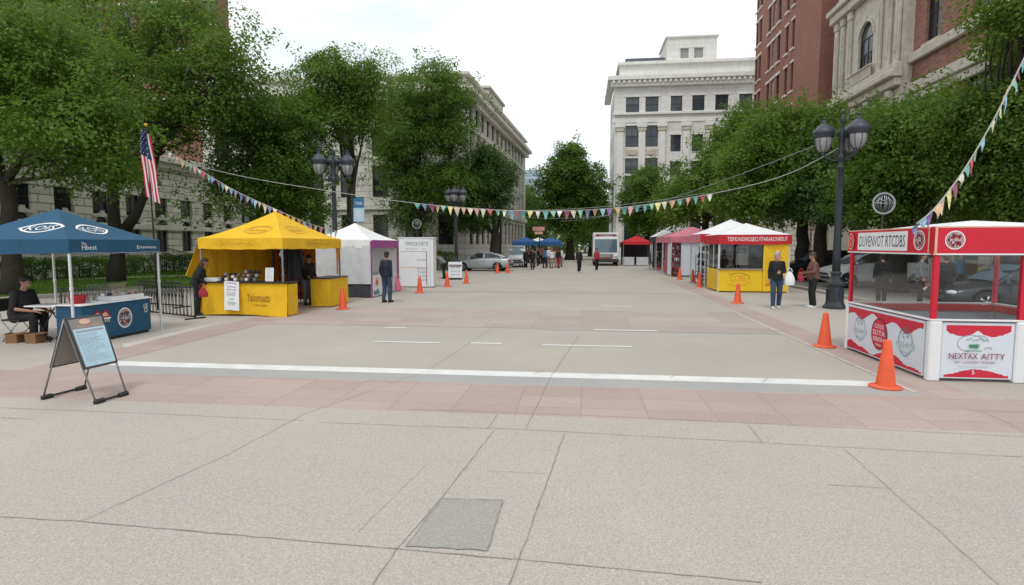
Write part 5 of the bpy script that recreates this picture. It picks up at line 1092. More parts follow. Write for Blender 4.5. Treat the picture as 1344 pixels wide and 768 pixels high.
cable('upper thin overhead cable running to the right hand lamp', sagline(atY(735, 290, 60), (L0.x, L0.y, 5.35), .7)); cable('lower thin overhead cable crossing in front of the avenue tree', sagline(atY(565, 270, 40), atY(1015, 235, 34), .9), .016); cable('thin overhead cable sagging in front of the far trees', sagline(atY(660, 282, 55), atY(905, 262, 46), .8), .016)
# ------------------------------------------------------------------ people: one fused body each, clothes and hair as children
def hand(mb, w, d, palm_n, sgn, s, skin, curl=.5):
    """palm at wrist w pointing along d; five unequal fingers curling about the palm normal"""
    d = Vector(d).normalized(); n = (Vector(palm_n)-d*Vector(palm_n).dot(d)).normalized(); side = d.cross(n)*sgn
    R = Matrix((side, d, n)).transposed(); c = w+d*.045*s
    mb.ball(c, (.040*s, .050*s, .016*s), skin, 10, 6, R=R)
    for i, (o, l) in enumerate(((.030, .062), (.010, .072), (-.010, .068), (-.029, .052))):
        p = w+d*.082*s+side*o*s; dd = d; pts = [p-d*.02*s, p]; ll = l*s
        for k, q in enumerate((.45, .32, .23)):
            dd = (dd+n*curl*(.5+.3*k)).normalized(); pts.append(pts[-1]+dd*ll*q)
        mb.tube(pts, [.0095*s, .0095*s, .0088*s, .008*s, .006*s], skin, 6)
    p = w+d*.03*s+side*.034*s; dd = (d*.6+side*.75+n*.25).normalized(); q = p+dd*.035*s; dd = (dd+d*.5+n*.2).normalized()
    mb.tube([p-dd*.02*s, p, q, q+dd*.028*s], [.013*s, .0125*s, .0105*s, .007*s], skin, 6)
def person(label, at, face, h=1.75, top='cloth_black', legs='denim', skin='skin', hair='hair_black', shoe='shoe_black', stride=.0, lean=0., elbows=None, wrists=None, fat=1., head_turn=0., head_tilt=0., sit=False, far=False, hat=None, coat=.86, hair_long=False, group=None, knees=None, ankles=None, palms=None, short=False, open_vest=None):
    """local frame: faces -Y, own left = +X.  face = heading (radians about Z)"""
    s = h/1.75; V = lambda x, y, z: Vector((x, y, z))
    hz = .47 if sit else .93
    hip = [V(-.09, 0, hz), V(.09, 0, hz)]
    kn = knees or ([V(-.11, -.42, .50), V(.11, -.42, .50)] if sit else [V(-.10, -.03-stride*.5, .50), V(.10, -.03+stride*.35, .50)])
    an = ankles or ([V(-.11, -.40, .09), V(.11, -.38, .09)] if sit else [V(-.095, -stride*.75+.01, .085), V(.095, stride*.85+.02, .085+max(0, abs(stride)-.15)*.25)])
    Rl = Matrix.Rotation(lean, 3, 'X'); piv = V(0, 0, hz)
    up = lambda v: piv+Rl@(v+V(0, 0, hz-.93)-piv)
    ch = up(V(0, 0, 1.27)); wa = up(V(0, 0, 1.08)); nk = up(V(0, .012, 1.47)); sh = [up(V(-0.158*(.55+.45*fat), .01, 1.400)), up(V(0.158*(.55+.45*fat), .01, 1.400))]
    hd = up(V(0, -.02, 1.625)); Rh = Rl@Matrix.Rotation(head_turn, 3, 'Z')@Matrix.Rotation(head_tilt, 3, 'X')
    el = [up(V(*e)) for e in (elbows or [(-.208*fat, .05, 1.13), (.208*fat, .05, 1.13)])]; wr = [up(V(*e)) for e in (wrists or [(-.225*fat, -.03, .90), (.225*fat, -.03, .90)])]
    vx = .026 if far else .0145
    B = MB(); K = skin
    pel = piv+V(0, 0, .03); Rt = Rl
    B.ball(pel, (.155*fat, .115*fat, .12), K, 12, 8, R=Rt); B.ball(wa, (.142*fat, .108*fat, .15), K, 12, 8, R=Rt); B.ball(ch, (.165*fat, .115*fat, .185), K, 12, 8, R=Rt)
    B.caps(sh[0]-Rl@V(0, 0, .008), .050, sh[1]-Rl@V(0, 0, .008), .050, K); B.caps(nk-Rl@V(0, 0, .06), .062, hd-Rh@V(0, 0, .05), .050, K)
    B.ball(hd+Rh@V(0, .012, .022), (.076, .094, .098), K, 14, 10, R=Rh); B.ball(hd+Rh@V(0, -.022, -.045), (.058, .068, .072), K, 12, 8, R=Rh); B.ball(hd+Rh@V(0, -.062, -.088), (.026, .022, .022), K, 8, 6, R=Rh)
    B.ball(hd+Rh@V(0, -.094, -.022), (.013, .020, .020), K, 8, 6, R=Rh); B.ball(hd+Rh@V(0, -.088, .0), (.010, .014, .028), K, 8, 6, R=Rh)
    for sx in (-1, 1): B.ball(hd+Rh@V(sx*.077, .012, -.012), (.012, .022, .032), K, 8, 6, R=Rh)
    for i in (0, 1):
        B.caps(sh[i]-Rl@V(0, 0, .008), .046*fat, el[i], .037, K); B.caps(el[i], .039, wr[i], .027, K)
        B.caps(hip[i], .078*fat, kn[i], .053, K); B.caps(kn[i], .053, an[i], .039, K)
        m = (kn[i]*.68+an[i]*.32); B.ball(m+V(0, .010, 0), (.048, .052, .10), K, 8, 6)
        B.caps(an[i]+V(0, 0, -.03), .04, an[i]+V(0, -.14, -.052), .03, K)
    me = remesh(B, vx, 2); body = obj('person', me)
    # face, hands
    X = MB(); X.mats = [K]; 
    for sx in (-1, 1):
        X.ball(hd+Rh@V(sx*.031, -.081, .006), (.012, .008, .009), 'cloth_white', 8, 6, R=Rh); X.ball(hd+Rh@V(sx*.031, -.0875, .006), (.0065, .004, .0065), 'eye', 8, 6, R=Rh); X.ball(hd+Rh@V(sx*.032, -.083, .030), (.020, .008, .005), hair, 8, 5, R=Rh)
    X.ball(hd+Rh@V(0, -.086, -.058), (.022, .008, .007), 'lip', 8, 5, R=Rh)
    for i, sg in ((0, 1), (1, -1)):
        pn = (palms or ((1, .2, 0), (-1, .2, 0)))[i]; hand(X, wr[i], (wr[i]-el[i]), pn, sg, 1., K)
    tmp = X.build('hand'); bm = bmesh.new(); bm.from_mesh(body.data); n0 = len(bm.faces); bm.from_mesh(tmp.data); bm.faces.ensure_lookup_table()
    bm.to_mesh(body.data); bm.free()
    for mm in X.mats[1:]: body.data.materials.append(M[mm])
    md = tmp.data; bpy.data.objects.remove(tmp); bpy.data.meshes.remove(md)
    tag(body, label, 'person', group)
    # trousers
    T = MB(); T.ball(pel+V(0, 0, .01), (.172*fat, .132*fat, .135), legs, 12, 8, R=Rt)
    for i in (0, 1):
        T.caps(hip[i], .102*fat, kn[i], .080, legs); ae = kn[i]+(an[i]-kn[i])*(.22 if short else .93); T.caps(kn[i], .080, ae, .066, legs)
    obj('trousers', remesh(T, vx, 2), body)
    # jacket or shirt
    J = MB(); J.ball(ch, (.174*fat, .138*fat, .20), top, 12, 8, R=Rt); J.caps(sh[0]-Rl@V(0, 0, .004), .076, sh[1]-Rl@V(0, 0, .004), .076, top); J.tube([nk-Rl@V(0, 0, .02), nk-Rl@V(0, 0, .10)], [.07, .15], top, 14); J.ball(nk-Rl@V(0, 0, .055), (.09, .085, .06), top, 10, 6, R=Rt)
    zc = min(0, (coat-.86)); lo = piv+Rl@V(0, 0, -.03+zc) if not sit else piv+Rl@V(0, 0, .05)
    J.tube([lo, wa, ch], [.175*fat, .160*fat, .165*fat], top, 16); J.ball(wa, (.168*fat, .140*fat, .17), top, 12, 8, R=Rt); J.ball(pel+V(0, 0, .03), (.180*fat, .146*fat, .12), top, 12, 8, R=Rt)
    for i in (0, 1): J.caps(sh[i], .068*fat, el[i], .054, top); J.caps(el[i], .054, el[i]+(wr[i]-el[i])*(.0 if open_vest else .92), .040, top)
    obj('jacket', remesh(J, vx, 2), body)
    if open_vest:
        q = MB(); q.ball(ch+Rl@V(0, -.105, -.06), (.05, .045, .18), open_vest, 10, 8, R=Rt); obj('shirt', remesh(q, .015, 1), body)
    Hh = MB()
    if hat:
        Hh.ball(hd+Rh@V(0, .012, .05), (.090, .106, .082), hat, 14, 8, R=Rh); Hh.ball(hd+Rh@V(0, -.11, .05), (.068, .06, .012), hat, 12, 6, R=Rh); obj('cap', remesh(Hh, .014, 1), body); Hh = MB(); Hh.ball(hd+Rh@V(0, .03, .0), (.083, .088, .085), hair, 12, 8, R=Rh)
    else:
        Hh.ball(hd+Rh@V(0, .028, .038), (.087, .098, .098), hair, 14, 10, R=Rh); Hh.ball(hd+Rh@V(0, .062, -.02), (.076, .055, .075), hair, 10, 8, R=Rh); Hh.ball(hd+Rh@V(.02, -.05, .085), (.06, .045, .03), hair, 10, 6, R=Rh)
        if hair_long: Hh.ball(hd+Rh@V(0, .05, -.10), (.095, .06, .14), hair, 10, 8, R=Rh)
    if Hh.v: obj('hair', remesh(Hh, vx*.9, 1), body)
    if hair == 'hair_grey' and not far:
        q = MB(); q.ball(hd+Rh@V(0, -.045, -.085), (.058, .055, .038), hair, 10, 6, R=Rh); q.ball(hd+Rh@V(0, -.093, -.043), (.026, .010, .008), hair, 8, 5, R=Rh); obj('beard', remesh(q, .012, 1), body)
    for i in (0, 1):
        Q = MB(); A = an[i]; f = V(0, 0, -.085); Q.ball(A+V(0, -.055, -.045), (.047, .135, .045), shoe, 12, 8); Q.ball(A+V(0, .01, -.01), (.047, .055, .055), shoe, 10, 6); Q.box(A+V(0, -.055, -.072), (.085, .25, .025), shoe, 0, .01)
        obj('shoe', remesh(Q, .016 if not far else .024, 1), body)
    body.location = (at[0], at[1], (at[2] if len(at) > 2 else 0)); body.rotation_euler = (0, 0, face); body.scale = (s, s, s); return body
def held_bag(label, at, mat, h=.42, wd=.34, cat='bag', rz=0., name='carrier_bag'):
    t = thing(name, label, cat, at, rz); mb = MB(); rr = random.Random(int(h*100))
    def bag(u, v):
        a = 2*PI*u; k = (.20+.80*math.sin(PI*min(1, (1-v)*.60+.06)))*(1+.06*math.sin(a*3+v*5)+.04*math.sin(a*7)); return Vector((wd/2*k*math.cos(a), wd*.28*k*math.sin(a), -h*(1-v)))
    mb.grid(bag, 24, 8, mat); mb.grid(lambda u, v: Vector((wd/2*.72*v*math.cos(2*PI*u), wd*.28*.72*v*math.sin(2*PI*u), -h-.004)), 24, 2, mat); mb.build('bag_body', t)
    for sx in (-1, 1): q = MB(); q.tube([(-.08, sx*.06, -.02), (-.05, sx*.03, .08), (0, 0, .115), (.05, sx*.03, .08), (.08, sx*.06, -.02)], .009, mat, 5); q.build('handle', t)
    return t
# the near figures
person('person in a navy jacket and jeans seen from behind at the purple fronted tent', P(508, 397), 2.75, 1.76, 'cloth_navy', 'denim', 'skin_tan', 'hair_brown', 'shoe_black', stride=.06, hat='cloth_black', fat=1.12, head_turn=.5, wrists=[(-.245, .02, .9), (.255, -.05, .88)])
p = P(508, 397); held_bag('pink carrier bag hanging beside the person in the navy jacket', (p.x+.36, p.y+.10, .83), 'cloth_pink', .42, .22)
person('grey haired person in a black jumper and jeans walking with a white bag', P(1018, 405), -.18, 1.78, 'cloth_black', 'denim', 'skin', 'hair_grey', 'shoe_white', stride=.16, fat=1.02, head_turn=.35, elbows=[(-.205, .06, 1.14), (.22, .04, 1.14)], wrists=[(-.215, -.03, .91), (.07, -.19, 1.12)], palms=((1, .2, 0), (0, 1, 0)), coat=.84)
p = P(1018, 405); held_bag('white plastic carrier bag hung from the arm of the grey haired person', (p.x+.36, p.y-.02, 1.16), 'bag_white', .42, .34)
person('person in a brown jacket and black trousers standing by the street lamp', P(1066, 404), -1.75, 1.76, 'cloth_brown', 'cloth_black', 'skin_tan', 'hair_brown', 'shoe_white', stride=.02, fat=1.14, head_tilt=.25, lean=.05, elbows=[(-.28, -.02, 1.15), (.28, -.02, 1.15)], wrists=[(-.16, -.28, 1.10), (.16, -.28, 1.10)], palms=((.3, .2, 1), (-.3, .2, 1)))
p = P(1066, 404); held_bag('red and black shoulder bag held by the person in the brown jacket', (p.x-.36, p.y+.06, 1.14), 'cloth_red', .30, .36, rz=1.3, name='shoulder_bag')
person('seated person in a black top at the small table under the blue tent', (-11.60, 10.62, 0), PI/2, 1.88, 'cloth_black', 'cloth_black', 'skin_tan', 'hair_black', 'shoe_black', sit=True, lean=.24, head_tilt=.25, fat=1.15, elbows=[(-.26, -.10, 1.14), (.26, -.10, 1.14)], wrists=[(-.14, -.40, 1.16), (.14, -.42, 1.16)], palms=((0, .2, -1), (0, .2, -1)), open_vest='skin_tan')
person('person in dark clothes leaning over beside the left post of the yellow tent', P(260, 414), 2.2, 1.66, 'cloth_black', 'cloth_black', 'skin_tan', 'hair_brown', 'shoe_black', lean=.32, fat=1.1, wrists=[(-.15, -.30, 1.0), (.15, -.30, 1.0)], hair_long=True)
p = P(268, 416); held_bag('dusky pink handbag beside the dark clothed person at the yellow tent', (p.x, p.y, .82), 'cloth_red', .26, .26, name='handbag')
person('dark clothed vendor behind the second yellow counter', (-9.05, 18.2, 0), .9, 1.68, 'cloth_black', 'cloth_grey', 'skin_tan', 'hair_black', 'shoe_black', lean=.2, fat=1.1, head_tilt=.4, wrists=[(-.15, -.34, 1.06), (.15, -.34, 1.06)])
p = P(583, 366); person('person in dark clothes crouching over beside the white sign board', (p.x, p.y), -1.9, 1.66, 'cloth_grey', 'cloth_black', 'skin_tan', 'hair_brown', 'shoe_black', lean=.75, fat=1., stride=.14, far=True, wrists=[(-.15, -.2, .9), (.15, -.3, .95)])
# people seen through the clear screens of the red booth
person('person in a long dark coat beyond the side screen of the red booth', P(1156, 401), 2.9, 1.72, 'cloth_black', 'cloth_black', 'skin', 'hair_black', 'shoe_black', stride=.1, coat=.55, fat=1.1)
person('person in black standing behind the front screen of the red booth beside the red post', P(1238, 408), 2.6, 1.74, 'cloth_black', 'cloth_black', 'skin_tan', 'hair_brown', 'shoe_black', fat=1.1, wrists=[(-.2, -.2, 1.05), (.2, -.2, 1.05)])
person('person in a bright blue top seen through the red booth', P(1257, 390), .4, 1.70, 'cloth_blue', 'cloth_black', 'skin_tan', 'hair_black', 'shoe_black', far=True)
person('person in a dark jacket waiting just right of the side screen of the red booth', P(1207, 399), 1.2, 1.72, 'cloth_grey', 'cloth_black', 'skin', 'hair_black', 'shoe_black', fat=1.05)
person('child in a lime yellow coat beyond the red booth', P(1287, 379), .2, 1.12, 'cloth_lime', 'cloth_grey', 'skin', 'hair_brown', 'shoe_black', far=True, fat=1.25)
# walkers in the middle distance
person('walker in a black coat on the open square nearest the truck', P(760, 358), .4, 1.78, 'cloth_black', 'cloth_black', 'skin', 'hair_blond', 'shoe_white', stride=.14, coat=.62, far=True)
person('walker in a red top in front of the white truck', P(783, 356), .5, 1.74, 'cloth_red', 'cloth_black', 'skin_tan', 'hair_black', 'shoe_white', stride=.12, far=True)
CR = [(690, 352, 'cloth_black', 'cloth_black', 'hair_black', 'person in black at the left end of the crowd beside the white van'), (697, 350, 'cloth_navy', 'cloth_black', 'hair_black', 'person in navy second from the left in the crowd'), (701, 351, 'cloth_grey', 'cloth_tan', 'hair_black', 'person in grey with pale trousers in the crowd'), (706, 349, 'cloth_black', 'cloth_black', 'hair_brown', 'person in black under the street sign'),
      (709, 347, 'cloth_brown', 'cloth_black', 'hair_brown', 'person in brown deep inside the crowd'), (715, 352, 'cloth_blue', 'cloth_black', 'hair_black', 'person in a blue top in the middle of the crowd'), (720, 350, 'cloth_white', 'cloth_grey', 'hair_grey', 'person in white with grey hair in the crowd'), (724, 352, 'cloth_white', 'cloth_tan', 'hair_blond', 'person in white with beige trousers in the crowd'), (729, 351, 'cloth_tan', 'cloth_tan', 'hair_brown', 'person in tan clothes near the right end of the crowd'),
      (733, 352, 'cloth_black', 'cloth_red', 'hair_black', 'person in a black top and red trousers in the crowd'), (737, 350, 'cloth_white', 'cloth_grey', 'hair_black', 'dark haired person in white at the right end of the crowd'), (684, 350, 'cloth_grey', 'cloth_black', 'hair_black', 'person in grey just behind the white van'), (712, 346, 'cloth_red', 'cloth_black', 'hair_black', 'person in a dark red top at the back of the crowd'), (840, 346, 'cloth_white', 'cloth_black', 'hair_black', 'person in white between the truck and the red canopy'), (846, 344, 'cloth_grey', 'cloth_black', 'hair_brown', 'person in grey under the red canopy'), (833, 346, 'cloth_black', 'cloth_grey', 'hair_black', 'person in black right of the white truck')]
CR += [(687, 346.5, 'cloth_black', 'cloth_navy', 'hair_black', 'person in black half hidden behind the white van and the crowd'), (694, 345.5, 'cloth_brown', 'cloth_black', 'hair_black', 'person in brown at the back left of the crowd'), (703, 344.5, 'cloth_navy', 'cloth_black', 'hair_black', 'person in navy at the very back of the crowd'), (718, 345, 'cloth_black', 'cloth_black', 'hair_black', 'person in black behind the one in blue in the crowd'), (727, 345.5, 'cloth_red', 'cloth_black', 'hair_brown', 'person in red at the back right of the crowd'), (735, 345, 'cloth_black', 'cloth_black', 'hair_black', 'person all in black at the back right end of the crowd'), (699, 354, 'cloth_black', 'cloth_black', 'hair_black', 'person in black at the front of the crowd')]
for i, (px, py, tp, lg, hr, l) in enumerate(CR): person(l, P(px, py), (i*1.7) % 6.28, 1.66+.02*(i % 7), tp, lg, ('skin', 'skin_tan', 'skin_dark')[i % 3], hr, 'shoe_black', stride=.1*((i % 3)-1), far=True, short=(i in (2, 7)), group='people in the far crowd')
# ------------------------------------------------------------------ cars
def apply_mods(o, f):
    f(o); return evald(o, 0)
def wheel(root, x, y, r, side):
    mb = MB(); n = 26; prof = [(r*.66, -.10), (r*.94, -.105), (r, -.07), (r, .07), (r*.94, .105), (r*.66, .10)]
    vs = []; fs = []
    for q, d in prof:
        for k in range(n): a = 2*PI*k/n; vs.append((x+q*math.cos(a), y+d*side, r+q*math.sin(a)))
    for i in range(len(prof)-1):
        for k in range(n): fs.append((i*n+k, i*n+(k+1) % n, (i+1)*n+(k+1) % n, (i+1)*n+k))
    mb.add(vs, fs, 'tyre', True); w_ = mb.build('wheel', root)
    q = MB(); c = Vector((x, y+side*.085, r)); R = Matrix.Rotation(PI/2, 3, 'X')
    pts = lambda rad, d: [(x+rad*math.cos(2*PI*k/n), y+d*side, r+rad*math.sin(2*PI*k/n)) for k in range(n)]
    a, b = pts(r*.67, .098), pts(r*.60, .075); q.add(a+b, [(k, (k+1) % n, n+(k+1) % n, n+k) for k in range(n)], 'rim', True); q.poly(pts(r*.61, .03), 'bumper')
    for k in range(5):
        for dk in (-.09, .09):
            aa = 2*PI*k/5+dk; q.tube([(x+r*.08*math.cos(aa), y+.085*side, r+r*.08*math.sin(aa)), (x+r*.61*math.cos(aa), y+.085*side, r+r*.61*math.sin(aa))], r*.055, 'rim', 5)
    q.ball((x, y+side*.085, r), r*.13, 'rim', 8, 6); q.build('rim', w_); return w_
def car(name, label, cat, at, rz, paint, st, cab, L, hw, wr=.32, wx=(-1.35, 1.35), roofw=.74, nosplit=False, suv=False):
    """st: stations (x, z_low, z_belt, width factor) from nose to tail; cab = (screen foot, roof front, roof rear, rear foot, roof height)"""
    root = thing(name, label, cat, (at[0], at[1], 0), rz); mb = MB(); N_ = 12; vs = []
    for x, zl, zt, wf in st:
        w = hw*wf
        ring = [(-w*.55, zl), (-w*.9, zl+.02), (-w*.985, zl+.14), (-w, zl+(zt-zl)*.5), (-w*.975, zt-.13), (-w*.90, zt-.02), (-w*.45, zt+.025), (w*.45, zt+.025), (w*.90, zt-.02), (w*.975, zt-.13), (w, zl+(zt-zl)*.5), (w*.985, zl+.14), (w*.9, zl+.02), (w*.55, zl)]
        N_ = len(ring); vs += [(x, y, z) for y, z in ring]
    fs = [(i*N_+k, (i+1)*N_+k, (i+1)*N_+(k+1) % N_, i*N_+(k+1) % N_) for i in range(len(st)-1) for k in range(N_)]
    fs += [tuple(range(N_)), tuple((len(st)-1)*N_+k for k in range(N_-1, -1, -1))]
    mb.add(vs, fs, paint, True); o = mb.build('body')
    cut = MB()
    for x in wx:
        for sd in (-1, 1):
            n = 24; y0, y1 = sd*hw*.62, sd*hw*1.25; a = [(x+wr*1.17*math.cos(2*PI*k/n), y0, wr+wr*1.17*math.sin(2*PI*k/n)) for k in range(n)]; b = [(p[0], y1, p[2]) for p in a]
            f = [tuple(range(n)), tuple(range(2*n-1, n-1, -1))]+[(k, n+k, n+(k+1) % n, (k+1) % n) for k in range(n)]
            if sd > 0: f = [tuple(reversed(q)) for q in f]
            cut.add(a+b, f, 'bumper')
    co = cut.build('cutter'); bmn = bmesh.new(); bmn.from_mesh(co.data); bmesh.ops.recalc_face_normals(bmn, faces=bmn.faces); bmn.to_mesh(co.data); bmn.free()
    bmn = bmesh.new(); bmn.from_mesh(o.data); bmesh.ops.recalc_face_normals(bmn, faces=bmn.faces); bmn.to_mesh(o.data); bmn.free()
    s = o.modifiers.new('s', 'SUBSURF'); s.levels = 2; s.render_levels = 2; b = o.modifiers.new('b', 'BOOLEAN'); b.object = co; b.operation = 'DIFFERENCE'; b.solver = 'EXACT'
    me = evald(o, 0); cd = co.data; bpy.data.objects.remove(co); bpy.data.meshes.remove(cd)
    for p_ in me.polygons: p_.use_smooth = abs(p_.normal.y) < 2
    bo = obj('body', me, root)
    # cabin
    xa, xb, xc, xd, zr = cab; belt = lambda x: np.interp(x, [q[0] for q in st], [q[2] for q in st])
    wb = hw*.90; wt = hw*roofw; C = MB(); za, zd = belt(xa)-.03, belt(xd)-.03
    sec = [(xa, wb*.96, za, za+.0), (xa+(xb-xa)*.55, (wb*.96+wt)/2, belt(xa)-.03, za+(zr-za)*.62), (xb, wt*.98, belt(xb)-.05, zr-.035), ((xb+xc)/2, wt, belt(0)-.05, zr), (xc, wt*.97, belt(xc)-.05, zr-.03), (xc+(xd-xc)*.5, (wt+wb*.9)/2*.99, belt(xd)-.03, zd+(zr-zd)*.58), (xd, wb*.90, zd, zd)]
    top = [(x, w, z) for x, w, zb, z in sec]
    vs = []; m_ = 5
    for x, w, zb, z in sec:
        vs += [(x, -wb*.97, zb), (x, -w, z), (x, -w*.55, z+.022), (x, w*.55, z+.022), (x, w, z), (x, wb*.97, zb)]
    fs = [(i*6+k, i*6+k+1, (i+1)*6+k+1, (i+1)*6+k) for i in range(len(sec)-1) for k in range(5)]
    C.add(vs, fs, paint, True); C.build('roof', root)
    zlo = lambda x: belt(x)+.035
    def sidepoint(x, t, sd):
        i = next(k for k in range(len(sec)-1) if sec[k][0] <= x <= sec[k+1][0]); f = (x-sec[i][0])/(sec[i+1][0]-sec[i][0]); w = sec[i][1]+(sec[i+1][1]-sec[i][1])*f; z = sec[i][3]+(sec[i+1][3]-sec[i][3])*f; zb = sec[i][2]+(sec[i+1][2]-sec[i][2])*f
        return Vector((x, sd*(wb*.97+(w-wb*.97)*t+.012), zb+(z-zb)*t))
    mid = (xb+xc)/2
    for sd in (-1, 1):
        for x0, x1 in ((xa+.22, mid-.04), (mid+.04, xd-.26)):
            G = MB(); n = 8
            G.grid(lambda u, v: sidepoint(x0+(x1-x0)*u, (.17+(.90-.17)*v), sd), n, 4, 'car_glass', True); G.build('side_window', root)
    def endglass(xq, wq, zq, xr_, wr_, zr_, nm, off):
        G = MB(); a = Vector((xq, -wq, zq)); b = Vector((xq, wq, zq)); c = Vector((xr_, wr_, zr_)); d = Vector((xr_, -wr_, zr_)); q = Vector((off, 0, .03))
        G.grid(lambda u, v: (a+(b-a)*u)*(1-v)+(d+(c-d)*u)*v+q+Vector((off*.8*math.sin(PI*u), 0, .022*math.sin(PI*u))), 8, 4, 'windscreen' if nm == 'windscreen' else 'car_glass', True); G.build(nm, root)
    endglass(xa+.05, wb*.86, za+.05, xb-.05, wt*.88, zr-.06, 'windscreen', -.02); endglass(xd-.05, wb*.80, zd+.06, xc+.05, wt*.86, zr-.06, 'rear_window', .02)
    for x in wx:
        for sd in (-1, 1): wheel(root, x, sd*(hw-.12), wr, sd)
    x0, x1 = st[0][0], st[-1][0]; zb0, zb1 = st[0][2], st[-1][2]
    for sd in (-1, 1):
        q = MB(); q.ball((st[1][0]-.02, sd*hw*st[1][3]*.72, st[1][2]-.13), (.13, .19, .075), 'headlight', 12, 8); q.build('headlight', root)
        q = MB(); q.ball((st[-2][0]+.02, sd*hw*st[-2][3]*.76, st[-2][2]-.16), (.12, .16, .09), 'taillight', 12, 8); q.build('taillight', root)
        q = MB(); q.ball((xa+.30, sd*(hw+.07), belt(xa)+.10), (.07, .10, .065), paint, 10, 6); q.build('mirror', root)
        q = MB()
        for xx in (mid-.15, mid+.85): q.box((xx, sd*(hw*.985+.005), belt(xx)-.17), (.17, .03, .028), 'chrome', 0, .008)
        q.build('door_handle', root)
        q = MB()
        for xx in (xa+.30, mid, xd-.25): q.box((xx, sd*hw*.992, (belt(xx)+.3)/2+.02), (.008, .022, belt(xx)-.52), 'bumper')
        q.build('door_seam', root)
    q = MB(); q.box((x0-.01, 0, st[0][1]+.12), (.10, hw*st[0][3]*1.5, .13), 'bumper', 0, .03); q.box((x0-.02, 0, st[0][1]+.30), (.06, hw*.9, .10), 'bumper', 0, .02); q.build('front_bumper', root)
    q = MB(); q.box((x1+.01, 0, st[-1][1]+.12), (.08, hw*st[-1][3]*1.5, .13), 'bumper', 0, .03); q.box((x1+.03, 0, st[-1][1]+.33), (.02, .48, .11), 'paper_white', 0, .004); q.build('rear_bumper', root)
    return root
SED = [(-2.28, .30, .62, .80), (-2.12, .24, .72, .93), (-1.4, .20, .83, 1.), (-.75, .19, .92, 1.), (.2, .19, .95, 1.), (1.2, .20, .98, 1.), (1.85, .24, 1.0, .96), (2.18, .30, .95, .86), (2.26, .38, .80, .80)]
SUV = [(-2.3, .36, .80, .82), (-2.15, .28, .95, .95), (-1.4, .25, 1.02, 1.), (-.85, .25, 1.08, 1.), (.2, .25, 1.10, 1.), (1.3, .26, 1.12, 1.), (2.1, .30, 1.14, .97), (2.28, .36, 1.05, .90)]
VAN = [(-2.2, .34, .78, .84), (-2.08, .27, .92, .96), (-1.55, .24, 1.05, 1.), (-1.2, .24, 1.1, 1.), (.2, .24, 1.12, 1.), (1.5, .24, 1.12, 1.), (2.15, .26, 1.12, .98), (2.28, .34, 1.0, .93)]
p = P(632, 356); car('parked_car', 'silver sedan parked side on beyond the white sign board', 'car', (p.x, p.y+.6), -.12, 'paint_silver', SED, (-1.05, -.25, .85, 1.85, 1.42), 4.5, .89)
p = P(676, 351); car('parked_van', 'white passenger van facing the square behind the silver sedan', 'van', (p.x-.1, p.y+2.), PI/2+.12, 'paint_white', VAN, (-1.35, -.6, 1.9, 2.2, 1.86), 4.5, .92, .33, (-1.42, 1.4), .82)
p = P(1158, 379); car('parked_car', 'pearl silver people carrier parked side on behind the red booth', 'car', (p.x, p.y+.9), .02, 'paint_pearl', VAN, (-1.5, -.45, 1.7, 2.2, 1.72), 4.8, .93, .34, (-1.45, 1.45), .80)
p = P(1338, 412); car('parked_car', 'dark blue grey sedan parked side on behind the front screen of the red booth', 'car', (p.x+.42, p.y+.8), .0, 'paint_dark', SED, (-1.05, -.2, .9, 1.8, 1.42), 4.5, .89)
p = P(1055, 370); car('parked_car', 'black car parked in shade under the trees behind the person in the brown jacket', 'car', (p.x+1.5, p.y+2.), .1, 'paint_dark', SUV, (-1.1, -.4, 1.6, 2.15, 1.68), 4.6, .93, .35)
# ---- white truck facing the square
p = P(790, 349); root = thing('delivery_truck', 'white box truck with a big windscreen facing the square', 'truck', (p.x+.35, p.y, 0)); hw = 1.18
mb = MB(); mb.bx(-hw, hw, 1.0, 6.2, .55, 3.05, 'paint_white', .06); mb.build('cargo_box', root)
mb = MB(); mb.grid(lambda u, v: Vector(((u-.5)*2*hw*(1-.03*v), .55*(1-math.cos(v*1.3))-.18*math.sin(PI*u)+.0, .5+2.25*v)), 12, 10, 'paint_white'); 
for sd in (-1, 1): mb.grid(lambda u, v: Vector((sd*hw*(1-.03*v), .55*(1-math.cos(v*1.3))+u*(1.02-.55*(1-math.cos(v*1.3))), .5+2.25*v)), 4, 10, 'paint_white')
mb.build('cab', root)
mb = MB(); mb.bx(-hw-.04, hw+.04, .45, 1.2, 2.74, 3.12, 'paint_white', .05); mb.build('roof_sign', root)
D_ = MB(); D_.bx(-hw*.8, hw*.8, .40, .446, 2.70, 2.95, 'print_maroon', .01); D = Decal(D_, plane_fn((-hw*.8, .399, 2.70), (1, 0, 0), (0, 0, 1))); D.text('COREN 5', hw*.8, .13, 1.2, .16, 'print_white'); D_.build('destination_sign', root)
mb = MB(); mb.grid(lambda u, v: Vector(((u-.5)*2*hw*.88, .55*(1-math.cos((.34+.55*v)*1.3))-.18*math.sin(PI*(.06+.88*u))-.02, .5+2.25*(.34+.55*v))), 12, 6, 'windscreen'); mb.build('windscreen', root)
for sd in (-1, 1):
    mb = MB(); mb.ball((sd*hw*.78, -.06, .92), (.20, .08, .14), 'headlight', 12, 8); mb.build('headlight', root)
    mb = MB(); mb.box((sd*(hw+.16), .25, 1.95), (.14, .10, .42), 'bumper', 0, .03); mb.tube([(sd*hw*.95, .3, 2.2), (sd*(hw+.16), .26, 2.2)], .02, 'bumper', 6); mb.build('mirror', root)
    for y in (.75, 4.8): wheel(root, 0, 0, .46, sd).matrix_local = Matrix.Translation((sd*(hw-.14), y, 0)) @ Matrix.Rotation(-sd*PI/2 if 0 else PI/2, 4, 'Z') @ Matrix.Identity(4)
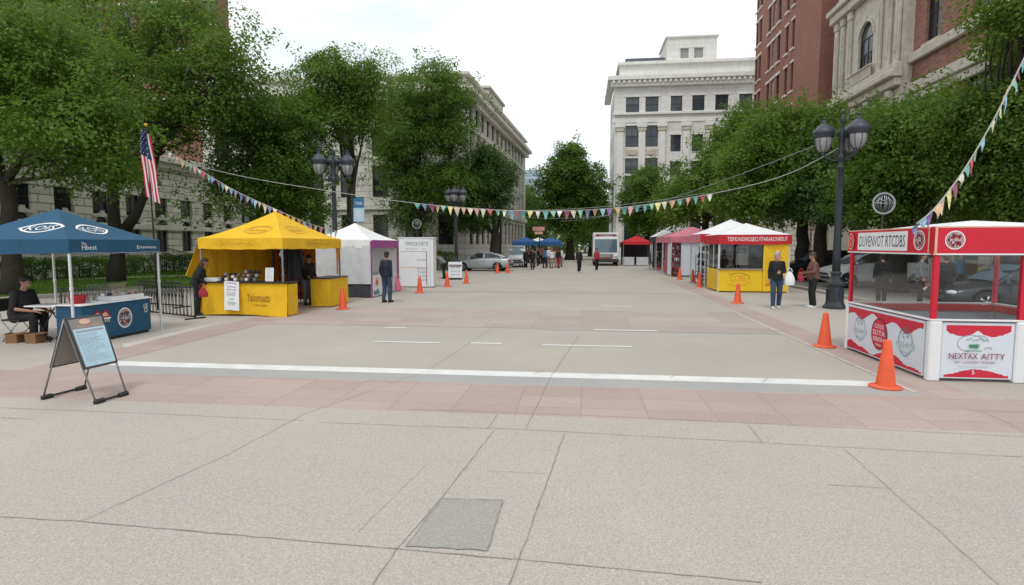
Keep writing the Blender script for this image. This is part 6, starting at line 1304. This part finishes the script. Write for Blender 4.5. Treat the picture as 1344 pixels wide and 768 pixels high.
mb = MB(); mb.bx(-hw-.01, hw+.01, -.22, .2, .34, .66, 'bumper', .04); mb.build('bumper', root)
mb = MB(); mb.bx(-hw*.55, hw*.55, -.19, -.12, .78, 1.12, 'bumper', .02)
for i in range(5): mb.bx(-hw*.5, hw*.5, -.205, -.192, .81+.06*i, .84+.06*i, 'chrome')
mb.build('grille', root)
mb = MB(); mb.bx(-hw*.5, hw*.5, -.235, -.2, .68, .76, 'taillight', .01); mb.build('badge_strip', root)
# ------------------------------------------------------------------ traffic cones
cp = MB(); cp.lathe([(.128, .045), (.124, .06), (.048, .655), (.040, .672), (.022, .678)], (0, 0, 0), 'cone_orange', 24)
cb = MB(); cb.lathe([(.205, 0), (.212, .012), (.205, .028), (.15, .036), (.135, .05)], (0, 0, 0), 'cone_base', 24)
CONES = [(1162, 509, 'orange traffic cone nearest the camera, before the near corner of the red booth'), (1082, 455.5, 'orange traffic cone at the far left corner of the red booth'), (968, 398, 'orange traffic cone in front of the yellow kiosk'), (918, 377, 'orange traffic cone just left of the yellow kiosk corner'), (909, 370.5, 'orange traffic cone beside the grey panels behind the yellow kiosk'), (892, 367, 'orange traffic cone in front of the pale grey panel'),
         (883, 361, 'orange traffic cone nearest the faded pink canopy post'), (878, 358.5, 'fourth cone from the far end of the right hand row'), (872.5, 356, 'third cone from the far end of the right hand row'), (869, 354.5, 'second cone from the far end of the right hand row'), (865, 352.8, 'farthest cone of the right hand row'),
         (450, 406, 'orange traffic cone beside the rear corner of the yellow tent'), (551, 384.5, 'orange traffic cone in front of the white panelled kiosk'), (587, 376.5, 'orange traffic cone left of the white sign board'), (612, 372, 'orange traffic cone right of the white sign board'), (666, 358.5, 'distant orange cone at the tail of the silver sedan'), (653, 358.5, 'small distant orange cone before the silver sedan')]
pc = None
for i, (px, py, l) in enumerate(CONES):
    p = P(px, py); t = thing('traffic_cone', l, 'traffic cone', (p.x, p.y, .003), i*1.3, 'orange traffic cones')
    if pc is None: pc = (cp.build('cone_body', t), cb.build('base', t))
    else: obj('cone_body', pc[0].data, t); obj('base', pc[1].data, t)
    if py < 362: t.scale = (1., 1., 1.05)
# ------------------------------------------------------------------ bunting
def bunting(label, pts, n0, n1, size, step, seed, bare=()):
    """cord through pts; pennants from arc length n0 to n1"""
    root = thing('bunting_string', label, 'bunting', pts[0]); o = Vector(pts[0]); pts = [Vector(p)-o for p in pts]
    q = []
    for i in range(len(pts)-1):
        p0, p1, p2, p3 = pts[max(0, i-1)], pts[i], pts[i+1], pts[min(len(pts)-1, i+2)]
        for k in range(8):
            t = k/8; q.append(.5*((2*p1)+(-p0+p2)*t+(2*p0-5*p1+4*p2-p3)*t*t+(-p0+3*p1-3*p2+p3)*t**3))
    q.append(pts[-1]); mb = MB(); mb.tube(q, .011, 'cord_white', 5); mb.build('cord', root)
    rr = random.Random(seed); acc = [0]
    for a, b in zip(q, q[1:]): acc.append(acc[-1]+(b-a).length)
    def at(s):
        for i in range(len(q)-1):
            if acc[i+1] >= s: f = (s-acc[i])/(acc[i+1]-acc[i]); return q[i]+(q[i+1]-q[i])*f, (q[i+1]-q[i]).normalized()
        return q[-1], (q[-1]-q[-2]).normalized()
    s = n0*acc[-1]; k = rr.randint(0, 14)
    while s < n1*acc[-1]:
        c, d = at(s); w = size*rr.uniform(.70, 1.06); h = size*rr.uniform(.95, 1.5); nrm = Vector((d.y, -d.x, 0)); nrm = nrm.normalized() if nrm.length > .1 else Vector((0, -1, 0)); sw = rr.uniform(-.35, .35); tw = rr.uniform(-.25, .25); k = (k+rr.randint(1, 6)) % 15
        a = c-d*w/2; b = c+d*w/2; tip = c+Vector((0, 0, -h))+nrm*sw*h*.6+d*tw*h*.5; mb = MB(); nseg = 5; cur = rr.uniform(-.06, .06)
        vs = []; fs = []
        for j in range(nseg+1):
            t = j/nseg; L_, R_ = a+(tip-a)*t, b+(tip-b)*t
            for m_ in range(3): vs.append(L_+(R_-L_)*(m_/2)+nrm*(cur*math.sin(PI*t)+.018*math.sin(m_*2.2+t*5)*(1-t)))
        for j in range(nseg):
            for m_ in range(2): fs.append((j*3+m_, j*3+m_+1, j*3+m_+4, j*3+m_+3))
        mb.add(vs, fs, 'pennant_%d' % k, True); mb.build('pennant', root); s += step*rr.uniform(.85, 1.15)
    return root
bunting('colourful bunting string running down from the flag to the purple fronted tent', [atY(218, 197, 20.0), atY(262, 223, 19.6), atY(310, 251, 19.2), atY(358, 273, 18.6), atY(405, 293, 19.4), atY(443, 304, 20.6)], .005, 1., .215, .225, 1)
bunting('long colourful bunting string sagging across the avenue to the right hand lamp', [atY(213, 206, 20.2), atY(320, 232, 20), atY(440, 252, 20), atY(530, 265, 20), atY(620, 273.5, 20), atY(700, 277, 20), atY(780, 275, 20), atY(860, 267, 20), atY(970, 247, 20), atY(1040, 226, 19.6), Vector((L0.x, L0.y, 5.0))], .415, .84, .225, .238, 2)
bunting('colourful bunting string rising from the corner of the red booth into the maple', [atY(1203, 294, 9.4), atY(1228, 272, 9.4), atY(1262, 228, 9.45), atY(1296, 172, 9.5), atY(1324, 118, 9.6), atY(1400, -40, 10.5), atY(1480, -220, 12)], .0, .43, .185, .140, 3)
# ------------------------------------------------------------------ flag on its staff
p = atY(203, 321, 16.2); root = thing('flag', 'limp American flag hanging from a tall thin staff behind the blue tent', 'flag', (p.x, p.y, 0)); zt = atY(200, 166, 16.2).z
mb = MB(); mb.tube([(0, 0, 0), (-.02, 0, 2.5), (-.09, 0, zt)], [.03, .026, .018], 'black_iron', 8); mb.build('staff', root); mb = MB(); mb.ball((-.09, 0, zt+.05), .055, 'print_gold', 10, 8); mb.build('finial', root)
FA, FB = 34, 52; zlen = zt-atY(200, 268, 16.2).z
def flagp(a, b):
    w = .40*(1-.10*a)*(.62+.38*min(1, a*2.2)); x = -.085+(b-.40)*w+.10*a*a-.02*math.sin(a*5); return Vector((x, -.04-.085*math.sin(b*3.1*PI+a*2.2)*(.5+.5*a)-.03*math.sin(b*9+a*7), zt-.04-a*(zlen-.26)-b*.22))
mb = MB(); o0 = len(mb.v); vs = [flagp(i/FA, j/FB) for i in range(FA+1) for j in range(FB+1)]
for i in range(FA):
    for j in range(FB):
        m_ = 'flag_red' if (j//4) % 2 == 0 else 'flag_white'
        if i < FA*.36 and j < FB*.86: m_ = 'flag_blue'
        q = [i*(FB+1)+j, i*(FB+1)+j+1, (i+1)*(FB+1)+j+1, (i+1)*(FB+1)+j]; mb.f.append(q); mb.m.append(mb.mi(m_)); mb.sm.append(True)
mb.v = [tuple(v) for v in vs]
for i in range(9):
    for j in range(6):
        a, b = .03+.31*i/8, .05+.76*(j+(i % 2)*.5)/6; c = flagp(a, b); e1 = (flagp(a, b+.01)-c).normalized(); e2 = (flagp(a+.01, b)-c).normalized(); n_ = e1.cross(e2)
        if n_.y > 0: n_ = -n_
        for sg in (1, -1):
            st_ = []
            for k in range(10): r_ = .019 if k % 2 == 0 else .008; aa = 2*PI*k/10; st_.append(c+n_*.006*sg+e1*r_*math.cos(aa)+e2*r_*math.sin(aa))
            mb.poly(st_, 'flag_white')
mb.build('flag_cloth', root)
# ------------------------------------------------------------------ iron bike racks and railings
def bike_rack(label, a, b, h=.85, step=.17):
    a, b = Vector((*a[:2], 0)), Vector((*b[:2], 0)); d = (b-a); L = d.length; root = thing('bike_rack', label, 'bike rack', (a.x, a.y, 0), math.atan2(d.y, d.x), 'black iron bike racks')
    mb = MB(); mb.tube([(0, 0, .07), (L, 0, .07)], .022, 'black_iron', 7); mb.tube([(0, .0, h), (L, .0, h)], .020, 'black_iron', 7)
    for x in (.02, L-.02): mb.tube([(x, -.28, .02), (x, .28, .02)], .022, 'black_iron', 7); mb.tube([(x, 0, .02), (x, 0, h)], .022, 'black_iron', 7)
    mb.build('frame', root); x = .12
    while x < L-.1: mb = MB(); mb.tube([(x, -.10, .08), (x, -.12, h*.6), (x+.015, -.06, h*.93), (x+.03, .0, h-.005), (x+.03, .0, .08)], .009, 'black_iron', 5); mb.build('hoop', root); x += step
    return root
bike_rack('black iron bike rack between the blue and yellow tents', P(186, 411), P(257, 419)); bike_rack('black iron bike rack behind the seated person', (-15.2, 15.2), (-12.4, 14.6), .72, .24); bike_rack('second black iron bike rack farther back left of the yellow tent', P(183, 400), P(240, 404), .8)
a, b = atY(214, 362, 33), atY(262, 360, 36)
root = thing('iron_railing', 'black iron stair railing beside the lawn before the limestone building', 'railing', (a.x, a.y, 0), math.atan2(b.y-a.y, b.x-a.x)); L = (b-a).to_2d().length; mb = MB()
for z in (.2, 1.0, 1.35): mb.tube([(0, 0, z+.5), (L, 0, z-.1)], .025, 'black_iron', 6)
mb.build('rail', root); x = 0
while x < L: mb = MB(); mb.tube([(x, 0, 0), (x, 0, 1.85-.6*x/L)], .015, 'black_iron', 5); mb.build('baluster', root); x += .16
# ------------------------------------------------------------------ trees: trunk and limbs, crown of real leaves in sprays
def leaves(centers, norms, nleaf, size, spray, rng, flat=.13):
    n = len(centers)*nleaf
    c = np.repeat(centers, nleaf, 0); nm = np.repeat(norms, nleaf, 0)
    a = rng.normal(size=(len(centers), 3)); e1 = np.cross(norms, a); e1 /= np.linalg.norm(e1, axis=1)[:, None]; e2 = np.cross(norms, e1)
    e1 = np.repeat(e1, nleaf, 0); e2 = np.repeat(e2, nleaf, 0)
    sc = np.repeat(spray*rng.uniform(.55, 1.25, len(centers)), nleaf)
    rr = np.sqrt(rng.random(n)); th = rng.random(n)*2*PI
    u, v = rr*np.cos(th)*sc, rr*np.sin(th)*sc*.75
    p = c+e1*u[:, None]+e2*v[:, None]+nm*(rng.normal(size=n)*flat-.28*rr*rr*sc)[:, None]
    d = e1*np.cos(th)[:, None]+e2*np.sin(th)[:, None]+rng.normal(size=(n, 3))*.55; d[:, 2] -= .25
    d /= np.linalg.norm(d, axis=1)[:, None]
    ln = nm+rng.normal(size=(n, 3))*.42; s = np.cross(d, ln); s /= np.linalg.norm(s, axis=1)[:, None]
    l = (size*rng.uniform(.6, 1.3, n))[:, None]; w = l*.36
    up = np.cross(s, d)
    V = np.stack([p, p+d*l*.45+s*w+up*l*.06, p+d*l, p+d*l*.45-s*w+up*l*.06], 1).reshape(-1, 3)
    return V
def quads_mesh(name, V, mat):
    n = len(V)//4; me = bpy.data.meshes.new(name); me.vertices.add(len(V)); me.vertices.foreach_set('co', V.astype(np.float32).ravel())
    me.loops.add(n*4); me.loops.foreach_set('vertex_index', np.arange(n*4, dtype=np.int32)); me.polygons.add(n)
    me.polygons.foreach_set('loop_start', np.arange(n, dtype=np.int32)*4); me.polygons.foreach_set('loop_total', np.full(n, 4, np.int32))
    me.materials.append(M[mat]); me.update(calc_edges=True); return me
def blob_points(blobs, n, rng, inner=.3):
    B = np.array(blobs, float); wts = (B[:, 3]*B[:, 4]*B[:, 5])**.7; k = rng.choice(len(B), n, p=wts/wts.sum())
    d = rng.normal(size=(n, 3)); d /= np.linalg.norm(d, axis=1)[:, None]
    ins = rng.random(n) < inner
    r = np.where(ins, rng.uniform(.25, .8, n), rng.uniform(.8, 1.04, n))
    ph = rng.uniform(0, 6.28, (len(B), 6)); q = ph[k]
    wob = 1+.13*np.sin(3*d[:, 0]+q[:, 0])+.13*np.sin(4*d[:, 1]+q[:, 1])+.12*np.sin(5*d[:, 2]+q[:, 2])+.10*np.sin(7*d[:, 0]-5*d[:, 2]+q[:, 3])
    pos = B[k, :3]+d*B[k, 3:]*(r*wob)[:, None]
    nm = d*np.array([.65, .65, .45])+np.array([0, 0, .75])+rng.normal(size=(n, 3))*.22
    nm /= np.linalg.norm(nm, axis=1)[:, None]; return pos, nm
def bent(a, b, k, rr, n=6):
    a, b = Vector(a), Vector(b); L = (b-a).length; off = Vector((rr.uniform(-1, 1), rr.uniform(-1, 1), rr.uniform(-.2, .6)))*L*k
    return [a+(b-a)*t+off*math.sin(PI*t)*(1-.3*t)+Vector((rr.uniform(-1, 1), rr.uniform(-1, 1), 0))*L*.012 for t in [i/n for i in range(n+1)]]
def tree(label, base, trunk_h, r0, blobs, mat, nspray, nleaf=46, size=.17, spray=.75, seed=1, lean=(0, 0), limbs=None, kind='leafy_tree', inner=.3, group=None, extra=()):
    """blobs in base-local coordinates (x, y, z, rx, ry, rz)"""
    rng = np.random.default_rng(seed); rr = random.Random(seed)
    root = thing(kind, label, 'tree', (base[0], base[1], 0), 0, group)
    mb = MB(); top = Vector((lean[0], lean[1], trunk_h))
    tp = bent((0, 0, -.05), top, .02, rr, 7); mb.tube(tp, [r0*(1.3 if i == 0 else 1.05 if i == 1 else 1-.05*i) for i in range(8)], 'bark', 12)
    for b in blobs:
        c = Vector(b[:3]); st = tp[-1] if c.z > trunk_h else tp[5]
        pts = bent(st-Vector((0, 0, .3)), c-Vector((0, 0, b[5]*.35)), .10, rr, 7); rb = r0*rr.uniform(.26, .38)
        mb.tube(pts, [rb*(1-.105*i) for i in range(8)], 'bark', 8)
        for q in range(6):
            d = Vector((rr.gauss(0, 1), rr.gauss(0, 1), rr.gauss(.3, .8))).normalized(); i0 = rr.randint(2, 6)
            e = c+Vector((d.x*b[3], d.y*b[4], d.z*b[5]))*rr.uniform(.6, .92)
            mb.tube(bent(pts[i0], e, .10, rr, 5), [rb*.42*(1-.16*i) for i in range(6)], 'bark', 5)
    for pts, r in (limbs or []): mb.tube(pts, r, 'bark', 9)
    mb.build('trunk', root)
    nspray = int(nspray*2.0); size *= .84
    sub = []
    for x, y, z, rx, ry, rz in blobs:
        ns = 11+int(min(14, rx*ry*rz*.45))
        for _ in range(ns):
            d = rng.normal(size=3); d /= np.linalg.norm(d); k = rng.uniform(.35, .80); q = rng.uniform(.36, .58)
            sub.append((x+d[0]*rx*k, y+d[1]*ry*k, z+d[2]*rz*k, rx*q, ry*q, rz*q*.74))
    pos, nm = blob_points(sub, int(nspray*.66), rng, inner)
    p2, n2 = blob_points(blobs, int(nspray*.24), rng, .2)
    # loose shoots that break the outline
    ns = int(nspray*.035); B = np.array(blobs, float); kk = rng.integers(0, len(B), ns); d = rng.normal(size=(ns, 3)); d[:, 2] = np.abs(d[:, 2])*.9-.15; d /= np.linalg.norm(d, axis=1)[:, None]
    p3 = np.concatenate([B[kk, :3]+d*B[kk, 3:]*rng.uniform(.92, .98, ns)[:, None]+(d*[1, 1, .6]+[0, 0, .35])*q for q in (.25, .6, .95)])
    n3 = np.tile(d*.5+[0, 0, .8], (3, 1))+rng.normal(size=(ns*3, 3))*.25; n3 /= np.linalg.norm(n3, axis=1)[:, None]
    pos = np.concatenate([pos, p2]); nm = np.concatenate([nm, n2])
    keep = pos[:, 2] > 1.9; pos, nm = pos[keep], nm[keep]
    if len(extra): pos = np.concatenate([pos, np.array([e[:3] for e in extra])]); nm = np.concatenate([nm, np.tile([[.1, -.2, .95]], (len(extra), 1))])
    V = np.concatenate([leaves(pos, nm, nleaf, size, spray, rng), leaves(p3[p3[:, 2] > 2.2], n3[p3[:, 2] > 2.2], int(nleaf*.42), size, spray*.48, rng)])
    obj('crown', quads_mesh('crown', V, mat), root); return root
def loc(px, Y): p = atY(px, 321, Y); return (p.x, p.y)
def blobs_px(base, specs):
    """a crown lobe's silhouette given as (px, py, half width px, half height px, Y) turned into metres at its own distance"""
    out = []
    for px, py, hw, hh, Y, dep in specs:
        c = atY(px, py, Y); a = atY(px+hw, py, Y); b = atY(px, py-hh, Y)
        out.append((c.x-base[0], c.y-base[1], c.z, abs(a.x-c.x), dep, abs(b.z-c.z)))
    return out
b = loc(14, 19.5)
tree('big dark maple whose trunk stands behind the blue tent at the left edge', b, 4.6, .34, blobs_px(b, [(-40, 130, 120, 70, 18.5, 3.2), (95, 165, 85, 52, 18, 2.2), (40, 60, 110, 60, 19, 3), (120, 215, 70, 34, 19.5, 2), (-80, 30, 120, 90, 21, 3.5), (95, 120, 60, 50, 19, 2)]), 'leaf_maple', 760, 52, .165, .72, 11)
b = loc(152, 27)
lim = [atY(165, 300, 27), atY(178, 282, 27), atY(190, 255, 27), atY(198, 235, 27.2), atY(212, 180, 27.6), atY(230, 120, 28)]
limb = [(Vector((p.x-b[0], p.y-b[1], p.z)), q) for p, q in zip(lim, (.27, .23, .19, .16, .13, .09))]
low = [atY(px, py, 26+.3*math.sin(px)) for px, py in ((225, 268), (245, 262), (262, 275), (280, 258), (300, 262), (255, 245), (310, 276), (240, 282), (285, 280), (320, 250), (215, 285), (270, 292), (230, 250))]
tree('broad tall maple with a forked trunk on the lawn behind the flag', b, 5.0, .37, blobs_px(b, [(215, 70, 85, 62, 27, 3.2), (290, 95, 48, 42, 27, 2.4), (140, 50, 80, 60, 28, 3), (265, 160, 66, 40, 28, 2.6), (300, 55, 34, 24, 26, 1.6), (120, 120, 75, 50, 28, 3), (220, 5, 90, 34, 28, 3), (160, 215, 55, 26, 27.5, 1.8), (80, -20, 90, 60, 29, 3), (225, 150, 60, 44, 26.5, 2.4), (180, 150, 60, 48, 26, 2.4), (265, 125, 56, 44, 26.5, 2.4), (320, 85, 26, 22, 26.5, 1.6)]), 'leaf_olive', 720, 46, .185, .85, 12, limbs=[([p for p, _ in limb], [q for _, q in limb])],
     extra=[(p.x-b[0], p.y-b[1], p.z) for p in low], inner=.25)
b = loc(378, 31)
tree('dense dark green tree standing behind the yellow tent', b, 3.2, .38, blobs_px(b, [(375, 155, 48, 46, 31, 2.6), (345, 190, 58, 60, 30, 2.8), (320, 150, 40, 42, 31, 2.4), (400, 215, 42, 60, 31, 2.4), (350, 255, 60, 45, 30.5, 2.4), (395, 270, 45, 36, 31.5, 2.2), (325, 225, 40, 60, 31, 2.2)]), 'leaf_maple', 760, 46, .17, .7, 13)
b = loc(463, 34)
tree('slender tree with an open forked trunk behind the white tent', b, 5.6, .34, blobs_px(b, [(440, 115, 50, 42, 34, 2.6), (430, 85, 34, 26, 34, 1.8), (485, 120, 42, 44, 34.5, 2.2), (400, 135, 34, 34, 34, 2.), (455, 165, 46, 30, 34, 2.)]), 'leaf_olive', 430, 44, .17, .75, 14, inner=.2)
b = loc(548, 44)
tree('largest leafy tree before the beige civic building, taller than its neighbours', b, 4.4, .46, blobs_px(b, [(560, 120, 56, 42, 44, 3.2), (600, 150, 40, 50, 44.5, 2.8), (525, 150, 42, 50, 43.5, 2.8), (560, 190, 66, 46, 44, 3.4), (545, 240, 50, 40, 44, 2.8), (590, 245, 44, 40, 44, 2.6), (510, 215, 30, 34, 44, 2.), (540, 285, 38, 28, 45, 2.2), (575, 93, 26, 14, 44, 1.6)]), 'leaf_maple', 820, 46, .19, .85, 15)
b = loc(650, 47)
tree('small rounded dark tree beside the silver sedan', b, 3.0, .52, blobs_px(b, [(640, 230, 34, 36, 47, 2.4), (610, 250, 32, 40, 47, 2.2), (655, 262, 18, 28, 47, 1.8), (625, 285, 34, 20, 47, 2.2), (640, 205, 20, 16, 47, 1.6)]), 'leaf_dark', 480, 44, .19, .7, 16)
b = loc(748, 76)
tree('solitary tall tree at the end of the avenue behind the truck', b, 4.2, .60, blobs_px(b, [(750, 220, 26, 34, 76, 3), (735, 245, 34, 40, 76, 3.4), (770, 245, 30, 36, 76, 3.4), (752, 200, 14, 18, 76, 2), (725, 280, 26, 22, 76, 3), (785, 280, 20, 22, 77, 3), (755, 285, 36, 24, 76, 3.6)]), 'leaf_maple', 850, 44, .30, 1.1, 17, limbs=None)
b = loc(850, 62)
tree('round green tree in front of the white classical building', b, 3.8, .42, blobs_px(b, [(850, 245, 30, 28, 62, 3), (832, 270, 22, 26, 62, 2.6), (875, 268, 24, 30, 61, 2.6), (850, 290, 34, 18, 62, 2.6)]), 'leaf_maple', 420, 42, .25, 1., 18)
b = loc(925, 44)
tree('bright green tree in front of the white building beside the brown office block', b, 3.6, .36, blobs_px(b, [(965, 185, 34, 42, 44, 2.6), (935, 215, 36, 30, 44, 2.6), (905, 240, 34, 30, 44, 2.4), (975, 160, 22, 26, 44, 1.8), (890, 265, 28, 30, 44, 2.2), (935, 265, 40, 30, 44, 2.6), (1000, 170, 24, 24, 44, 1.6)]), 'leaf_bright', 560, 44, .2, .85, 19)
b = loc(1052, 35)
tree('spreading bright green tree behind the yellow kiosk', b, 3.6, .42, blobs_px(b, [(1020, 175, 48, 36, 35, 2.8), (985, 210, 44, 40, 35, 2.8), (1050, 215, 58, 44, 34.5, 3), (960, 255, 40, 30, 35, 2.4), (1010, 262, 54, 30, 35, 3), (1070, 165, 36, 30, 35, 2.2)]), 'leaf_bright', 640, 46, .185, .78, 20)
b = loc(1078, 33)
tree('dark leafy tree whose trunk stands behind the person in the brown jacket', b, 3.4, .40, blobs_px(b, [(1100, 215, 52, 46, 32, 2.8), (1130, 180, 44, 38, 31, 2.4), (1085, 262, 60, 34, 32, 3), (1150, 245, 44, 46, 31, 2.6)]), 'leaf_dark', 620, 46, .18, .75, 21)
b = loc(1178, 26)
tree('maple with layered branches behind the lamp post and the red booth', b, 3.5, .40, blobs_px(b, [(1170, 165, 60, 34, 26, 2.4), (1205, 215, 70, 46, 25.5, 2.8), (1150, 235, 50, 40, 26, 2.4), (1230, 160, 48, 40, 26, 2.2), (1180, 270, 70, 22, 26, 2.4)]), 'leaf_maple', 640, 48, .165, .72, 22)
b = loc(1322, 22)
tree('nearest right hand maple overhanging the roof of the red booth', b, 3.4, .46, blobs_px(b, [(1275, 160, 60, 42, 22, 2.4), (1352, 112, 44, 46, 21, 2.4), (1290, 225, 74, 42, 22, 2.6), (1350, 190, 60, 60, 20.5, 2.6), (1372, 40, 52, 46, 20.5, 2.2), (1342, 22, 36, 26, 19.5, 1.4), (1320, 4, 26, 14, 19.5, 1.), (1400, 100, 70, 70, 21, 2.8), (1330, 268, 74, 22, 22, 2.4)]), 'leaf_olive', 800, 50, .15, .66, 23)
b = loc(1490, 27)
tree('dark tree half out of the frame at the right edge', b, 3.4, .4, blobs_px(b, [(1440, 200, 90, 80, 27, 3), (1360, 240, 60, 50, 28, 2.6), (1500, 120, 80, 80, 27, 3)]), 'leaf_dark', 320, 46, .18, .8, 24)
# far greenery closing the avenue
for i, (px, py, hw, hh, Y, lab) in enumerate([(700, 285, 16, 40, 105, 'dark distant tree left of the tall avenue tree'), (800, 290, 22, 26, 95, 'distant tree behind the white truck'), (828, 285, 24, 30, 88, 'distant tree behind the red tent'), (690, 262, 14, 26, 130, 'pale distant tree below the glass tower'), (775, 300, 26, 16, 100, 'low distant tree behind the tall avenue tree')]):
    b = loc(px, Y); tree(lab, b, 3., .4, blobs_px(b, [(px, py, hw, hh, Y, 4), (px-hw*.6, py+hh*.4, hw*.8, hh*.6, Y, 3.4), (px+hw*.6, py+hh*.45, hw*.8, hh*.6, Y, 3.4)]), ('leaf_dark', 'leaf_maple')[i % 2], 230, 38, .36, 1.3, 40+i, group='distant trees at the end of the avenue')
# hedges and shrubs
def hedge(label, p0, p1, wd, ht, n, mat, seed, name='hedge', z0=.1):
    rng = np.random.default_rng(seed); root = thing(name, label, 'hedge', ((p0[0]+p1[0])/2, (p0[1]+p1[1])/2, 0))
    d = Vector((p1[0]-p0[0], p1[1]-p0[1], 0)); L = d.length; a = math.atan2(d.y, d.x); root.rotation_euler = (0, 0, a)
    s = rng.random(n); q = rng.random(n)*2-1; x = (s-.5)*L; k = rng.random(n); face = rng.random(n) < .55
    y = np.where(face, np.sign(q)*wd/2*rng.uniform(.85, 1.05, n), q*wd/2); z = np.where(face, z0+k*(ht-z0), ht*rng.uniform(.9, 1.04, n))
    z *= 1+.05*np.sin(x*2.1)+.04*np.sin(x*5.3)
    nm = np.stack([rng.normal(size=n)*.3, np.where(face, np.sign(q)*1., 0)+rng.normal(size=n)*.3, np.where(face, .35, 1.)], 1); nm /= np.linalg.norm(nm, axis=1)[:, None]
    V = leaves(np.stack([x, y, z], 1), nm, 26, .10, .26, rng, .06); obj('foliage', quads_mesh('foliage', V, mat), root)
    mb = MB(); rr = random.Random(seed)
    for i in range(int(L/.7)): xx = -L/2+.35+i*.7; mb.tube([(xx, 0, 0), (xx+rr.uniform(-.1, .1), rr.uniform(-.1, .1), ht*.8)], [.05, .015], 'bark', 5)
    mb.build('stem', root)
hedge('long clipped hedge along the foot of the limestone building', (-28.3, 25.), (-28.3, 39.5), 1.2, 1.15, 620, 'leaf_hedge', 51)
hedge('low bright shrub bed on the lawn right of the forked maple', (-24.2, 33.5), (-21.5, 36.2), 1.6, .72, 260, 'leaf_bright', 52, 'shrub')
hedge('clipped hedge behind the red booth on the right', (16.5, 33.6), (27., 33.6), 1.3, 1.9, 420, 'leaf_hedge', 53, z0=.05)
p = P(566, 358); hedge('dark hedge behind the white sign board', (-13.2, 44.5), (-9.8, 44.2), 1.2, 1.3, 200, 'leaf_dark', 54, z0=.05)

rng = np.random.default_rng(77); n = 900
pos = np.stack([rng.uniform(-60, 75, n), rng.uniform(118, 150, n), rng.uniform(.5, 12, n)*1.0], 1); pos[:, 2] *= .8+.25*np.sin(pos[:, 0]*.35)
nm = np.tile([[0, -.6, .8]], (n, 1))+rng.normal(size=(n, 3))*.3; nm /= np.linalg.norm(nm, axis=1)[:, None]
tag(obj('far_woods', quads_mesh('far_woods', leaves(pos, nm, 34, .75, 2.6, rng, .5), 'leaf_dark')), kind='stuff')
